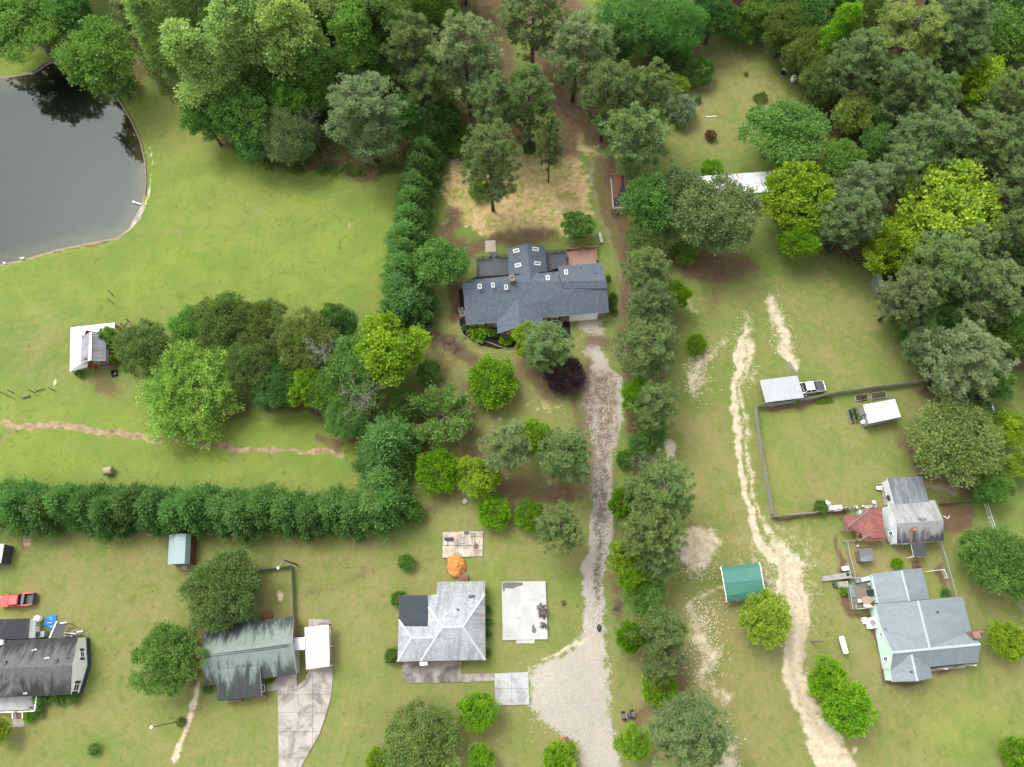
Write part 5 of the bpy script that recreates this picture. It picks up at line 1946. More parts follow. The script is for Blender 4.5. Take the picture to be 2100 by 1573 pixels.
for zx, zy, pl, h, mt in ((515, 745, pn, .7, M_white), (617, 706, pn, .45, M_dkgrey)):
    pipe_vent(hh, hx(zx, zy, pl), mt, h, .09)
m = MB()
q = hx(733, 593, pn)
m.box((q.x, q.y, q.z + .1), (.9, .35, .22), .02)
m.build('roof_vent', M_dkgrey, hh)
hw = walls(hh, [Zh(104, 1146, 2.8), Zh(851, 1132, 2.8), Zh(846, 462, 2.8), Zh(440, 470, 2.8), Zh(437, 574, 2.8), Zh(115, 585, 2.8)], [2.8, 2.8, 2.2, 2.2, 2.6, 2.75], M_offw, d=.55)
window(hh, hw[0], hw[1], .1, .18, .9, 2.2, M_white, M_glass)
window(hh, hw[0], hw[1], .74, .86, .9, 2.2, M_white, M_glass)
m = MB()
m.slab([Zh(292, 1148, 2.3), Zh(358, 1146, 2.3), Zh(360, 1176, 2.05), Zh(294, 1180, 2.05)], .06)
m.build('door_awning', M_white, hh)
wk = thing('concrete_porch', 'stained concrete porch slab in front of the grey hip roofed house', 'porch', Zh(400, 1240, 0))
panels(wk, [(130, 1110), (650, 1105), (648, 1318), (480, 1324), (190, 1326), (158, 1300), (145, 1260)], [100, 230, 302, 472, 660], [1090, 1340], lambda x, y, z: Zh(x, y, z), M_concd, z=.12, gap=1.0)
wk2 = thing('concrete_walk', 'concrete walk from the hip roofed house porch to the four panel pad', 'walk', Zh(790, 1280, 0))
panels(wk2, [(650, 1251), (925, 1246), (925, 1310), (650, 1319)], [640, 740, 830, 930], [1230, 1330], lambda x, y, z: Zh(x, y, z), M_conc, z=.08, gap=1.0)
pd4 = thing('concrete_pad', 'square grey concrete pad of four panels beside the gravel turnaround', 'concrete pad', Zh(1073, 1375, 0))
panels(pd4, [(926, 1246), (1215, 1234), (1223, 1509), (935, 1517)], [900, 1073, 1240], [1220, 1372, 1530], lambda x, y, z: Zh(x, y, z), M_concg, z=.12, gap=1.0)
wp = thing('concrete_slab', 'bare white concrete foundation slab right of the hip roofed house', 'concrete slab', Zh(1185, 720, 0))
m = MB()
m.slab([Zh(988, 468, .25), Zh(1362, 462, .25), Zh(1379, 955, .25), Zh(997, 965, .25)], .3)
m.build('slab', M_concw, wp)
m = MB()
m.slab([Zh(1110, 962, .12), Zh(1268, 958, .12), Zh(1268, 990, .12), Zh(1112, 992, .12)], .16)
m.build('step', M_concw, wp)
for ps in ([(992, 474), (1080, 471), (1168, 474), (1166, 500), (1120, 508), (1085, 528), (1020, 522), (1012, 550), (1000, 548)],
           [(1252, 830), (1262, 832), (1272, 858), (1283, 870), (1280, 900), (1262, 908), (1246, 896), (1244, 870)],
           [(1110, 770), (1140, 760), (1168, 772), (1140, 786), (1118, 784)], [(1035, 930), (1050, 926), (1056, 938), (1044, 946)]):
    m = MB()
    m.poly([Zh(x, y, .254) for x, y in ps][::-1])
    st = m.build('stain', M_stain if len(ps) > 6 else M_concg, wp)


def logpile(label, spots, z0, r=.08, n=30, ln=1.1):
    t = thing('firewood_pile', label, 'firewood', spots[0] + Vector((0, 0, z0)))
    for k in range(n):
        p = spots[0].lerp(spots[1], random.random()) + Vector((random.uniform(-.45, .45), random.uniform(-.3, .3), z0 + .08 + random.random() ** 2 * .25))
        a = random.uniform(-.7, .7) + (1.57 if random.random() < .3 else 0)
        d = Vector((math.cos(a), math.sin(a), random.uniform(-.1, .1))) * ln * random.uniform(.3, .6)
        m = MB()
        m.tube(p - d, p + d, r * random.uniform(.5, 1.1), None, 6)
        m.build('log', BARKW[k % 3], t)


BARKW = [plain('log_bark', (.12, .085, .06), .95, col2=(.05, .04, .03)), plain('log_grey', (.24, .20, .16), .95), plain('log_dark', (.06, .045, .04), .95)]
logpile('loose firewood on the right edge of the white slab', (Zh(1330, 670, 0), Zh(1345, 770, 0)), .25, n=46)
logpile('small heap of sticks below the firewood on the white slab', (Zh(1340, 830, 0), Zh(1352, 845, 0)), .25, n=16, ln=.7)

# junk slab and clay heap
js = thing('concrete_slab', 'cracked stained slab littered with junk above the orange clay heap', 'concrete slab', Zh(655, 150, 0))
panels(js, [(487, 45), (830, 40), (825, 250), (485, 265)], [470, 616, 840], [30, 160, 280], lambda x, y, z: Zh(x, y, z), concrete('sandy_concrete', (.58, .50, .38), (.24, .20, .17), .55, .9), z=.14, gap=1.6)
q0, q1 = Zh(508, 105, .42), Zh(574, 104, .42)
m = MB()
dv = (q1 - q0)
m.lathe(q0, [(0, -.1), (.16, -.07), (.25, 0), (.26, .1), (.26, dv.length - .1), (.25, dv.length), (.15, dv.length + .08), (0, dv.length + .1)], 14, axis=dv)
tag(m.build('steel_tank', plain('blue_black_paint', (.03, .045, .07), .45)), 'dark blue cylindrical tank lying on the junk covered slab', 'tank')
q = Zh(518, 143, 0)
m = MB()
m.box((q.x, q.y, .30), (.42, .55, .3), .1, bev=.05)
tag(m.build('plastic_box', plain('ice_blue', (.50, .66, .72), .5)), 'pale blue plastic box below the dark tank on the slab', 'box')
m = MB()
q = Zh(743, 68, 0)
for dx, dy, w, h in ((0, -.17, .62, .12), (0, .17, .62, .12), (-.26, 0, .12, .24), (.26, 0, .12, .24), (0, 0, .1, .24)):
    m.box((q.x + dx * 1.5, q.y + dy * 1.5, .28), (w * 1.5, h * 1.5, .26), 0)
tag(m.build('concrete_block', M_conc), 'concrete block with two holes at the top of the junk covered slab', 'block')
for i, (x, y, w, d_, h, mt, lb) in enumerate(((660, 85, .5, .3, .2, M_grey, 'grey metal scrap left of the concrete block'), (690, 55, .8, .35, .22, M_dkgrey, 'dark scrap at the top edge of the junk covered slab'),
                                              (795, 85, .9, .12, .12, M_woodlt, 'pale plank near the right end of the junk covered slab'), (768, 165, .7, .6, .25, M_brown, 'rusty brown scrap at the right of the junk covered slab'),
                                              (735, 120, .18, 1.1, .12, M_woodlt, 'upright board between rows on the junk covered slab'), (760, 128, .16, 1.0, .12, M_wood, 'dark board beside the pale boards on the slab'),
                                              (655, 130, .9, .5, .12, M_woodgr, 'grey pallet wood in the middle of the slab'))):
    q = Zh(x, y, 0)
    m = MB()
    for k in range(3):
        m.box((q.x + (k - 1) * w * .28, q.y + random.uniform(-.06, .06), .15 + h / 2 + k * .02), (w * .34 if w > .3 else w * .3, d_ * random.uniform(.8, 1), h * random.uniform(.6, 1)), random.uniform(-.2, .2))
    tag(m.build('scrap', mt), lb, 'scrap')
m = MB()
pil = [(x, y) for x, y in ((530, 268), (560, 232), (600, 228), (645, 250), (682, 300), (688, 340), (668, 395), (640, 420), (600, 440), (560, 420), (530, 380), (524, 320))]
cx, cy = 605, 335
ang = [math.atan2(y - cy, x - cx) % 6.2832 for x, y in pil]
rad_ = [math.hypot(x - cx, y - cy) for x, y in pil]
o_ = sorted(zip(ang, rad_))
aa = np.array([o_[-1][0] - 6.2832] + [q[0] for q in o_] + [o_[0][0] + 6.2832])
ra = np.array([o_[-1][1]] + [q[1] for q in o_] + [o_[0][1]])
rings = []
for k in range(15):
    f = 1 - k / 15
    ring = []
    for t in range(44):
        a = t / 44 * 6.2832
        rr2 = float(np.interp(a, aa, ra)) * f * (1 + .05 * math.sin(a * 3 + 1.3) + .03 * math.sin(a * 5 + k * .4))
        q = Zh(cx + math.cos(a) * rr2, cy + math.sin(a) * rr2, 0)
        nz = float(vnoise(np.array([q.x + 60]), np.array([q.y + 60]), .8, 61)[0]) - .5 + .7 * (float(vnoise(np.array([q.x + 60]), np.array([q.y + 60]), .22, 62)[0]) - .5)
        ring.append(q + Vector((0, 0, max(-.02, 1.0 * (1 - f ** 1.5) + nz * .5 * (1 if k else 0)))))
    rings.append(ring)
m.loft(rings)
oh = m.build('clay_heap', M_orange, None, smooth=True)
tag(oh, 'heap of bright orange clay behind the grey hip roofed house', 'clay heap')
st = thing('wooden_steps', 'small brown wooden stoop between the clay heap and the hip roofed house', 'steps', Zh(660, 430, 0))
for k in range(4):
    m = MB()
    m.slab([Zh(618, 408 + k * 14, .45), Zh(704, 404 + k * 14, .45), Zh(704, 417 + k * 14, .45), Zh(618, 421 + k * 14, .45)], .05)
    m.build('board', M_brown, st)
m = MB()
q = Zh(663, 435, 0)
m.box((q.x, q.y, .2), (1.3, .8, .4))
m.build('frame', M_wood, st)

# ------------------------------------------------------------------ green roofed house
ZG = (390, 1130, 1478 / 310)
Zg = PZ(*ZG)
gx_ = lambda zx, zy, pl: hit(390 + zx / ZG[2], 1130 + zy / ZG[2], pl)
gh = thing('green_roof_house', 'brick house with a green shingle roof streaked black, left of the white carport', 'house', Zg(550, 1000, 0))
wR, eR = Zg(105, 1035, 4.5), Zg(998, 898, 4.5)
sW, sE = Zg(140, 1320, 2.7), Zg(1040, 1205, 2.7)
nW, nE = Zg(140, 748, 2.7), Zg(1012, 635, 2.7)
slope(gh, [wR, eR, sE, sW], S_green, M_white)
slope(gh, [wR, eR, nE, nW], S_green, M_white)
slope(gh, [Zg(246, 1165, 3.75), Zg(678, 1118, 3.75), Zg(700, 1416, 2.35), Zg(268, 1471, 2.35)], S_green, M_white)
cap(gh, gx_(150, 1020, [wR, eR, nE]), gx_(965, 915, [wR, eR, nE]), M_dkgrey, .05)
cap(gh, gx_(120, 1042, [wR, eR, sE]), gx_(965, 936, [wR, eR, sE]), M_dkgrey, .05)
pipe_vent(gh, gx_(392, 800, [wR, eR, nE]), M_dkgrey, .35)
gp = walls(gh, [sW, sE, eR, nE, nW, wR], [2.7, 2.7, 4.5, 2.7, 2.7, 4.5], M_redbrick, d=.35)
gq = walls(gh, [Zg(268, 1471, 2.35), Zg(700, 1416, 2.35), Zg(690, 1240, 2.35), Zg(256, 1295, 2.35)], [2.35, 2.35, 2.9, 2.9], M_redbrick, d=.4)
m = MB()
a, b = gp[1], gp[2]
for (u0, u1, z0, z1) in ((0.02, .98, 1.7, 2.5),):
    d = (b - a)
    nn_ = Vector((d.y, -d.x, 0)).normalized() * .02
    m.poly([a.lerp(b, 0) + nn_ + Vector((0, 0, .05)), b + nn_ + Vector((0, 0, .05)), b + nn_ + Vector((0, 0, 4.3)), a + nn_ + Vector((0, 0, 2.5))])
m.build('gable_siding', M_offw, gh)
window(gh, gq[0], gq[1], .25, .5, .8, 2.0, M_white, M_glass)
window(gh, gq[1], gq[2], .2, .6, .2, 2.1, M_white, M_glass, name='door')
window(gh, gp[0], gp[1], .80, .9, .9, 2.1, M_white, M_glass)
for (x0, y0, x1, y1) in ((357, 1465, 500, 1490), (600, 1425, 742, 1455)):
    m = MB()
    m.slab([Zg(x0, y0, .35), Zg(x1, y0 - 18, .35), Zg(x1, y1 - 18, .35), Zg(x0, y1, .35)], .4)
    m.build('planter', M_redbrick, gh)
m = MB()
m.slab([Zg(705, 592, .3), Zg(800, 588, .3), Zg(800, 668, .3), Zg(702, 672, .3)], .3)
m.build('back_step', M_brown, gh)
ac_unit(Zg(622, 662, 0), .1, 'air conditioner behind the green roofed house', M_grey)
m = MB()
q = Zg(1040, 765, 0)
for k in range(3):
    m.box((q.x, q.y - .5 + k * .5, 1.3), (.16, .3, .45))
m.build('meter_box', M_white, gh)
cp = thing('carport', 'white flat roofed metal carport beside the green roofed house', 'carport', Zg(1240, 940, 0))
ribbed(cp, Zg(1118, 745, 2.6), Zg(1355, 720, 2.6), Zg(1367, 1130, 2.5), Zg(1132, 1163, 2.5), T_cream, 16, name='roof_sheet', groups=4)
for x, y in ((1135, 760), (1345, 735), (1140, 950), (1350, 930), (1145, 1145), (1355, 1118)):
    q = Zg(x, y, 2.5)
    m = MB()
    m.box((q.x, q.y, 1.24), (.09, .09, 2.48))
    m.build('post', M_white, cp)
m = MB()
for (p, q) in (((1118, 747), (1355, 722)), ((1132, 1161), (1367, 1128)), ((1119, 747), (1133, 1161)), ((1355, 722), (1366, 1128))):
    a, b = Zg(*p, 2.5), Zg(*q, 2.5)
    a.z = b.z = 2.49
    d = b - a
    m.box((a + b) / 2 + Vector((0, 0, -.04)), (d.length, .06, .14), math.atan2(d.y, d.x))
m.build('gutter', M_brown, cp)
bw = thing('breezeway_roof', 'small white roof joining the green roofed house to its carport', 'roof', Zg(1062, 905, 0))
ribbed(bw, Zg(1000, 851, 2.75), Zg(1122, 840, 2.75), Zg(1125, 965, 2.7), Zg(1003, 972, 2.7), T_white, 8, name='roof_sheet', groups=2)
for x, y in ((1070, 850), (1072, 962)):
    q = Zg(x, y, 2.7)
    m = MB()
    m.box((q.x, q.y, 1.32), (.08, .08, 2.64))
    m.build('post', M_white, bw)
Z6 = PZ(525, 1173, 2065 / 525)
dw = thing('concrete_driveway', 'curving concrete driveway of jointed panels below the white carport', 'driveway', Z6(400, 1200, 0))
panels(dw, [(85, 900), (170, 850), (330, 800), (332, 922), (385, 872), (425, 810), (425, 380), (605, 380), (618, 860), (606, 1000), (572, 1130), (510, 1310), (420, 1470), (355, 1590), (190, 1660), (182, 1573), (176, 955), (85, 960)],
       [60, 175, 338, 456, 640], [360, 600, 800, 990, 1132, 1285, 1500, 1700], lambda x, y, z: Z6(x, y, z), M_conc, z=.07, gap=.9)
m = MB()
m.path([Z6(x, y, .12) for x, y in ((432, 800), (425, 850), (395, 905), (340, 945), (250, 955))], [.12, .12, .12, .12, .09], 5)
tag(m.build('concrete_kerb', M_conc), 'low kerb curving along the inner edge of the concrete driveway', 'kerb')

# ------------------------------------------------------------------ black roofed house at the left edge
ZL = (0, 1230, 1510 / 240)
Zl = PZ(*ZL)
lx = lambda zx, zy, pl: hit(zx / ZL[2], 1230 + zy / ZL[2], pl)
lh = thing('black_roof_house', 'house with a black streaked roof and white gable wall on the left edge', 'house', Zl(400, 850, 0))
r0, r1 = Zl(-300, 893, 4.75), Zl(932, 850, 4.75)
s0, s1 = Zl(-300, 1272, 2.9), Zl(915, 1222, 2.9)
n0, n1 = Zl(-300, 535, 2.9), Zl(1012, 483, 2.9)
slope(lh, [s0, s1, r1, r0], S_black, M_white)
slope(lh, [n0, n1, r1, r0], S_black, M_white)
slope(lh, [Zl(185, 905, 4.62), Zl(135, 1258, 3.75), Zl(345, 1243, 3.0)], S_black, M_dkgrey, t=.04)
slope(lh, [Zl(185, 905, 4.62), Zl(135, 1258, 3.75), Zl(-60, 1264, 3.0)], S_black, M_dkgrey, t=.04)
lw = walls(lh, [s0, s1, r1, n1, n0], [2.9, 2.9, 4.75, 2.9, 2.9], M_white, z0=.75, d=.12)
walls(lh, [s0, s1, r1, n1, n0], [1.0, 1.0, 1.0, 1.0, 1.0], M_navy, d=.02, name='skirting')
window(lh, lw[1], lw[2], .10, .34, 1.3, 2.6, M_white, M_glass, shutter=M_navy)
window(lh, lw[2], lw[3], .30, .50, 1.5, 2.5, M_white, M_glass, shutter=M_navy)
NS = [n0, n1, r1]
for zx, zy, pl, h, mt in ((455, 650, NS, .7, M_white), (615, 755, NS, .6, M_white), (880, 750, NS, .3, M_dkgrey), (335, 1205, [s0, s1, r1], .5, M_white)):
    pipe_vent(lh, lx(zx, zy, pl), mt, h, .08)
for zx, zy in ((730, 790), (70, 815)):
    q = lx(zx, zy, NS)
    m = MB()
    m.box((q.x, q.y, q.z + .12), (.5, .5, .28), .1)
    m.build('roof_vent', M_dkgrey, lh)
m = MB()
q = Zl(12, 555, 3.3)
m.box((q.x, q.y, 3.4), (.8, .7, .5), .2)
m.build('roof_cooler', M_white, lh)
slope(lh, [Zl(-300, 262, 2.85), Zl(382, 240, 2.85), Zl(360, 500, 3.0), Zl(-300, 520, 3.0)], S_black, M_dkgrey, name='rear_roof')
walls(lh, [Zl(-300, 262, 2.85), Zl(382, 240, 2.85), Zl(360, 500, 2.85), Zl(-300, 520, 2.85)], 2.9, M_white, d=.2)
pr = thing('front_porch', 'grey floored porch with white railing on the front of the black roofed house', 'porch', Zl(240, 1340, 0))
m = MB()
m.slab([Zl(-300, 1230, .6), Zl(500, 1215, .6), Zl(462, 1420, .6), Zl(-300, 1440, .6)], .5)
m.build('floor', M_concg, pr)
railing(pr, [Zl(500, 1250, 1), Zl(470, 1432, 1), Zl(265, 1442, 1)], M_white, .9, 1.7, .6)
railing(pr, [Zl(210, 1444, 1), Zl(-200, 1455, 1)], M_white, .9, 1.7, .6)
railing(pr, [Zl(160, 1448, 1), Zl(165, 1530, 1)], M_white, .85, 1.2, .2)
railing(pr, [Zl(290, 1448, 1), Zl(292, 1525, 1)], M_white, .85, 1.2, .2)
for k in range(4):
    m = MB()
    m.slab([Zl(165, 1448 + k * 22, .46 - k * .13), Zl(290, 1445 + k * 22, .46 - k * .13), Zl(290, 1468 + k * 22, .46 - k * .13), Zl(165, 1470 + k * 22, .46 - k * .13)], .12)
    m.build('step', M_redbrick, pr)
wk3 = thing('concrete_walk', 'short walk below the white porch steps on the left edge', 'walk', Zl(240, 1560, 0))
m = MB()
m.slab([Zl(160, 1540, .05), Zl(318, 1535, .05), Zl(315, 1640, .05), Zl(165, 1645, .05)], .1)
m.build('slab', M_conc, wk3)
rd = thing('rear_stair', 'white railed stair beside the rear roof of the black roofed house', 'stair', Zl(415, 380, 0))
for k in range(9):
    m = MB()
    m.slab([Zl(380, 262 + k * 25, 1.5), Zl(450, 262 + k * 25, 1.5), Zl(446, 284 + k * 25, 1.5), Zl(376, 284 + k * 25, 1.5)], .05)
    m.build('board', M_white, rd)
m = MB()
m.box(Zl(470, 330, .5), (.5, 2.6, 1.0), .03)
m.build('side_panel', plain('pale_yellow', (.62, .58, .36), .7), rd)
lt = thing('lean_to', 'black corrugated lean to roof behind the black roofed house', 'lean-to', Zl(755, 390, 0))
ribbed(lt, Zl(738, 292, 2.0), Zl(640, 500, 2.0), Zl(795, 500, 1.7), Zl(862, 296, 1.7), plain('black_sheet', (.05, .055, .065), .5, col2=(.09, .095, .10)), 9, .05, name='roof_sheet', groups=3)
m = MB()
a, b = Zl(735, 275, 2.05), Zl(642, 490, 2.05)
m.box((a + b) / 2, ((b - a).length, .14, .16), math.atan2((b - a).y, (b - a).x))
a, b = Zl(775, 300, 2.0), Zl(860, 293, 1.9)
m.box((a + b) / 2, ((b - a).length, .14, .16), math.atan2((b - a).y, (b - a).x))
m.build('white_beam', M_white, lt)
for x, y in ((750, 310), (850, 310), (660, 480), (790, 480)):
    q = Zl(x, y, 1.8)
    m = MB()
    m.box((q.x, q.y, .85), (.09, .09, 1.7))
    m.build('post', M_wood, lt)
ac_unit(Zl(540, 450, 0), 0, 'greenish air conditioner between the tarp and the black roofed house', plain('green_grey', (.36, .43, .39), .5), (1.9, .9, .9))
q = Zl(513, 250, 0)
wb_ = thing('white_drum', 'white faceted plastic drum beside the blue tarp', 'drum', q)
m = MB()
m.lathe((q.x, q.y, 0), [(.5, 0), (.55, .1), (.55, .8), (.48, .92), (.1, .96), (0, .96)], 8)
m.build('body', M_white, wb_)
tp = MB()
pl_ = [(610, 215), (660, 195), (735, 195), (742, 250), (720, 330), (690, 380), (640, 378), (555, 315), (590, 280)]
c_ = (650, 285)
rg = []
for f, z in ((1.0, .03), (.85, .25), (.6, .42), (.3, .38), (.08, .5)):
    rg.append([Zl(c_[0] + (x - c_[0]) * f, c_[1] + (y - c_[1]) * f, 0) + Vector((random.uniform(-.06, .06), random.uniform(-.06, .06), z + random.uniform(-.12, .12) * (f < 1))) for x, y in pl_])
tp.loft(rg)
tag(tp.build('blue_tarp', plain('tarp_blue', (.02, .17, .46), .35, col2=(.015, .10, .30), scale=3)), 'crumpled bright blue tarp behind the black roofed house', 'tarp')
m = MB()
q = Zl(678, 298, 0)
m.box((q.x, q.y, .62), (.8, .16, .07), -.15)
tag(m.build('plank', plain('fresh_wood', (.60, .36, .12), .7)), 'yellow plank lying on the blue tarp', 'plank')
jp = thing('timber_pile', 'untidy stack of old timber behind the white gable', 'timber', Zl(975, 430, 0))
for k in range(22):
    q = Zl(random.uniform(900, 1070), random.uniform(395, 470), 0)
    m = MB()
    m.box((q.x, q.y, .15 + random.random() * .5), (random.uniform(.6, 1.6), .14, .06), random.uniform(-.3, .3))
    m.build('board', [M_woodlt, M_wood, M_brown, M_white][k % 4], jp)
m = MB()
for s in (0, .3):
    m.tube(Zl(1050, 440, .5) + Vector((0, s, 0)), Zl(1125, 450, .6) + Vector((0, s, 0)), .03)
for k in range(4):
    q = Zl(1055 + k * 18, 442 + k * 2, .55)
    m.tube(q, q + Vector((0, .3, 0)), .02)
tag(m.build('ladder', M_woodgr), 'short grey ladder lying right of the timber stack', 'ladder')
eb = thing('white_shed', 'white shed cut by the left edge above the red pickup', 'shed', P(-20, 1135, 0))
ribbed(eb, P(-60, 1118, 2.4), P(9, 1115, 2.4), P(2, 1155, 2.3), P(-66, 1158, 2.3), T_galv, 14, name='roof_sheet', groups=2)
walls(eb, [P(-60, 1118, 2.3), P(9, 1115, 2.3), P(2, 1155, 2.3), P(-66, 1158, 2.3)], 2.4, M_dkgrey, d=.15)

# ------------------------------------------------------------------ teal gambrel shed below the hedge
ZT = (330, 1080, 1573 / 90)
Zt = PZ(*ZT)
ts = thing('garden_shed', 'small brown shed with teal metal gambrel roof below the long hedge', 'shed', Zt(700, 800, 0))
za, zb, zc_ = 2.2, 3.0, 3.3
top = [(300, 290, za), (505, 262, zb), (610, 255, zc_), (900, 250, zb + .05), (1085, 250, za)]
bot = [(245, 1365, za), (450, 1345, zb), (575, 1340, zc_), (850, 1330, zb + .05), (1030, 1350, za)]
for i in range(4):
    ribbed(ts, Zt(*bot[i]), Zt(*top[i]), Zt(*top[i + 1]), Zt(*bot[i + 1]), T_teal, 20, .03, name='roof_sheet')
m = MB()
ring = inset([Zt(*bot[0]), Zt(*bot[4]), Zt(*top[4]), Zt(*top[0])], .15)
m.wall(ring, 0, za - .05)
for pr_ in (bot, top):
    ps = [Zt(*q) for q in pr_]
    c_ = sum(ps, Vector()) / 5
    cc = (ring[0] + ring[2]) / 2
    m.poly([p + (cc - c_).normalized() * .12 + Vector((0, 0, -.06)) for p in ps])
m.build('wall', M_brown, ts)
m = MB()
a, b = Zt(1090, 60, 1.2), Zt(1075, 230, 1.2)
m.box(((a + b) / 2).to_tuple(), (.06, (b - a).length, 1.9))
m.build('door', plain('orange_door', (.55, .10, .02), .6), ts)
m = MB()
m.slab([Zt(720, 1400, .1), Zt(960, 1400, .1), Zt(950, 1540, .05), Zt(760, 1540, .05)], .1)
m.build('ramp', M_woodlt, ts)

# ------------------------------------------------------------------ barn by the grove
ZB = (120, 640, 1783 / 170)
Zb = PZ(*ZB)
bn = thing('red_barn', 'red barn with grey shingle roof and white sheet metal side roofs beside the grove', 'barn', Zb(700, 800, 0))
ribbed(bn, Zb(240, 1285, 2.1), Zb(262, 328, 2.1), Zb(500, 500, 2.9), Zb(475, 1120, 2.9), T_white, 26, .03, name='roof_sheet', groups=4)
ribbed(bn, Zb(262, 328, 2.1), Zb(1210, 225, 2.2), Zb(1195, 470, 2.95), Zb(480, 500, 2.95), T_white, 26, .03, name='roof_sheet', groups=4)
ribbed(bn, Zb(240, 1285, 2.1), Zb(475, 1100, 2.92), Zb(640, 1090, 2.92), Zb(618, 1190, 2.15), T_white, 6, .03, name='roof_sheet')
rA, rB = Zb(692, 432, 4.7), Zb(675, 1036, 4.7)
slope(bn, [Zb(500, 515, 3.1), rA, rB, Zb(475, 1117, 3.1)], S_barn, M_white)
slope(bn, [Zb(1018, 430, 3.1), rA, rB, Zb(1010, 1048, 3.1)], S_barn, M_white)
cap(bn, rA, rB, M_white, .22)
slope(bn, [Zb(1018, 470, 2.7), Zb(1080, 480, 2.3), Zb(1078, 1105, 2.3), Zb(1015, 1050, 2.7)], M_grey, M_grey, t=.05, name='side_roof')
bwl = walls(bn, [Zb(475, 1117, 3.1), Zb(675, 1090, 3.1), Zb(1010, 1048, 3.1), Zb(1018, 430, 3.1), Zb(692, 432, 3.1), Zb(500, 515, 3.1)], [3.1, 4.7, 3.1, 3.1, 4.7, 3.1], M_red, d=.3)
m = MB()
a, b = bwl[1], bwl[2]
d = (b - a)
n_ = Vector((d.y, -d.x, 0)).normalized()
m.box(a.lerp(b, .35) + n_ * .06 + Vector((0, 0, 2.6)), (1.3, .05, .8), math.atan2(d.y, d.x))
m.build('loft_door', M_grey, bn)
window(bn, a, b, .12, .72, .2, 1.7, M_woodgr, M_glass, name='barn_door', bars=2)
for (x, y) in ((262, 1250), (255, 780), (275, 350), (1195, 250), (740, 270)):
    q = Zb(x, y, 2.0)
    m = MB()
    m.box((q.x, q.y, .98), (.12, .12, 1.96))
    m.build('post', M_wood, bn)
m = MB()
m.tube(Zb(742, 1120, 1.6), Zb(765, 1310, 0), .05)
m.build('prop', M_woodlt, bn)
gt = thing('farm_gate', 'tubular metal farm gate leaning at the barn front', 'gate', Zb(1120, 1200, 0))
for k in range(5):
    m = MB()
    m.tube(Zb(960, 1190, .15 + k * .25), Zb(1230, 1150, .15 + k * .25), .025)
    m.build('rail', M_grey, gt)
for x, y in ((960, 1190), (1095, 1170), (1230, 1150)):
    m = MB()
    m.tube(Zb(x, y, 0), Zb(x, y, 0) + Vector((0, 0, 1.25)), .03)
    m.build('upright', M_grey, gt)
q = Zb(1215, 1325, 0)
bx = thing('black_tub', 'black stock tub in front of the barn gate', 'tub', q)
m = MB()
for s in (-1, 1):
    m.box((q.x + s * .42, q.y, .25), (.08, 1.1, .5), .2)
    m.box((q.x, q.y + s * .52, .25), (.78, .08, .5), .2)
m.box((q.x, q.y, .05), (.76, .94, .06), .2)
m.build('body', M_black, bx)
m = MB()
m.box((q.x + .05, q.y - .05, .12), (.3, .22, .05), .6)
m.build('bottom_cover', M_concw, bx)
cor = thing('barn_pen', 'rough timber pen with red boards at the upper right of the barn', 'pen', Zb(1380, 330, 0))
for (x0, y0, x1, y1, mt) in ((1210, 305, 1420, 290, M_wood), (1225, 330, 1400, 320, M_wood), (1390, 310, 1520, 200, M_dkgrey), (1515, 240, 1530, 440, M_woodlt), (1550, 300, 1560, 440, M_red), (1575, 300, 1575, 430, M_red), (1380, 320, 1385, 400, M_orange), (1470, 270, 1500, 330, M_red)):
    for z in (.5, 1.1):
        m = MB()
        a, b = Zb(x0, y0, z), Zb(x1, y1, z)
        d = b - a
        m.box((a + b) / 2, (d.length, .06, .2), math.atan2(d.y, d.x))
        m.build('board', mt, cor)
for x, y in ((1215, 305), (1400, 300), (1520, 205), (1530, 440)):
    q = Zb(x, y, 0)
    m = MB()
    m.box((q.x, q.y, .65), (.14, .14, 1.3))
    m.build('post', M_wood, cor)

# ------------------------------------------------------------------ blue grey house on the right
ZR = (1670, 1150, 2097 / 360)
Zr = PZ(*ZR)
rx_ = lambda zx, zy, pl: hit(1670 + zx / ZR[2], 1150 + zy / ZR[2], pl)
rh = thing('mint_house', 'mint green house with a large blue grey shingle roof at the lower right', 'house', Zr(1300, 900, 0))
e_, g_ = 2.9, 5.0
K = Zr(1380, 1045, g_)
N0 = Zr(1238, 475, g_)
W0, Wk, Wg = Zr(725, 520, e_), Zr(800, 812, e_), Zr(937, 1097, g_)
E0, Ek, Eg = Zr(1770, 425, e_), Zr(1880, 838, e_), Zr(1985, 997, g_)
slope(rh, [W0, Wk, K, N0], S_lblue, M_white)
slope(rh, [E0, Ek, K, N0], S_lblue, M_white)
slope(rh, [Wk, K, Wg], S_lblue, M_white)
slope(rh, [Ek, K, Eg], S_lblue, M_white)
slope(rh, [Wg, Eg, Zr(1955, 1212, e_), Zr(905, 1318, e_)], S_lblue, M_white)
F0, F1 = Zr(1160, 1118, 4.75), Zr(1232, 1438, 4.75)
slope(rh, [F0, F1, Zr(930, 1448, e_ + .04), Zr(903, 1268, e_ + .04)], S_lblue, M_white)
slope(rh, [F0, F1, Zr(1413, 1400, e_ + .04), Zr(1380, 1262, e_ + .04)], S_lblue, M_white)
w0, w1 = Zr(1040, 112, 3.9), Zr(1135, 480, 3.9)
slope(rh, [w0, w1, Zr(768, 515, 2.7), Zr(688, 155, 2.7)], S_lblue, M_white)
slope(rh, [w0, w1, Zr(1380, 455, 2.7), Zr(1285, 92, 2.7)], S_lblue, M_white)
M_cap2 = plain('pale_blue_ridge', (.38, .45, .475), .85, col2=(.32, .38, .40))
for p, q in ((K, N0), (Wg, Eg), (F0, F1), (w0, w1)):
    cap(rh, p, q, M_cap2, .17)
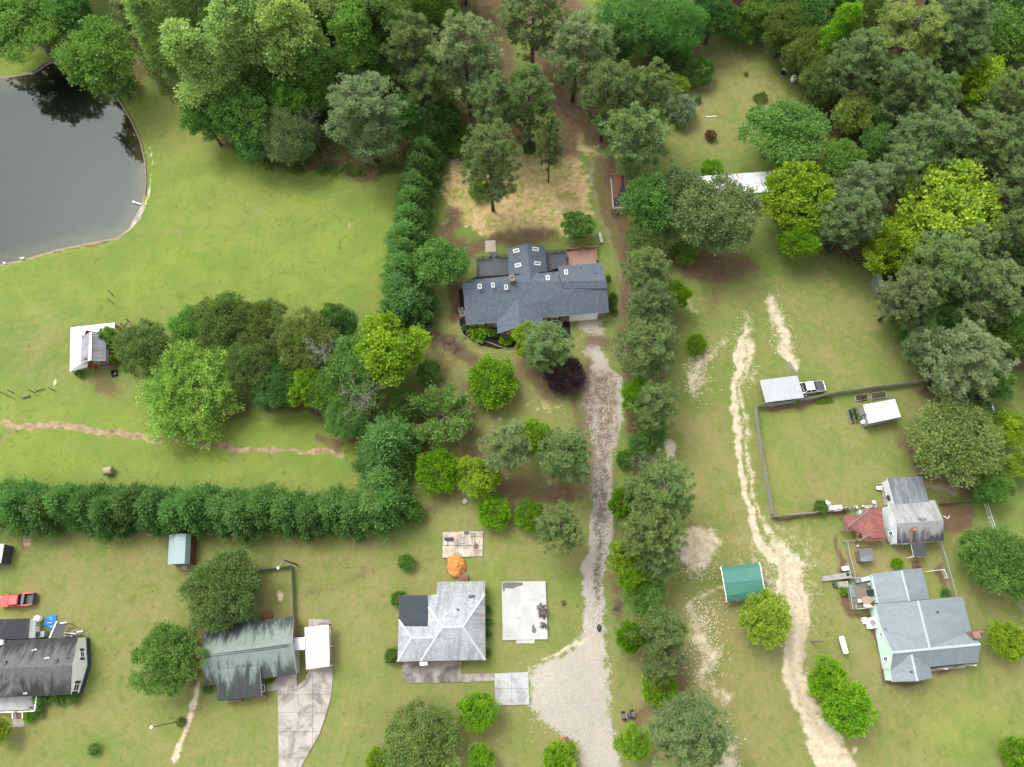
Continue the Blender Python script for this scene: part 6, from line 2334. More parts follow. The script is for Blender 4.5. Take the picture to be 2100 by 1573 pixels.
rw = walls(rh, [Zr(905, 1318, e_), Zr(1955, 1212, e_), Eg, Ek, E0, W0, Wk, Wg], [e_, e_, g_, e_, e_, e_, e_, g_], M_mint, d=.4)
rf = walls(rh, [Zr(930, 1448, e_), Zr(1172, 1424, e_), Zr(1413, 1400, e_), Zr(1380, 1262, e_), Zr(903, 1268, e_)], [e_, 4.75, e_, e_, e_], M_mint, d=.4)
walls(rh, [Zr(768, 515, 2.7), Zr(1380, 455, 2.7), Zr(1285, 92, 2.7), Zr(1040, 112, 2.7), Zr(688, 155, 2.7)], [2.7, 2.7, 2.7, 3.9, 2.7], M_mint, d=.35)
window(rh, rw[7], rw[0], .30, .55, 1.0, 2.3, M_white, M_glass)
window(rh, rw[6], rw[7], .15, .35, 1.3, 2.2, M_white, M_glass)
window(rh, rw[0], rw[1], .60, .72, .9, 2.2, M_white, M_glass)
window(rh, rw[0], rw[1], .82, .92, .9, 2.2, M_white, M_glass)
window(rh, rf[0], rf[1], .4, .8, .9, 2.2, M_white, M_glass)
for zx, zy, pl in ((1468, 615, [E0, Ek, K]), (838, 815, [Wk, K, Wg]), (1155, 1328, [F0, F1, Zr(930, 1448, e_)])):
    pipe_vent(rh, rx_(zx, zy, pl), M_dkgrey, .4, .08)
q = Zr(1935, 880, 4)
m = MB()
m.box((q.x - .2, q.y, 2.5), (1.5, .9, 5.0), .1)
c_ = m.build('chimney', M_redbrick, rh)
m = MB()
m.box((q.x + .3, q.y, 5.15), (.5, .5, .3), .1)
m.build('flue', M_dkgrey, c_)
m = MB()
m.slab([Zr(1375, 1290, .1), Zr(1800, 1240, .1), Zr(1815, 1275, .1), Zr(1390, 1325, .1)], .15)
m.build('porch_floor', M_conc, rh)
for x, y in ((1470, 1285), (1810, 1245)):
    q = Zr(x, y, 0)
    m = MB()
    m.box((q.x, q.y, 1.3), (.12, .12, 2.6))
    m.build('porch_post', M_white, rh)
tk = thing('gas_furnace', 'white heating unit at the left wall of the mint house', 'heat pump', Zr(660, 740, 0))
q = Zr(660, 745, 0)
m = MB()
m.box((q.x, q.y, .55), (1.35, 1.5, 1.1), .1, bev=.06)
m.build('casing', M_white, tk)
m = MB()
m.lathe((q.x, q.y, 1.1), [(.45, 0), (.47, .05), (.40, .05), (.38, .01), (.12, .01), (.12, .05), (0, .05)], 16)
m.build('fan_guard', M_grey, tk)
q = Zr(588, 715, 0)
m = MB()
m.box((q.x, q.y, .35), (.6, .9, .7), .1, bev=.04)
m.build('side_box', M_white, tk)
m = MB()
m.box((q.x + 1.9, q.y - .3, .5), (.9, 1.2, .5), .1)
m.build('duct', M_grey, tk)
dr = thing('wooden_deck', 'weathered grey wooden deck with outdoor table at the left of the mint house', 'deck', Zr(580, 380, 0))
boards(dr, Zr(440, 215, .8), Zr(720, 190, .8), Zr(760, 560, .8), Zr(465, 580, .8), 24, M_wood)
railing(dr, [Zr(400, 330, 1), Zr(435, 578, 1)], M_woodgr, .95, 1.8, .8)
railing(dr, [Zr(470, 530, 1), Zr(478, 582, 1), Zr(700, 555, 1)], M_woodgr, .95, 1.8, .8)
railing(dr, [Zr(450, 215, 1), Zr(690, 185, 1)], M_woodgr, .95, 1.8, .8)
railing(dr, [Zr(395, 30, 1), Zr(445, 215, 1)], M_woodgr, .95, 1.8, .2)
for k in range(5):
    m = MB()
    m.slab([Zr(402 - k * 26, 242 + k * 2, .7 - k * .14), Zr(412 - k * 26, 318 + k * 2, .7 - k * .14), Zr(390 - k * 26, 320 + k * 2, .7 - k * .14), Zr(378 - k * 26, 244 + k * 2, .7 - k * .14)], .06)
    m.build('step', M_woodgr, dr)
rp = thing('wooden_ramp', 'grey plank ramp rising to the weathered deck', 'ramp', Zr(260, 190, 0))
A_, B_, C_, D_ = Zr(82, 192, .12), Zr(92, 245, .12), Zr(445, 205, .8), Zr(430, 140, .8)
boards(rp, A_, B_, C_, D_, 30, M_woodgr, name='ramp_boards')
for p, q in ((A_, D_), (B_, C_)):
    m = MB()
    m.tube(p + Vector((0, 0, .8)), q + Vector((0, 0, .8)), .045, None, 6)
    m.build('handrail', M_woodgr, rp)
    for k in range(4):
        m = MB()
        s = p.lerp(q, k / 3)
        m.box((s.x, s.y, s.z / 2 + .4), (.09, .09, s.z + .8))
        m.build('post', M_woodgr, rp)
q = Zr(608, 472, .8)
tb = thing('patio_table', 'oval tan patio table on the weathered deck', 'table', (q.x, q.y, .82))
m = MB()
m.loft([[Vector((q.x + math.cos(t) * 1.0 * s, q.y + math.sin(t) * .55 * s, z)) for t in [2 * math.pi * i / 24 for i in range(24)]] for s, z in ((.97, 1.5), (1, 1.53), (.98, 1.56))])
m.build('table_top', plain('tan_glass', (.36, .27, .18), .3, col2=(.28, .2, .14)), tb)
for sx, sy in ((-1, -1), (1, -1), (1, 1), (-1, 1)):
    m = MB()
    m.tube((q.x + sx * .6, q.y + sy * .3, 1.5), (q.x + sx * .7, q.y + sy * .38, .82), .03)
    m.build('leg', M_dkgrey, tb)
M_aqua = plain('aqua_fabric', (.30, .60, .55), .7)


def patio_chair(q, rz, label, mat, z=.82):
    t = thing('patio_chair', label, 'chair', (q.x, q.y, z))
    t.rotation_euler = (0, 0, rz)
    ORG[t.name] = Vector((0, 0, 0))
    m = MB()
    m.box((0, 0, .42), (.52, .52, .06), bev=.03)
    m.build('seat', mat, t)
    m = MB()
    m.box((0, -.27, .72), (.5, .06, .62), rx=.2)
    m.build('backrest', mat, t)
    for sx, sy in ((-1, -1), (1, -1), (1, 1), (-1, 1)):
        m = MB()
        m.tube((sx * .22, sy * .22, .4), (sx * .25, sy * .25, 0), .02)
        m.build('leg', M_grey, t)
    for s in (-1, 1):
        m = MB()
        m.box((s * .28, 0, .62), (.05, .48, .04))
        m.build('armrest', M_grey, t)


for x, y, rz, lb, mt in ((525, 480, -1.57, 'white patio chair left of the oval table', M_white), (592, 530, 0, 'white patio chair below the oval table, left one', M_white),
                         (632, 525, .1, 'white patio chair below the oval table, right one', M_white), (690, 452, 1.9, 'aqua and white patio chair right of the oval table', M_aqua)):
    patio_chair(Zr(x, y, .82), rz, lb, mt)
for x, y, w, d_, h, mt, nm, lb, ct in ((598, 222, .75 * 1.8, .5, .5, M_white, 'white_bench', 'white bench at the top rail of the weathered deck', 'bench'), (655, 280, 1.0, .5, .5, M_grey, 'grey_bench', 'grey bench against the mint house wall', 'bench'),
                                       (500, 240, .8, .6, .6, plain('green_box', (.16, .27, .22), .6), 'storage_box', 'green storage box in the deck corner', 'box'), (450, 360, .6, 1.9, .12, plain('green_mat', (.17, .27, .24), .9), 'deck_mat', 'faded green mat on the left side of the deck', 'mat'),
                                       (665, 385, .9, 1.0, .55, M_black, 'gas_grill', 'black covered grill beside the mint house wall', 'grill'), (410, 155, .7, .7, .7, M_black, 'waste_bin', 'black bin at the top end of the ramp', 'bin'),
                                       (265, 285, .5, .7, .6, M_dkgrey, 'waste_bin', 'dark bin at the foot of the deck steps', 'bin')):
    q = Zr(x, y, .8)
    zb_ = .82 if 430 < x else 0
    t = thing(nm, lb, ct, (q.x, q.y, zb_))
    m = MB()
    if 'bench' in nm:
        m.box((q.x, q.y, zb_ + h), (w, d_, .07), .1)
        m.build('seat', mt, t)
        for s in (-1, 1):
            m = MB()
            m.box((q.x + s * w * .42, q.y + s * w * .04, zb_ + h / 2), (.08, d_ * .8, h), .1)
            m.build('leg', mt, t)
    else:
        m.box((q.x, q.y, zb_ + h / 2), (w, d_, h), .1, bev=.05)
        m.build('body', mt, t)
        if h > .3:
            m = MB()
            m.box((q.x, q.y, zb_ + h + .03), (w * 1.04, d_ * 1.04, .07), .1, bev=.04)
            m.build('lid', mt, t)
q = Zr(660, 215, .82)
m = MB()
m.lathe(q, [(.12, 0), (.17, .3), (.19, .42), (.16, .42), (.14, .3), (0, .28)], 12)
tag(m.build('flower_pot', plain('red_pot', (.5, .04, .05), .5)), 'red pot beside the white bench on the deck', 'pot')
wc = MB()
q = Zr(360, 95, 0)
wc.box((q.x, q.y, .45), (1.2, .7, .5), .05, bev=.18)
tag(wc.build('white_cart', M_white), 'white cart standing above the plank ramp', 'cart')

# ------------------------------------------------------------------ grey shingled cottage
ZC = (1660, 950, 2052 / 300)
Zc = PZ(*ZC)
cx_ = lambda zx, zy, pl: hit(1660 + zx / ZC[2], 950 + zy / ZC[2], pl)
ct = thing('cottage', 'cottage with mottled grey and black shingles beside the rusty red metal roof', 'house', Zc(1500, 850, 0))
c0, c1 = Zc(1220, 845, 4.7), Zc(1880, 800, 4.7)
d0, d1 = Zc(1228, 1130, 2.7), Zc(1886, 1090, 2.7)
f0, f1 = Zc(1103, 570, 2.7), Zc(1757, 515, 2.7)
slope(ct, [c0, c1, d1, d0], S_cot, M_white)
S_cot2 = shingle('pale_mottled_shingle', (.37, .37, .36), (.42, .42, .41), (.16, .16, .165), .7, streak=.3, hi=.68)
slope(ct, [c0, c1, f1, f0], S_cot2, M_white)
slope(ct, [Zc(1090, 208, 2.35), Zc(1572, 180, 2.35), Zc(1690, 560, 2.85), Zc(1195, 590, 2.85)], S_cotn, M_white, name='rear_roof')
cw = walls(ct, [d0, d1, c1, f1, f0, c0], [2.7, 2.7, 4.7, 2.7, 2.7, 4.7], M_pblue, d=.3)
walls(ct, [Zc(1090, 208, 2.35), Zc(1195, 590, 2.35), Zc(1690, 560, 2.35), Zc(1572, 180, 2.35)], [2.35, 2.8, 2.8, 2.35], M_pblue, d=.3)
window(ct, cw[5], cw[0], .3, .55, .9, 2.1, M_white, M_glass)
window(ct, cw[0], cw[1], .3, .4, .1, 2.1, M_white, M_glass, name='door')
slope(ct, [Zc(1425, 1135, 2.5), Zc(1612, 1122, 2.5), Zc(1650, 1300, 2.3), Zc(1465, 1315, 2.3)], S_cot, M_white, name='porch_roof')
for x, y in ((1475, 1305), (1640, 1290)):
    q = Zc(x, y, 2.3)
    m = MB()
    m.box((q.x, q.y, 1.1), (.1, .1, 2.2))
    m.build('porch_post', M_white, ct)
q = cx_(1465, 938, [c0, c1, d1])
m = MB()
m.lathe(q, [(.18, -.1), (.18, .35), (.24, .4), (.05, .52), (0, .52)], 10)
m.build('vent_cap', plain('rust_orange', (.62, .16, .06), .7), ct)
M_rust = plain('rust_stain', (.30, .155, .08), .9, col2=(.16, .10, .07), scale=3)
m = MB()
m.poly([cx_(x, y, [c0, c1, d1]) + Vector((0, 0, .012)) for x, y in ((1400, 925), (1440, 905), (1450, 960), (1448, 1040), (1432, 1110), (1412, 1110), (1402, 1040))])
m.build('rust_streak', M_rust, ct)
m = MB()
m.poly([cx_(x, y, [c0, c1, f1]) + Vector((0, 0, .012)) for x, y in ((1500, 765), (1560, 762), (1640, 775), (1645, 800), (1590, 820), (1545, 815))])
m.build('patch', plain('dark_patch', (.12, .125, .13), .9, col2=(.22, .22, .22), scale=3), ct)
rr_ = thing('red_metal_shelter', 'shelter with a rusty dark red metal roof left of the cottage', 'shelter', Zc(800, 870, 0))
ribbed(rr_, Zc(850, 640, 2.78), Zc(900, 1050, 2.78), Zc(1058, 1045, 2.55), Zc(1015, 622, 2.6), T_red, 14, .03, name='roof_sheet', groups=4)
R0, R1 = Zc(850, 640, 2.9), Zc(535, 900, 2.9)
ribbed(rr_, Zc(850, 640, 2.8), Zc(902, 1052, 2.8), Zc(640, 960, 2.45), Zc(540, 890, 2.78), T_red, 12, .03, name='roof_sheet', groups=3)
ribbed(rr_, Zc(480, 738, 2.25), Zc(538, 905, 2.8), Zc(625, 838, 2.8), Zc(715, 735, 2.3), T_red, 6, .03, name='roof_sheet', groups=2)
ribbed(rr_, Zc(485, 745, 2.2), Zc(540, 895, 2.84), Zc(625, 950, 2.4), Zc(515, 945, 2.2), T_red, 5, .03, name='roof_sheet')
ribbed(rr_, Zc(765, 632, 2.4), Zc(850, 640, 2.85), Zc(735, 735, 2.85), Zc(705, 738, 2.3), T_red, 4, .03, name='roof_sheet')
ribbed(rr_, Zc(710, 1100, 2.2), Zc(860, 1005, 2.76), Zc(1060, 1030, 2.5), Zc(1062, 1090, 2.3), T_red, 8, .03, name='roof_sheet')
cap(rr_, R0, R1, M_wood, .10)
cap(rr_, Zc(690, 1090, 2.5), Zc(855, 1000, 2.85), M_wood, .09)
for x, y in ((500, 745), (525, 935), (720, 1090), (1045, 1075), (1005, 635), (770, 640)):
    q = Zc(x, y, 2.2)
    m = MB()
    m.box((q.x, q.y, 1.05), (.12, .12, 2.1))
    m.build('post', M_wood, rr_)
for x, y, w, d_, h, mt, nm, lb, c__ in ((690, 705, .7, .8, 1.1, plain('cooler_blue', (.55, .68, .74), .5), 'white_cabinet', 'pale cabinet under the upper edge of the red roof', 'cabinet'),
                                        (738, 1020, .5, .9, 1.4, M_white, 'white_cabinet', 'white cabinet under the lower edge of the red roof', 'cabinet'), (660, 1030, .9, 1.2, .8, plain('ochre', (.34, .24, .05), .8), 'yellow_table', 'yellowish table with junk below the red roof', 'table'),
                                        (1100, 970, .5, 1.9, 1.5, M_black, 'shutter_stack', 'dark shutters leaning on the cottage wall', 'shutters'), (1100, 1080, .8, .7, .8, M_grey, 'grey_machine', 'grey machine at the lower left of the cottage wall', 'machine'),
                                        (515, 640, 1.0, .5, .6, M_grey, 'grey_cart', 'grey cart right of the white tub', 'cart'), (630, 625, .8, .6, .5, M_woodlt, 'potting_bench', 'cluttered potting bench above the red roof', 'bench'),
                                        (855, 612, 1.9, .45, .35, plain('pinkgrey', (.45, .40, .39), .8), 'pale_bench', 'long pale bench along the top edge of the red roof', 'bench'), (1082, 580, .4, .3, .5, plain('yellow_paint', (.62, .45, .05), .5), 'yellow_crate', 'yellow crate at the top left corner of the cottage', 'crate')):
    q = Zc(x, y, 0)
    t = thing(nm, lb, c__, (q.x, q.y, 0))
    m = MB()
    if 'bench' in nm or 'table' in nm or 'cart' in nm:
        m.box((q.x, q.y, h), (w, d_, .08), .03)
        m.build('top', mt, t)
        for sx, sy in ((-1, -1), (1, -1), (1, 1), (-1, 1)):
            m = MB()
            m.box((q.x + sx * w * .43, q.y + sy * d_ * .4, h / 2), (.07, .07, h))
            m.build('leg', mt, t)
        for k in range(4):
            m = MB()
            m.box((q.x + random.uniform(-.35, .35) * w, q.y + random.uniform(-.3, .3) * d_, h + .13), (.2, .18, .2), random.random(), bev=.03)
            m.build('clutter', [M_white, M_dkgrey, M_woodlt, M_red][k], t)
    else:
        m.box((q.x, q.y, h / 2), (w, d_, h), .05, bev=.04)
        m.build('body', mt, t)
        m = MB()
        m.box((q.x, q.y, h + .02), (w * .9, d_ * .9, .05), .05)
        m.build('top', mt, t)
sm = thing('small_shed', 'low square shed with grey streaked roof in the brown yard', 'shed', Zc(800, 1290, 0))
slope(sm, [Zc(690, 1212, 1.9), Zc(876, 1190, 1.75), Zc(911, 1366, 1.75), Zc(722, 1382, 1.9)], S_cotn, M_dkgrey)
walls(sm, [Zc(690, 1212, 1.9), Zc(876, 1190, 1.9), Zc(911, 1366, 1.9), Zc(722, 1382, 1.9)], 1.85, M_wood, d=.2)
pt = thing('concrete_pad', 'narrow concrete pad along the left side of the cottage rear wing', 'concrete pad', Zc(1080, 400, 0))
m = MB()
m.slab([Zc(1000, 290, .08), Zc(1110, 262, .08), Zc(1200, 590, .08), Zc(1040, 590, .08)], .12)
m.build('slab', M_conc, pt)
q = Zc(1100, 500, 0)
gr = thing('black_smoker', 'round black smoker grill on the pad left of the cottage', 'smoker', q)
m = MB()
m.lathe((q.x - .3, q.y, .75), [(0, -.02), (.45, 0), (.5, .08), (.5, .95), (.45, 1.0), (0, 1.02)], 18, axis=(1, .1, 0))
m.build('drum', M_dkgrey, gr)
for sx in (-.1, .6):
    for sy in (-.35, .35):
        m = MB()
        m.tube((q.x + sx - .1, q.y + sy, .5), (q.x + sx - .1, q.y + sy * 1.2, 0), .03)
        m.build('leg', M_black, gr)
tub = thing('white_tub', 'white moulded tub on the grass above the red roof', 'tub', Zc(378, 637, 0))
q = Zc(378, 637, 0)
m = MB()
m.box((q.x, q.y, .3), (1.55, .9, .55), .02, bev=.15)
m.build('shell', M_white, tub)
for dx in (.12, .22):
    m = MB()
    m.box((q.x + dx, q.y - .1 + dx * .5, .585), (.16, .2, .02), .4)
    m.build('opening', M_black, tub)
q = Zc(260, 630, 0)
rt = thing('round_table', 'round pale table left of the white tub', 'table', q)
m = MB()
m.lathe((q.x, q.y, .62), [(0, 0), (.52, 0), (.56, .03), (.54, .06), (.1, .05), (0, .05)], 20)
m.build('table_top', plain('pale_stone', (.58, .54, .47), .7), rt)
m = MB()
m.lathe((q.x, q.y, 0), [(.3, 0), (.3, .05), (.08, .1), (.08, .6), (.2, .62)], 12)
m.build('pedestal', M_concw, rt)
patio_chair(Zc(230, 555, 0), .5, 'white chair above the round pale table', M_white, 0)
patio_chair(Zc(945, 355, 0), 1.2, 'white chair alone on the fenced lawn', M_white, 0)
patio_chair(Zc(885, 553, 0), -.4, 'white seat above the red roof near the pad', M_white, 0)
for x, y, lb in ((668, 1160, 'white bucket on the brown yard below the red roof'), (742, 603, 'white pot left of the long pale bench'), (775, 612, 'pale pot beside the long pale bench')):
    q = Zc(x, y, 0)
    m = MB()
    m.lathe(q, [(.11, 0), (.14, .34), (.15, .36), (.13, .36), (.11, .1), (0, .08)], 12)
    tag(m.build('bucket', M_white), lb, 'bucket')
m = MB()
m.path([Zc(x, y, .05) for x, y in ((1880, 735), (1910, 760), (1940, 775), (1965, 735))], .06, 5)
tag(m.build('pipe', M_white), 'bent white pipe on the brown ground right of the cottage', 'pipe')
q = Zc(1480, 1410, 0)
fp = thing('fire_pit', 'rusty square fire pit between the cottage and the mint house', 'fire pit', q)
m = MB()
for s in (-1, 1):
    m.box((q.x + s * .42, q.y, .2), (.08, .8, .4))
    m.box((q.x, q.y + s * .38, .2), (.76, .08, .4))
m.build('box', M_rust, fp)
m = MB()
m.box((q.x, q.y, .1), (.7, .6, .12))
m.build('ash', M_brown, fp)
for k in range(3):
    q = Zc(1500 + k * 6, 1448 + k * 13, 0)
    m = MB()
    m.box((q.x, q.y, .08), (1.3, .22, .12), .05)
    tag(m.build('timber', M_wood), ['upper', 'middle', 'lower'][k] + ' of three timbers beside the rusty fire pit', 'timber')

# ------------------------------------------------------------------ metal carport, pickup and white roofed shed inside the fence
ZS = (1540, 740, 2100 / 360)
Zs = PZ(*ZS)
mc = thing('carport', 'galvanised metal carport over the front of the old pickup', 'carport', Zs(370, 340, 0))
ribbed(mc, Zs(105, 232, 2.7), Zs(175, 500, 2.5), Zs(635, 440, 2.5), Zs(555, 175, 2.7), T_galv, 12, .045, name='roof_sheet', groups=6)
for x, y in ((125, 245), (540, 195), (185, 485), (615, 430), (340, 215), (400, 460)):
    q = Zs(x, y, 2.5)
    m = MB()
    m.box((q.x, q.y, 1.23), (.1, .1, 2.46))
    m.build('post', M_woodgr, mc)
m = MB()
for x0, y0, x1, y1 in ((45, 325, 115, 265), (140, 518, 178, 490)):
    m.tube(Zs(x0, y0, 0), Zs(x1, y1, 2.3), .045)
m.build('brace', M_woodgr, mc)
m = MB()
a, b = Zs(185, 500, 0), Zs(640, 445, 0)
for k in range(9):
    m.box(a.lerp(b, (k + .5) / 9) + Vector((0, 0, .7)), ((b - a).length / 9.4, .06, 1.4), math.atan2((b - a).y, (b - a).x) + .04)
m.build('side_board', M_woodgr, mc)
ws = thing('garden_shed', 'white roofed shed with pale siding inside the fenced lawn', 'shed', Zs(1560, 600, 0))
ribbed(ws, Zs(1340, 527, 2.5), Zs(1722, 456, 2.7), Zs(1796, 670, 2.7), Zs(1410, 750, 2.5), T_white, 1, .0, name='roof_deck')
ribbed(ws, Zs(1340, 527, 2.54), Zs(1722, 456, 2.74), Zs(1796, 670, 2.74), Zs(1410, 750, 2.54), T_white, 18, .04, name='roof_sheet', groups=6)
walls(ws, [Zs(1340, 527, 2.5), Zs(1410, 750, 2.5), Zs(1796, 670, 2.5), Zs(1722, 456, 2.5)], [2.5, 2.5, 2.7, 2.7], plain('drab_siding', (.36, .36, .31), .8, col2=(.27, .27, .235)), d=.12)
m = MB()
q = Zs(1310, 665, 1.4)
m.path([Zs(1310, 668, .3), Zs(1310, 668, 1.4), Zs(1388, 632, 2.6), Zs(1388, 632, 3.1)], .09, 8)
m.build('stove_pipe', M_dkgrey, ws)
q = Zs(1330, 742, .4)
m = MB()
m.box((q.x, q.y, 1.0), (.75, .55, .5), .2)
m.build('window_unit', M_white, ws)


def bed(label, c, n, green):
    t = thing('raised_bed', label, 'raised bed', sum((Zs(*p, 0) for p in c), Vector()) / 4)
    ps = [Zs(*p, 0) for p in c]
    for k in range(4):
        a, b = ps[k], ps[(k + 1) % 4]
        m = MB()
        d = b - a
        m.box((a + b) / 2 + Vector((0, 0, .14)), (d.length, .07, .28), math.atan2(d.y, d.x))
        m.build('board', M_woodgr, t)
    m = MB()
    m.poly([p.lerp(sum(ps, Vector()) / 4, .04) + Vector((0, 0, .2)) for p in ps][::-1])
    m.build('soil', plain('bed_soil', (.06, .042, .03), .95, col2=(.12, .09, .06), scale=3), t)
    cr_ = Crown(len(label))
    r = cr_.r
    if n:
        uv_ = r.random((n, 2))
        C = np.array([tuple(ps[0].lerp(ps[1], u).lerp(ps[3].lerp(ps[2], u), .15 + .7 * v) + Vector((0, 0, .3))) for u, v in uv_])
        C -= np.array([t.location.x, t.location.y, 0])
        cr_.clumps(C, np.tile([[0, 0, 1.]], (n, 1)), np.full(n, .4), 12, .2, .13, .5 + r.normal(size=n) * .15)
        o = bpy.data.objects.new('plants', cr_.mesh('plants'))
        COL.objects.link(o)
        o.parent = t
        o.color = green
        o['kind'] = 'stuff'


bed('left raised bed of vegetables beside the white roofed shed', ((1145, 590), (1195, 745), (1235, 738), (1185, 578)), 26, (.06, .16, .04, 1))
bed('right raised bed of vegetables beside the white roofed shed', ((1200, 578), (1245, 738), (1290, 725), (1245, 568)), 34, (.08, .21, .04, 1))
bed('brown raised bed along the fence, left of two', ((1240, 420), (1250, 485), (1400, 462), (1390, 400)), 12, (.10, .14, .06, 1))
bed('brown raised bed along the fence, right of two', ((1425, 395), (1435, 465), (1620, 440), (1605, 370)), 8, (.10, .12, .06, 1))
for i, (x, y) in enumerate(((805, 490), (863, 485), (912, 478), (960, 470))):
    tree('shrub', 1540 + x / ZS[2], 740 + y / ZS[2], 4.2, .55, 'vivid', '%s green vegetable plant along the inside of the fence' % ['first', 'second', 'third', 'fourth'][i], 'vegetable plants along the fence')

# ------------------------------------------------------------------ green arched carport
ac = thing('carport', 'dark green arched metal carport beside the sandy track', 'carport', P(1525, 1195, 0))
ps = [((1478, 1163), (1557, 1154), 2.15), ((1480, 1172), (1560, 1163), 2.65), ((1484, 1196), (1564, 1187), 2.95), ((1489, 1222), (1568, 1211), 2.65), ((1490, 1234), (1570, 1224), 2.15)]
for i in range(4):
    (a, b, z0), (c, d, z1) = ps[i], ps[i + 1]
    ribbed(ac, P(*a, z0), P(*c, z1), P(*d, z1), P(*b, z0), T_green, 5, .03, name='roof_sheet')
for a in (0, 1):
    m = MB()
    m.path([P(*(p[a]), p[2]) + Vector((0, 0, -.02)) for p in ps], .06, 6)
    m.build('white_trim', M_white, ac)
for i in (0, 4):
    for u in (.02, .35, .65, .98):
        q = P(*ps[i][0], ps[i][2]).lerp(P(*ps[i][1], ps[i][2]), u)
        m = MB()
        m.box((q.x, q.y, 1.06), (.08, .08, 2.12))
        m.build('post', M_white, ac)

# ------------------------------------------------------------------ far sheds
ls = thing('long_shed', 'long shed with a rust streaked white metal roof half hidden by trees', 'shed', P(1510, 372, 0))
ribbed(ls, P(1427, 362, 3.0), P(1596, 350, 3.0), P(1604, 392, 2.7), P(1434, 404, 2.7), T_rust, 26, .05, name='roof_sheet', groups=13)
walls(ls, [P(1427, 362, 2.8), P(1434, 404, 2.8), P(1604, 392, 2.8), P(1596, 350, 2.8)], 2.75, plain('faded_teal', (.30, .38, .37), .8), d=.15)
m = MB()
q0, q1 = P(1474, 354, .6), P(1487, 349, .6)
for k in range(6):
    a = q0.lerp(q1, k / 5)
    m.box((a.x, a.y, .5), (.08, .08, 1.0))
m.box((q0 + q1) / 2 + Vector((0, 0, .3)), ((q1 - q0).length, .1, .1), math.atan2((q1 - q0).y, (q1 - q0).x))
m.box((q0 + q1) / 2 + Vector((0, 0, -.2)), ((q1 - q0).length, .1, .1), math.atan2((q1 - q0).y, (q1 - q0).x))
tag(m.build('wooden_crate', M_woodlt), 'pale slatted crate behind the rusty metal roof', 'crate')
bs = thing('brown_shed', 'brown slatted shed at the top edge above the upper lawn', 'shed', P(1520, 15, 0))
ribbed(bs, P(1502, -22, 3.4), P(1540, -24, 3.4), P(1536, 22, 2.6), P(1500, 26, 2.6), T_red, 8, .06, name='roof_sheet', groups=4)
walls(bs, [P(1502, -22, 2.6), P(1500, 26, 2.6), P(1536, 22, 2.6), P(1540, -24, 2.6)], [3.3, 2.6, 2.6, 3.3], M_brown, d=.1)
gb_ = thing('grey_shed', 'slim pale metal roof glimpsed between trees right of the sandy lawn', 'shed', P(1807, 578, 0))
ribbed(gb_, P(1796, 562, 2.5), P(1806, 560, 2.5), P(1818, 592, 2.4), P(1806, 595, 2.4), T_galv, 4, .05, name='roof_sheet', groups=2)
walls(gb_, [P(1796, 562, 2.4), P(1806, 560, 2.4), P(1818, 592, 2.4), P(1806, 595, 2.4)], 2.4, M_grey, d=.05)
# netted pen by the drive
ZP = (1240, 340, 1144 / 80)
Zp = PZ(*ZP)
pn_ = thing('netted_pen', 'timber pen filled with pine straw and covered by black netting beside the drive', 'pen', Zp(520, 700, 0))
for (x0, y0, x1, y1, mt) in ((175, 420, 245, 1280, M_woodgr), (220, 280, 760, 260, M_wood), (800, 300, 810, 800, M_dkgrey), (250, 1290, 560, 1275, M_woodlt)):
    a, b = Zp(x0, y0, 1.5), Zp(x1, y1, 1.5)
    m = MB()
    m.box((a + b) / 2 + Vector((0, 0, .5)), ((b - a).length, .22, .1), math.atan2((b - a).y, (b - a).x))
    m.build('rail', mt, pn_)
for x, y in ((180, 430), (245, 1280), (225, 280), (760, 265), (805, 800), (560, 1280)):
    q = Zp(x, y, 1.8)
    m = MB()
    m.box((q.x, q.y, .95), (.14, .14, 1.9))
    m.build('post', M_wood, pn_)
m = MB()
m.slab([Zp(230, 290, 1.75), Zp(800, 280, 1.75), Zp(790, 760, 1.7), Zp(250, 960, 1.7)], .04)
m.build('straw_cover', plain('pine_needles', (.20, .085, .055), .95, col2=(.12, .055, .04), scale=4), pn_)
m = MB()
for ps_ in ([(255, 960), (360, 930), (440, 720), (500, 560), (500, 240), (535, 240), (560, 560), (600, 680), (690, 740), (800, 700), (790, 1090), (260, 1100)],):
    m.slab([Zp(x, y, 1.86) for x, y in ps_], .05)
m.build('shade_net', plain('black_net', (.022, .022, .028), .8, col2=(.04, .04, .045), scale=2), pn_)
m = MB()
m.slab([Zp(250, 1105, 1.5), Zp(780, 1090, 1.5), Zp(740, 1260, 1.2), Zp(255, 1280, 1.2)], .05)
m.build('front_sheet', plain('dusty_sheet', (.16, .125, .105), .9), pn_)
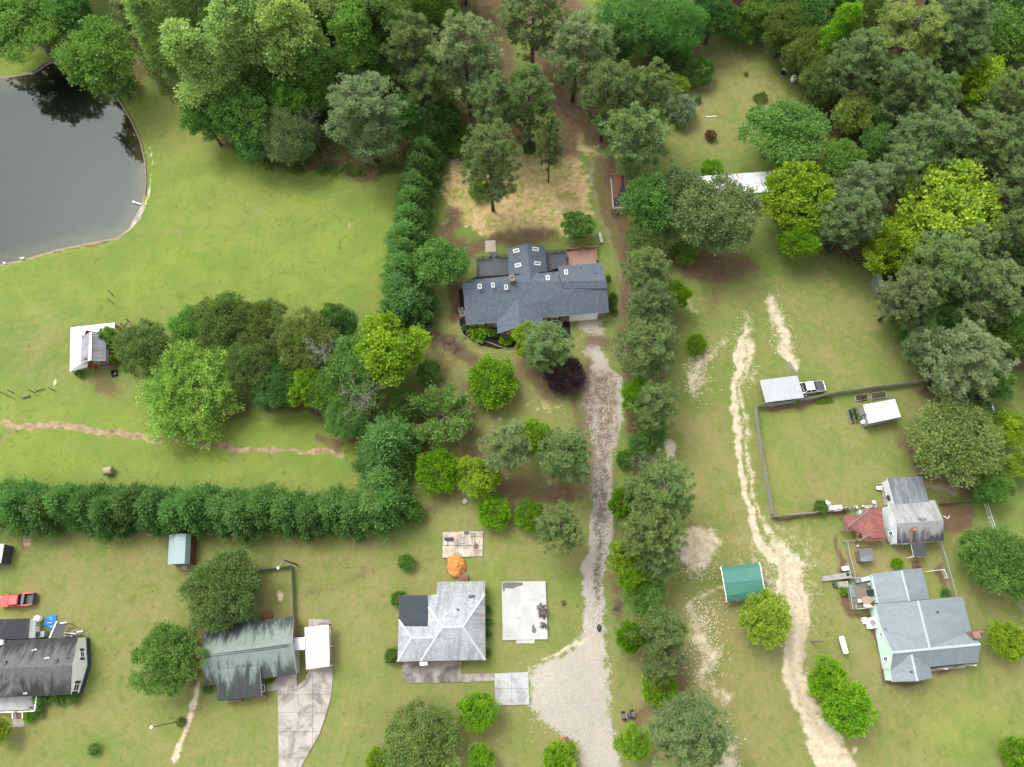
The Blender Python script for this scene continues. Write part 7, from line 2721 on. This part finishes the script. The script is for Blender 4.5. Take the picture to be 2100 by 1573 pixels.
# ================================================================== fences, vehicles and small things
def fence(name, label, pxs, mat, h=1.5, panel=2.4, picket=.15, gap=.02, wire=False, group=None, post=None, raw=False):
    w = [Vector(p) for p in pxs] if raw else [P(x, y, 0) for x, y in pxs]
    t = thing(name, label, 'fence', w[0], group)
    for i in range(len(w) - 1):
        d = w[i + 1] - w[i]
        n = max(1, round(d.length / panel))
        rz = math.atan2(d.y, d.x)
        u = d.normalized()
        s = Vector((-u.y, u.x, 0))
        for k in range(n):
            a, b = w[i].lerp(w[i + 1], k / n), w[i].lerp(w[i + 1], (k + 1) / n)
            ln = (b - a).length
            m = MB()
            tilt = random.uniform(-.025, .025)
            if wire:
                m.tube(a + Vector((0, 0, h)), b + Vector((0, 0, h)), .03, None, 5)
                q = int(ln / .12)
                for j in range(q):
                    p = a.lerp(b, (j + .5) / q)
                    m.box(p + Vector((0, 0, h / 2)), (.012, .012, h), rz)
                for z in (.1, h * .5):
                    m.box((a + b) / 2 + Vector((0, 0, z)), (ln, .015, .015), rz)
                o = m.build('wire_panel', mat, t)
            else:
                q = int(ln / (picket + gap))
                for j in range(q):
                    p = a.lerp(b, (j + .5) / q) + s * (tilt * 2 + random.uniform(-.012, .012))
                    m.box(p + Vector((0, 0, h / 2 + random.uniform(-.03, .03))), (picket, .025, h), rz + random.uniform(-.02, .02), rx=tilt)
                for z in (.3, h - .3):
                    m.box((a + b) / 2 + s * (.05) + Vector((0, 0, z)), (ln, .06, .09), rz)
                o = m.build('fence_panel', mat, t)
        for k in range(n + (i == len(w) - 2)):
            a = w[i].lerp(w[i + 1], k / n)
            m = MB()
            if wire:
                m.tube(a, a + Vector((0, 0, h + .06)), .04, None, 7)
            else:
                m.box(a + s * .08 + Vector((0, 0, h / 2 + .03)), (.11, .11, h + .12), rz)
            m.build('post', post or mat, t)
    return t


M_galvpost = plain('galvanised_post', (.45, .47, .48), .4, metal=.3)
M_slat = plain('green_slats', (.15, .22, .18), .7, col2=(.22, .27, .25), scale=1.5)
fence('wooden_fence', 'grey board fence along the top of the fenced lawn', [(1549, 836), (1600, 830), (1655, 821), (1715, 808), (1800, 797), (1870, 788), (1912, 778)], M_woodgr)
fence('wooden_fence', 'grey board fence down the left side of the fenced lawn beside the track', [(1547, 838), (1552, 890), (1561, 945), (1572, 1005), (1581, 1056)], M_woodgr)
fence('wooden_fence', 'grey board fence along the bottom of the fenced lawn', [(1582, 1062), (1640, 1056), (1700, 1050), (1738, 1043)], M_woodgr)
fence('wooden_fence', 'short board fence behind the feathery tree, upper piece', [(1924, 792), (1932, 815), (1941, 832)], M_woodgr)
fence('wooden_fence', 'board fence below the feathery tree, lower piece', [(1989, 976), (1997, 1000), (2006, 1030)], M_woodgr)
fence('wooden_fence', 'low dark board fence right of the cottage rear wing', [(1925, 1035), (1960, 1031), (2002, 1025)], M_wood, h=1.1)
fence('slatted_fence', 'green slatted fence running up from the green roofed house', [(606, 1271), (605, 1220), (602, 1162)], M_slat, h=1.25, panel=3)
fence('slatted_fence', 'green slatted fence between the utility pole and the dark oak', [(601, 1161), (565, 1166), (520, 1171), (470, 1178)], M_slat, h=1.25, panel=3)
fence('wire_fence', 'wire fence along the right side of the cottage yard', [(1921, 1110), (1932, 1145), (1943, 1185), (1953, 1222)], M_galvpost, h=1.2, wire=True)
fence('wire_fence', 'wire fence along the left side of the brown cottage yard', [(1732, 1112), (1737, 1140), (1745, 1172), (1748, 1186)], M_galvpost, h=1.2, wire=True)
fence('wire_fence', 'wire fence across the top of the brown cottage yard', [(1727, 1111), (1760, 1109)], M_galvpost, h=1.2, wire=True)
fence('wire_fence', 'wire fence at the right edge beyond the large green tree', [(2082, 1236), (2092, 1256), (2108, 1290)], M_galvpost, h=1.2, wire=True)
fence('rail_fence', 'white rail right of the cottage yard', [(2018, 1036), (2026, 1062), (2034, 1086)], M_white, h=1.1, wire=True)
fence('rail_fence', 'white rail frame between the mint house and the wire fence', [(1897, 1173), (1930, 1169), (1937, 1186)], M_white, h=.9, wire=True)


def pickup(name, label, c, rz, paint, hood=None, old=False):
    t = thing(name, label, 'pickup truck', c)
    t.rotation_euler = (0, 0, rz)
    ORG[t.name] = Vector((0, 0, 0))
    hood = hood or paint
    y = .98

    def sect(x, w, z0, z1, r=.14):
        return [(x, -w, z0), (x, -w, z1 - r), (x, -w + r, z1), (x, w - r, z1), (x, w, z1 - r), (x, w, z0)]
    m = MB()
    m.loft([sect(-2.85, .62, .5, .92), sect(-2.72, .84, .45, .98), sect(-2.3, .96, .42, 1.04), sect(-1.15, y, .42, 1.14), sect(.85, y, .42, 1.16), sect(.86, y, .42, .62), sect(2.75, .95, .45, .62)])
    for s in (-1, 1):
        m.loft([[(.86, s * y, .5), (.86, s * y, 1.18), (.86, s * .84, 1.18), (.86, s * .84, .5)], [(1.9, s * 1.0, .5), (1.9, s * 1.0, 1.2), (1.9, s * .84, 1.2), (1.9, s * .84, .5)],
                [(2.72, s * .95, .5), (2.72, s * .95, 1.17), (2.72, s * .82, 1.17), (2.72, s * .82, .5)]])
    m.build('body', paint, t, True if False else False)
    m = MB()
    m.loft([sect(-2.66, .76, .98, 1.0, .01), sect(-2.25, .88, 1.0, 1.07, .05), sect(-1.2, .9, 1.05, 1.17, .05)])
    m.build('hood', hood, t)
    m = MB()
    b4 = [(-1.28, -.93, 1.12), (.9, -.93, 1.14), (.9, .93, 1.14), (-1.28, .93, 1.12)]
    t4 = [(-.62, -.72, 1.72), (.66, -.72, 1.74), (.66, .72, 1.74), (-.62, .72, 1.72)]
    m.loft([b4, t4])
    m.build('windows', M_glass, t)
    m = MB()
    m.box((.02, 0, 1.77), (1.42, 1.52, .09), bev=.12)
    for s in (-1, 1):
        for a, b in (((-1.28, s * .93, 1.12), (-.64, s * .72, 1.76)), ((.9, s * .93, 1.14), (.68, s * .72, 1.76)), ((-.1, s * .95, 1.12), (-.02, s * .75, 1.76))):
            m.tube(a, b, .05, .05, 5)
    m.build('roof', paint, t)
    m = MB()
    m.box((1.82, 0, .66), (1.86, 1.66, .06))
    for k in range(7):
        m.box((1.82, -.72 + k * .24, .70), (1.8, .1, .03))
    for s in (-1, 1):
        m.box((1.82, s * .83, .94), (1.84, .03, .5))
    m.build('bed_liner', M_dkgrey, t)
    m = MB()
    m.box((2.74, 0, .86), (.1, 1.66, .62), bev=.03)
    m.build('tailgate', M_dkgrey if not old else paint, t)
    if not old:
        m = MB()
        m.box((1.12, 0, 1.17), (.5, 1.62, .14), bev=.08)
        m.build('bed_cover', plain('cover_grey', (.13, .145, .16), .5), t)
    m = MB()
    m.box((-2.82, 0, .55), (.2, 1.7, .22), bev=.06)
    m.box((2.86, 0, .55), (.16, 1.7, .2), bev=.05)
    m.build('bumper', M_grey if old else M_dkgrey, t)
    for s in (-1, 1):
        m = MB()
        m.box((-2.74, s * .66, .86), (.16, .32, .16), rz=s * .35, bev=.04)
        m.build('headlight', M_white, t)
        m = MB()
        m.box((-.98, s * 1.12, 1.2), (.12, .22, .16), bev=.04)
        m.build('mirror', M_black, t)
        for x in (-1.85, 1.75):
            m = MB()
            m.lathe((x, s * .9, .39), [(.22, -.12), (.36, -.12), (.39, -.07), (.39, .07), (.36, .12), (.22, .12)], 18, axis=(0, s, 0))
            w = m.build('tyre', M_black, t)
            m = MB()
            m.lathe((x, s * .9, .39), [(.0, .06), (.08, .1), (.2, .07), (.23, .11), (.23, -.1)], 12, axis=(0, s, 0))
            m.build('rim', M_grey, w)
    return t


redp = plain('truck_red', (.62, .035, .022), .22, col2=(.58, .03, .02), amt=.3, coat=.5)
pickup('pickup_truck', 'red pickup truck parked on the lawn at the left edge', P(42, 1231.5, .0), .0, redp)
q0, q1 = Zs(560, 345, 0), Zs(905, 300, 0)
pickup('pickup_truck', 'old white pickup with a black bonnet poking out of the metal carport', Zs(748, 330, 0) + (Zs(560, 345, 0) - Zs(905, 300, 0)).normalized() * 1.2, math.atan2((q0 - q1).y, (q0 - q1).x),
       plain('old_white', (.66, .66, .64), .45, col2=(.45, .42, .38), amt=.5), plain('old_black', (.05, .055, .065), .55, col2=(.13, .13, .14), scale=3), old=True)

# propane tank
a, b = P(1725.5, 1306, .75), P(1735, 1340, .75)
tkk = thing('propane_tank', 'white propane tank on the lawn left of the mint house', 'propane tank', P(1730, 1323, 0))
m = MB()
d = b - a
m.lathe(a, [(0, -.12), (.2, -.09), (.36, 0), (.4, .14), (.4, d.length - .14), (.36, d.length), (.2, d.length + .09), (0, d.length + .12)], 20, axis=d)
m.build('body', M_white, tkk, True)
m = MB()
m.lathe((a + b) / 2 + Vector((0, 0, .38)), [(.16, 0), (.16, .14), (.1, .2), (0, .21)], 12)
m.build('valve_dome', M_white, tkk)
for u in (.2, .8):
    m = MB()
    q = a.lerp(b, u)
    m.box((q.x, q.y, .2), (.6, .12, .4), math.atan2(d.y, d.x) + 1.57)
    m.build('saddle', M_grey, tkk)


def pole(label, px_, py_, h, r=.13, arm=None, name='utility_pole', lean=(0, 0), mat=None):
    q = P(px_, py_, 0)
    t = thing(name, label, 'pole', q)
    m = MB()
    top = q + Vector((lean[0], lean[1], h))
    m.tube(q + Vector((0, 0, -.1)), top, r, r * .75, 9)
    m.build('shaft', mat or M_wood, t)
    if arm:
        m = MB()
        e = top + Vector((arm[0], arm[1], .15))
        m.path([top - Vector((0, 0, .3)), top + Vector((arm[0] * .4, arm[1] * .4, .1)), e], .035, 6)
        m.build('lamp_arm', M_grey, t)
        m = MB()
        m.lathe(e + Vector((0, 0, -.25)), [(.06, .25), (.1, .2), (.22, .05), (.2, 0), (0, .02)], 12)
        m.build('lamp_head', M_white, t)
    return t


pole('dark utility pole with a lamp arm at the corner of the green fence', 609, 1158, 6.2, .14, (-.9, -1.1), mat=M_dkgrey)
pole('bare wooden pole on the lawn left of the propane tank', 1664, 1316, 5.2, .14)
pole('slim black street lamp on the front lawn near the bottom left', 367, 1480, 7.2, .06, (-.5, -.05), name='street_lamp', mat=M_black)
pole('tall thin pole in the field at the left edge', 28, 817, 4.2, .08)
pole('weathered post standing on the upper lawn', 1431, 214, 3.2, .10)
for i, (x, y, lb) in enumerate(((231, 604, 'upper of two short dark posts in the field above the barn'), (231, 621, 'lower of two short dark posts in the field above the barn'),
                                (28, 806, 'short post beside the tall thin pole'), (70, 805, 'short post above the fallen log'), (111, 801, 'short post right of the fallen log'))):
    pole(lb, x, y, 1.7, .085, name='fence_post', mat=M_dkgrey)
m = MB()
m.tube(P(45, 815, .22), P(60, 811, .22), .22, .18, 9)
tag(m.build('fallen_log', BARKW[1]), 'grey log lying in the field at the left', 'log')
m = MB()
m.tube(P(73, 802, .1), P(92, 797, .1), .1, .06, 6)
tag(m.build('fallen_branch', BARKW[0]), 'thin fallen branch right of the grey log', 'branch')
# hay bale
q = P(227, 968, .0)
hb = thing('hay_bale', 'round hay bale on the field above the long hedge', 'hay bale', q)
m = MB()
m.lathe(Vector((q.x - .7, q.y, .68)), [(0, .0), (.3, .0), (.62, .02), (.68, .06), (.69, .7), (.68, 1.34), (.62, 1.38), (.3, 1.4), (0, 1.4)], 22, axis=(1, 0, 0))
m.build('straw_roll', plain('hay', (.40, .34, .20), .95, col2=(.24, .20, .12), scale=4, bmp=.5), hb)
for k in range(5):
    m = MB()
    m.lathe(Vector((q.x - .55 + k * .27, q.y, .68)), [(.69, 0), (.7, .01), (.7, .03), (.69, .04)], 22, axis=(1, 0, 0))
    m.build('net_band', M_woodlt, hb)
# tyre
q = P(1397, 1349, 0)
m = MB()
n = 24
m.loft([[Vector((q.x + math.cos(t) * (.48 + .13 * math.cos(s)), q.y + math.sin(t) * (.48 + .13 * math.cos(s)), .12 + .11 * math.sin(s))) for t in [2 * math.pi * i / n for i in range(n)]]
        for s in [2 * math.pi * k / 8 for k in range(9)]], caps=False)
tag(m.build('discarded_tyre', plain('tyre_grey', (.17, .21, .20), .8), None, True), 'grey tyre lying beside the tree belt', 'tyre')


def quad(name, label, c, rz, cat='quad bike', body=None, mower=False):
    t = thing(name, label, cat, c)
    t.rotation_euler = (0, 0, rz)
    ORG[t.name] = Vector((0, 0, 0))
    body = body or M_black
    m = MB()
    m.box((-.55, 0, .72), (.7, .62, .2), bev=.1)
    m.box((.55, 0, .74), (.75, .7, .2), bev=.1)
    m.box((0, 0, .5), (1.7, .4, .32), bev=.1)
    m.build('body', body, t)
    m = MB()
    m.box((.2, 0, .86), (.7, .34, .14), bev=.06)
    m.build('seat', M_dkgrey, t)
    m = MB()
    for s in (-1, 1):
        m.tube((-.3, 0, .78), (-.28, s * .4, 1.02), .025)
    m.build('handlebar', M_white, t)
    m = MB()
    for k in range(4):
        m.box((.62 + k * .1, 0, .88), (.04, .7, .03))
        m.box((-.8 + k * .1, 0, .86), (.04, .6, .03))
    m.box((.78, .3, .88), (.4, .03, .03))
    m.box((.78, -.3, .88), (.4, .03, .03))
    m.build('rack', M_grey, t)
    for x in (-.65, .65):
        for s in (-1, 1):
            m = MB()
            m.lathe((x, s * .48, .3), [(.1, -.12), (.26, -.13), (.3, -.08), (.3, .08), (.26, .13), (.1, .12)], 14, axis=(0, s, 0))
            m.build('wheel', M_black, t)
    return t


quad('quad_bike', 'dark quad bike standing on the grass right of the gravel drive', P(1287, 1466, 0), .08, body=plain('dark_maroon', (.05, .03, .035), .6))
zq = P(1890, 965, 0)
mw = thing('old_mower', 'derelict dark mower with a rusty frame under the feathery tree', 'mower', zq)
m = MB()
m.box((zq.x, zq.y, .4), (1.3, .9, .3), -.1, bev=.08)
m.box((zq.x + .2, zq.y + .1, .65), (.7, .6, .3), -.1, bev=.06)
m.build('body', M_dkgrey, mw)
m = MB()
m.box((zq.x - .2, zq.y - .6, .3), (1.5, .09, .09), .02)
m.box((zq.x - .9, zq.y - .3, .3), (.09, .7, .09), .02)
m.build('frame', M_orange, mw)
m = MB()
m.path([zq + Vector((-.4, .5, .6)), zq + Vector((-1.1, .8, .9)), zq + Vector((-1.5, .95, 1.0))], [.1, .09, .12], 7)
m.build('chute', M_black, mw)
m = MB()
n = 18
cq = zq + Vector((1.1, -.35, .35))
m.loft([[cq + Vector((math.cos(t) * (.38 + .06 * math.cos(s)), math.sin(t) * (.42 + .06 * math.cos(s)), .06 * math.sin(s) + .3 * math.sin(t))) for t in [2 * math.pi * i / n for i in range(n)]] for s in [2 * math.pi * k / 6 for k in range(7)]], caps=False)
m.build('hoop', M_woodgr, mw)
for x, s in ((-.6, -1), (-.6, 1), (.5, -1), (.5, 1)):
    m = MB()
    m.lathe(zq + Vector((x, s * .5, .22)), [(.05, -.08), (.2, -.08), (.22, 0), (.2, .08), (.05, .08)], 12, axis=(0, 1, 0))
    m.build('wheel', M_black, mw)
patio_chair(P(1880, 929, 0), .8, 'white chair beside the feathery tree on the fenced lawn', M_white, 0)
# black trampoline at the right edge
tr_ = thing('trampoline', 'black square trampoline sheet below the small yellow tree', 'trampoline', P(2018, 815, 0))
m = MB()
m.slab([P(2010, 808, .7), P(2029, 808, .7), P(2030, 829, .7), P(2013, 829, .7)], .05)
m.build('mat', M_black, tr_)
m = MB()
m.slab([P(1999, 808, .5), P(2009, 809, .5), P(2009, 821, .5), P(1999, 820, .5)], .05)
m.build('side_sheet', M_black, tr_)
for x, y in ((2011, 809), (2028, 809), (2029, 828), (2014, 828)):
    m = MB()
    q = P(x, y, .6)
    m.tube((q.x, q.y, 0), (q.x, q.y, .68), .03)
    m.build('leg', M_grey, tr_)
q = P(2030, 834, 0)
sl = thing('toy_slide', 'small blue and white toy slide below the black trampoline', 'toy', q)
m = MB()
m.box((q.x, q.y + .2, .4), (.45, .5, .8), .3, bev=.1)
m.build('tower', plain('sky_blue', (.05, .45, .68), .5), sl)
m = MB()
m.box((q.x + .15, q.y - .45, .3), (.4, 1.0, .1), .5, rx=.5)
m.build('slide', M_white, sl)
m = MB()
m.slab([P(2010, 832, .4), P(2024, 829, .5), P(2024, 831, .45), P(2010, 834, .35)], .04)
tag(m.build('white_board', M_white), 'white board lying left of the toy slide', 'board')
# white junk by the upper lawn
q = P(1626, 165, 0)
wj = thing('white_appliance', 'white discarded appliance at the wood edge right of the upper lawn', 'appliance', q)
m = MB()
m.box((q.x, q.y, .5), (.9, 1.0, 1.0), .3, bev=.08)
m.build('body', M_white, wj)
m = MB()
m.box((q.x, q.y - .2, 1.01), (.4, .35, .03), .3)
m.build('opening', M_black, wj)
for i, (x, y, w, d_, h, mt) in enumerate(((1609, 147, .5, 1.2, .5, M_white), (1606, 151, .7, .9, .6, M_black), (1618, 152, 1.0, .3, .3, M_grey), (1604, 158, .3, .8, .2, M_grey))):
    q = P(x, y, 0)
    m = MB()
    m.box((q.x, q.y, h / 2), (w, d_, h), .4 + i * .3, bev=.05)
    tag(m.build('scrap', mt), ['white panel at the top of the junk by the upper lawn', 'black box in the junk by the upper lawn', 'grey bar in the junk by the upper lawn', 'grey pipe at the left of the junk by the upper lawn'][i], 'scrap')
m = MB()
m.tube(P(1448, 240, .06), P(1470, 238, .06), .07)
tag(m.build('white_pipe', M_white), 'white pipe lying on the upper lawn', 'pipe')
m = MB()
m.tube(P(1576, 545, 0), P(1579, 538, .9), .04)
tag(m.build('yellow_stake', plain('yellow_plastic', (.72, .60, .02), .5)), 'yellow marker stake at the top of the sandy lawn', 'stake')
bp = thing('pole_bundle', 'bundle of pale poles dropped on the lawn above the metal carport', 'poles', P(1622, 755, 0))
for k in range(6):
    a = P(1618 + random.uniform(-1, 2), 741 + random.uniform(-2, 2), .08 + .05 * k)
    b = P(1614 + k * 4.5, 762 + random.uniform(-3, 3), .08)
    m = MB()
    m.tube(a, b, .05, .04, 6)
    m.build('pole', M_woodgr, bp)
# pond side
pe = thing('pond_edging', 'low timber edging round the right bank of the pond', 'edging', P(290, 300, 0))
eds = [(66, 149), (95, 128), (133, 114.5), (160, 113), (215, 166), (246, 206), (270, 246), (288, 286), (299, 331), (301, 376), (298, 401)]
for i in range(len(eds) - 1):
    a, b = P(*eds[i], -.1), P(*eds[i + 1], -.1)
    d = b - a
    n = max(1, round(d.length / 2.5))
    for k in range(n):
        m = MB()
        m.box(a.lerp(b, (k + .5) / n), (d.length / n - .04, .14, .42), math.atan2(d.y, d.x))
        m.build('timber', M_wood, pe)
m = MB()
m.slab([P(296, 413, -.02), P(298, 425, -.02), P(280, 462, -.04), P(268, 471, -.12), P(266, 466, -.16), P(276, 445, -.12)], .3)
tag(m.build('boat_ramp', M_conc), 'grey concrete ramp on the pond bank', 'ramp')
m = MB()
m.tube(P(273, 414, .05), P(290, 419, .05), .12, None, 8)
m.tube(P(272.5, 413, .12), P(276, 415, .08), .2, .14, 8)
tag(m.build('drain_pipe', M_white), 'white pipe reaching into the pond beside the ramp', 'pipe')


def goose(label, x, y, rz):
    q = P(x, y, -.1)
    t = thing('goose', label, 'goose', q)
    me = bpy.data.meshes.new('body')
    vs_ = [(0, 0, .32), (.22, 0, .30), (.42, 0, .36), (-.18, 0, .33), (-.30, 0, .52), (-.31, 0, .70), (-.40, 0, .74)]
    ed = [(0, 1), (1, 2), (0, 3), (3, 4), (4, 5), (5, 6)]
    c, s = math.cos(rz), math.sin(rz)
    me.from_pydata([(a * c - b * s, a * s + b * c, z) for a, b, z in vs_], ed, [])
    o = bpy.data.objects.new('body', me)
    COL.objects.link(o)
    o.parent = t
    me.materials.append(M_white)
    o.modifiers.new('skin', 'SKIN')
    for v, rr in zip(me.skin_vertices[0].data, (.18, .15, .03, .12, .05, .055, .03)):
        v.radius = (rr, rr)
    me.skin_vertices[0].data[0].use_root = True
    o.modifiers.new('sub', 'SUBSURF').levels = 1
    for k in (-1, 1):
        m = MB()
        f = Vector((-k * .07 * s, k * .07 * c, 0))
        m.tube(q + f + Vector((0, 0, .2)), q + f + Vector((0, 0, -.05)), .02)
        m.build('leg', plain('goose_orange', (.6, .25, .03), .6) if k < 0 else MATS['goose_orange'], t)
    return t


goose('white goose at the lower pond edge, the larger right hand one', 48, 531, .2)
goose('white goose at the lower pond edge beside the left border', 12, 541, 2.9)
# bits
bg_ = MB()  # unreadable dark smear on the drive; this lump is made up to stand in
pl2 = [(1226, 1279), (1231, 1281), (1233, 1286), (1232, 1294), (1229, 1298), (1225, 1293), (1223, 1286)]
c_ = (1228.5, 1288)
bg_.loft([[P(c_[0] + (x - c_[0]) * f, c_[1] + (y - c_[1]) * f, 0) + Vector((0, 0, z + random.uniform(-.03, .03))) for x, y in pl2] for f, z in ((1, .02), (1.05, .15), (.8, .3), (.4, .38))])
bo = bg_.build('drive_smear', plain('smear_black', (.014, .015, .02), .35), None, True)
tag(bo, 'unreadable dark smear on the gravel drive, modelled as a lump', 'smear')
bo.modifiers.new('s', 'SUBSURF').levels = 1
for i, (x, y, w, cmat, lb) in enumerate(((1153, 1513, .5, M_orange, 'orange traffic marker on the gravel edge near the bottom'), (1162, 1515, .45, M_red, 'red brown lump beside the orange marker'))):
    q = P(x, y, 0)
    m = MB()
    m.lathe(q, [(.3, 0), (.28, .06), (.15, .1), (.06, .5), (.04, .52), (0, .52)] if i == 0 else [(.3, 0), (.3, .16), (.2, .28), (0, .3)], 10)
    tag(m.build('marker_cone' if i == 0 else 'brick_lump', cmat), lb, ['cone', 'lump'][i])
q = P(677, 1281, 0)
m = MB()
m.lathe(q, [(.16, 0), (.14, .05), (.12, .55), (.17, .6), (.1, .78), (0, .8)], 10)
tag(m.build('red_canister', plain('signal_red', (.45, .02, .03), .4)), 'small red canister at the top right corner of the white carport', 'canister')
q = P(1155, 1237, 0)
rtm = thing('tree_stump', 'small tree stump with roots on the grass right of the white slab', 'stump', q)
m = MB()
m.lathe(q, [(.3, 0), (.22, .15), (.2, .4), (.14, .42), (0, .38)], 9)
m.build('trunk', BARKW[0], rtm)
for k in range(5):
    m = MB()
    a = k * 1.3
    m.path([q + Vector((math.cos(a) * .15, math.sin(a) * .15, .2)), q + Vector((math.cos(a) * .5, math.sin(a) * .5, .05))], [.08, .03], 5)
    m.build('root', BARKW[0], rtm)
bt = thing('brush_pile', 'pile of dead sticks on the grass right of the drive', 'brush', P(1268, 1240, 0))
for k in range(26):
    q = P(1266 + random.uniform(-9, 9), 1242 + random.uniform(-9, 12), 0)
    a = random.random() * 3.14
    d = Vector((math.cos(a), math.sin(a), 0)) * random.uniform(.3, .8)
    m = MB()
    m.tube(q - d + Vector((0, 0, .05)), q + d + Vector((0, 0, .05 + random.random() * .3)), .03, .015, 5)
    m.build('stick', BARKW[k % 3], bt)
bt = thing('brush_pile', 'brown brush pile on the grass left of the mulch bed', 'brush', P(935, 705, 0))
for k in range(46):
    q = P(932 + random.uniform(-22, 24), 706 + random.uniform(-14, 16), 0)
    a = random.random() * 3.14
    d = Vector((math.cos(a), math.sin(a), 0)) * random.uniform(.4, 1.0)
    m = MB()
    m.tube(q - d + Vector((0, 0, .05)), q + d + Vector((0, 0, .05 + random.random() * .25)), .035, .015, 5)
    m.build('stick', BARKW[k % 3], bt)
m = MB()
a, b = P(1168, 395, .1), P(1164, 372, .1)
lgt = thing('broken_timber', 'broken timber frame lying beside the straw lawn', 'timber', P(910, 455, 0))
for k, (x0, y0, x1, y1) in enumerate(((904, 463, 920, 448), (908, 466, 922, 452), (910, 455, 914, 462))):
    m = MB()
    m.tube(P(x0, y0, .12), P(x1, y1, .2), .06, .05, 6)
    m.build('pole', M_woodgr, lgt)
rk = thing('rock', 'pale rock on the grass beside the lower front yard trees', 'rock', P(954, 1028, 0))
m = MB()
q = P(954, 1028, 0)
m.loft([[q + Vector((math.cos(t) * r_ * random.uniform(.8, 1.2), math.sin(t) * r_ * random.uniform(.8, 1.2), z)) for t in [2 * math.pi * i / 9 for i in range(9)]] for r_, z in ((.45, 0), (.5, .15), (.35, .32), (.1, .38))])
m.build('stone', plain('pale_stone_grey', (.46, .42, .36), .9), rk)
# loose litter under foot: stones and chips on gravel and sand, leaf litter on the drive
rl = np.random.default_rng(11)


def chips(name, label, spots, mat, size, n, cat='stones'):
    V, F = [], []
    for (x, y, sx, sy, k) in spots:
        for _ in range(int(n * k)):
            q = P(x + rl.normal() * sx, y + rl.normal() * sy, 0)
            s = size * rl.uniform(.5, 1.5)
            a = rl.uniform(0, 6.28)
            i = len(V)
            for t in range(5):
                V.append((q.x + math.cos(a + t * 1.256) * s * rl.uniform(.6, 1.2), q.y + math.sin(a + t * 1.256) * s * rl.uniform(.6, 1.2), -.02))
            V.append((q.x, q.y, s * rl.uniform(.5, .9)))
            F += [(i + t, i + (t + 1) % 5, i + 5) for t in range(5)]
    me = bpy.data.meshes.new(name)
    me.from_pydata(V, [], F)
    me.materials.append(mat)
    o = bpy.data.objects.new(name, me)
    COL.objects.link(o)
    return tag(o, label, cat, kind='stuff')


chips('gravel', 'loose pale stones on the drive and turnaround', [(1150, 1430, 40, 40, 1), (1220, 1500, 20, 50, .8), (1220, 1250, 10, 90, 1), (1237, 900, 14, 90, 1), (1105, 1400, 14, 20, .4)], concrete('gravel_stone', (.72, .69, .64), (.50, .46, .41)), .07, 600)
chips('leaf_litter', 'brown leaf litter drifted on the drive', [(1205, 830, 10, 40, .5), (1218, 930, 8, 60, .5), (1234, 1070, 6, 60, .4), (1225, 1180, 3, 40, .2), (1195, 930, 8, 60, .6)], M_wood, .10, 600, 'leaf litter')
chips('sand_clods', 'pale clods on the sandy track and bare patches', [(1440, 1330, 22, 40, 1), (1445, 1260, 20, 20, .6), (1490, 1540, 14, 30, .5), (1590, 1200, 40, 40, .9), (1600, 680, 14, 30, .5), (1525, 720, 14, 40, .5), (1430, 770, 16, 22, .7), (1430, 1170, 20, 14, .5)],
      concrete('clod', (.88, .78, .62), (.62, .51, .36)), .08, 500)
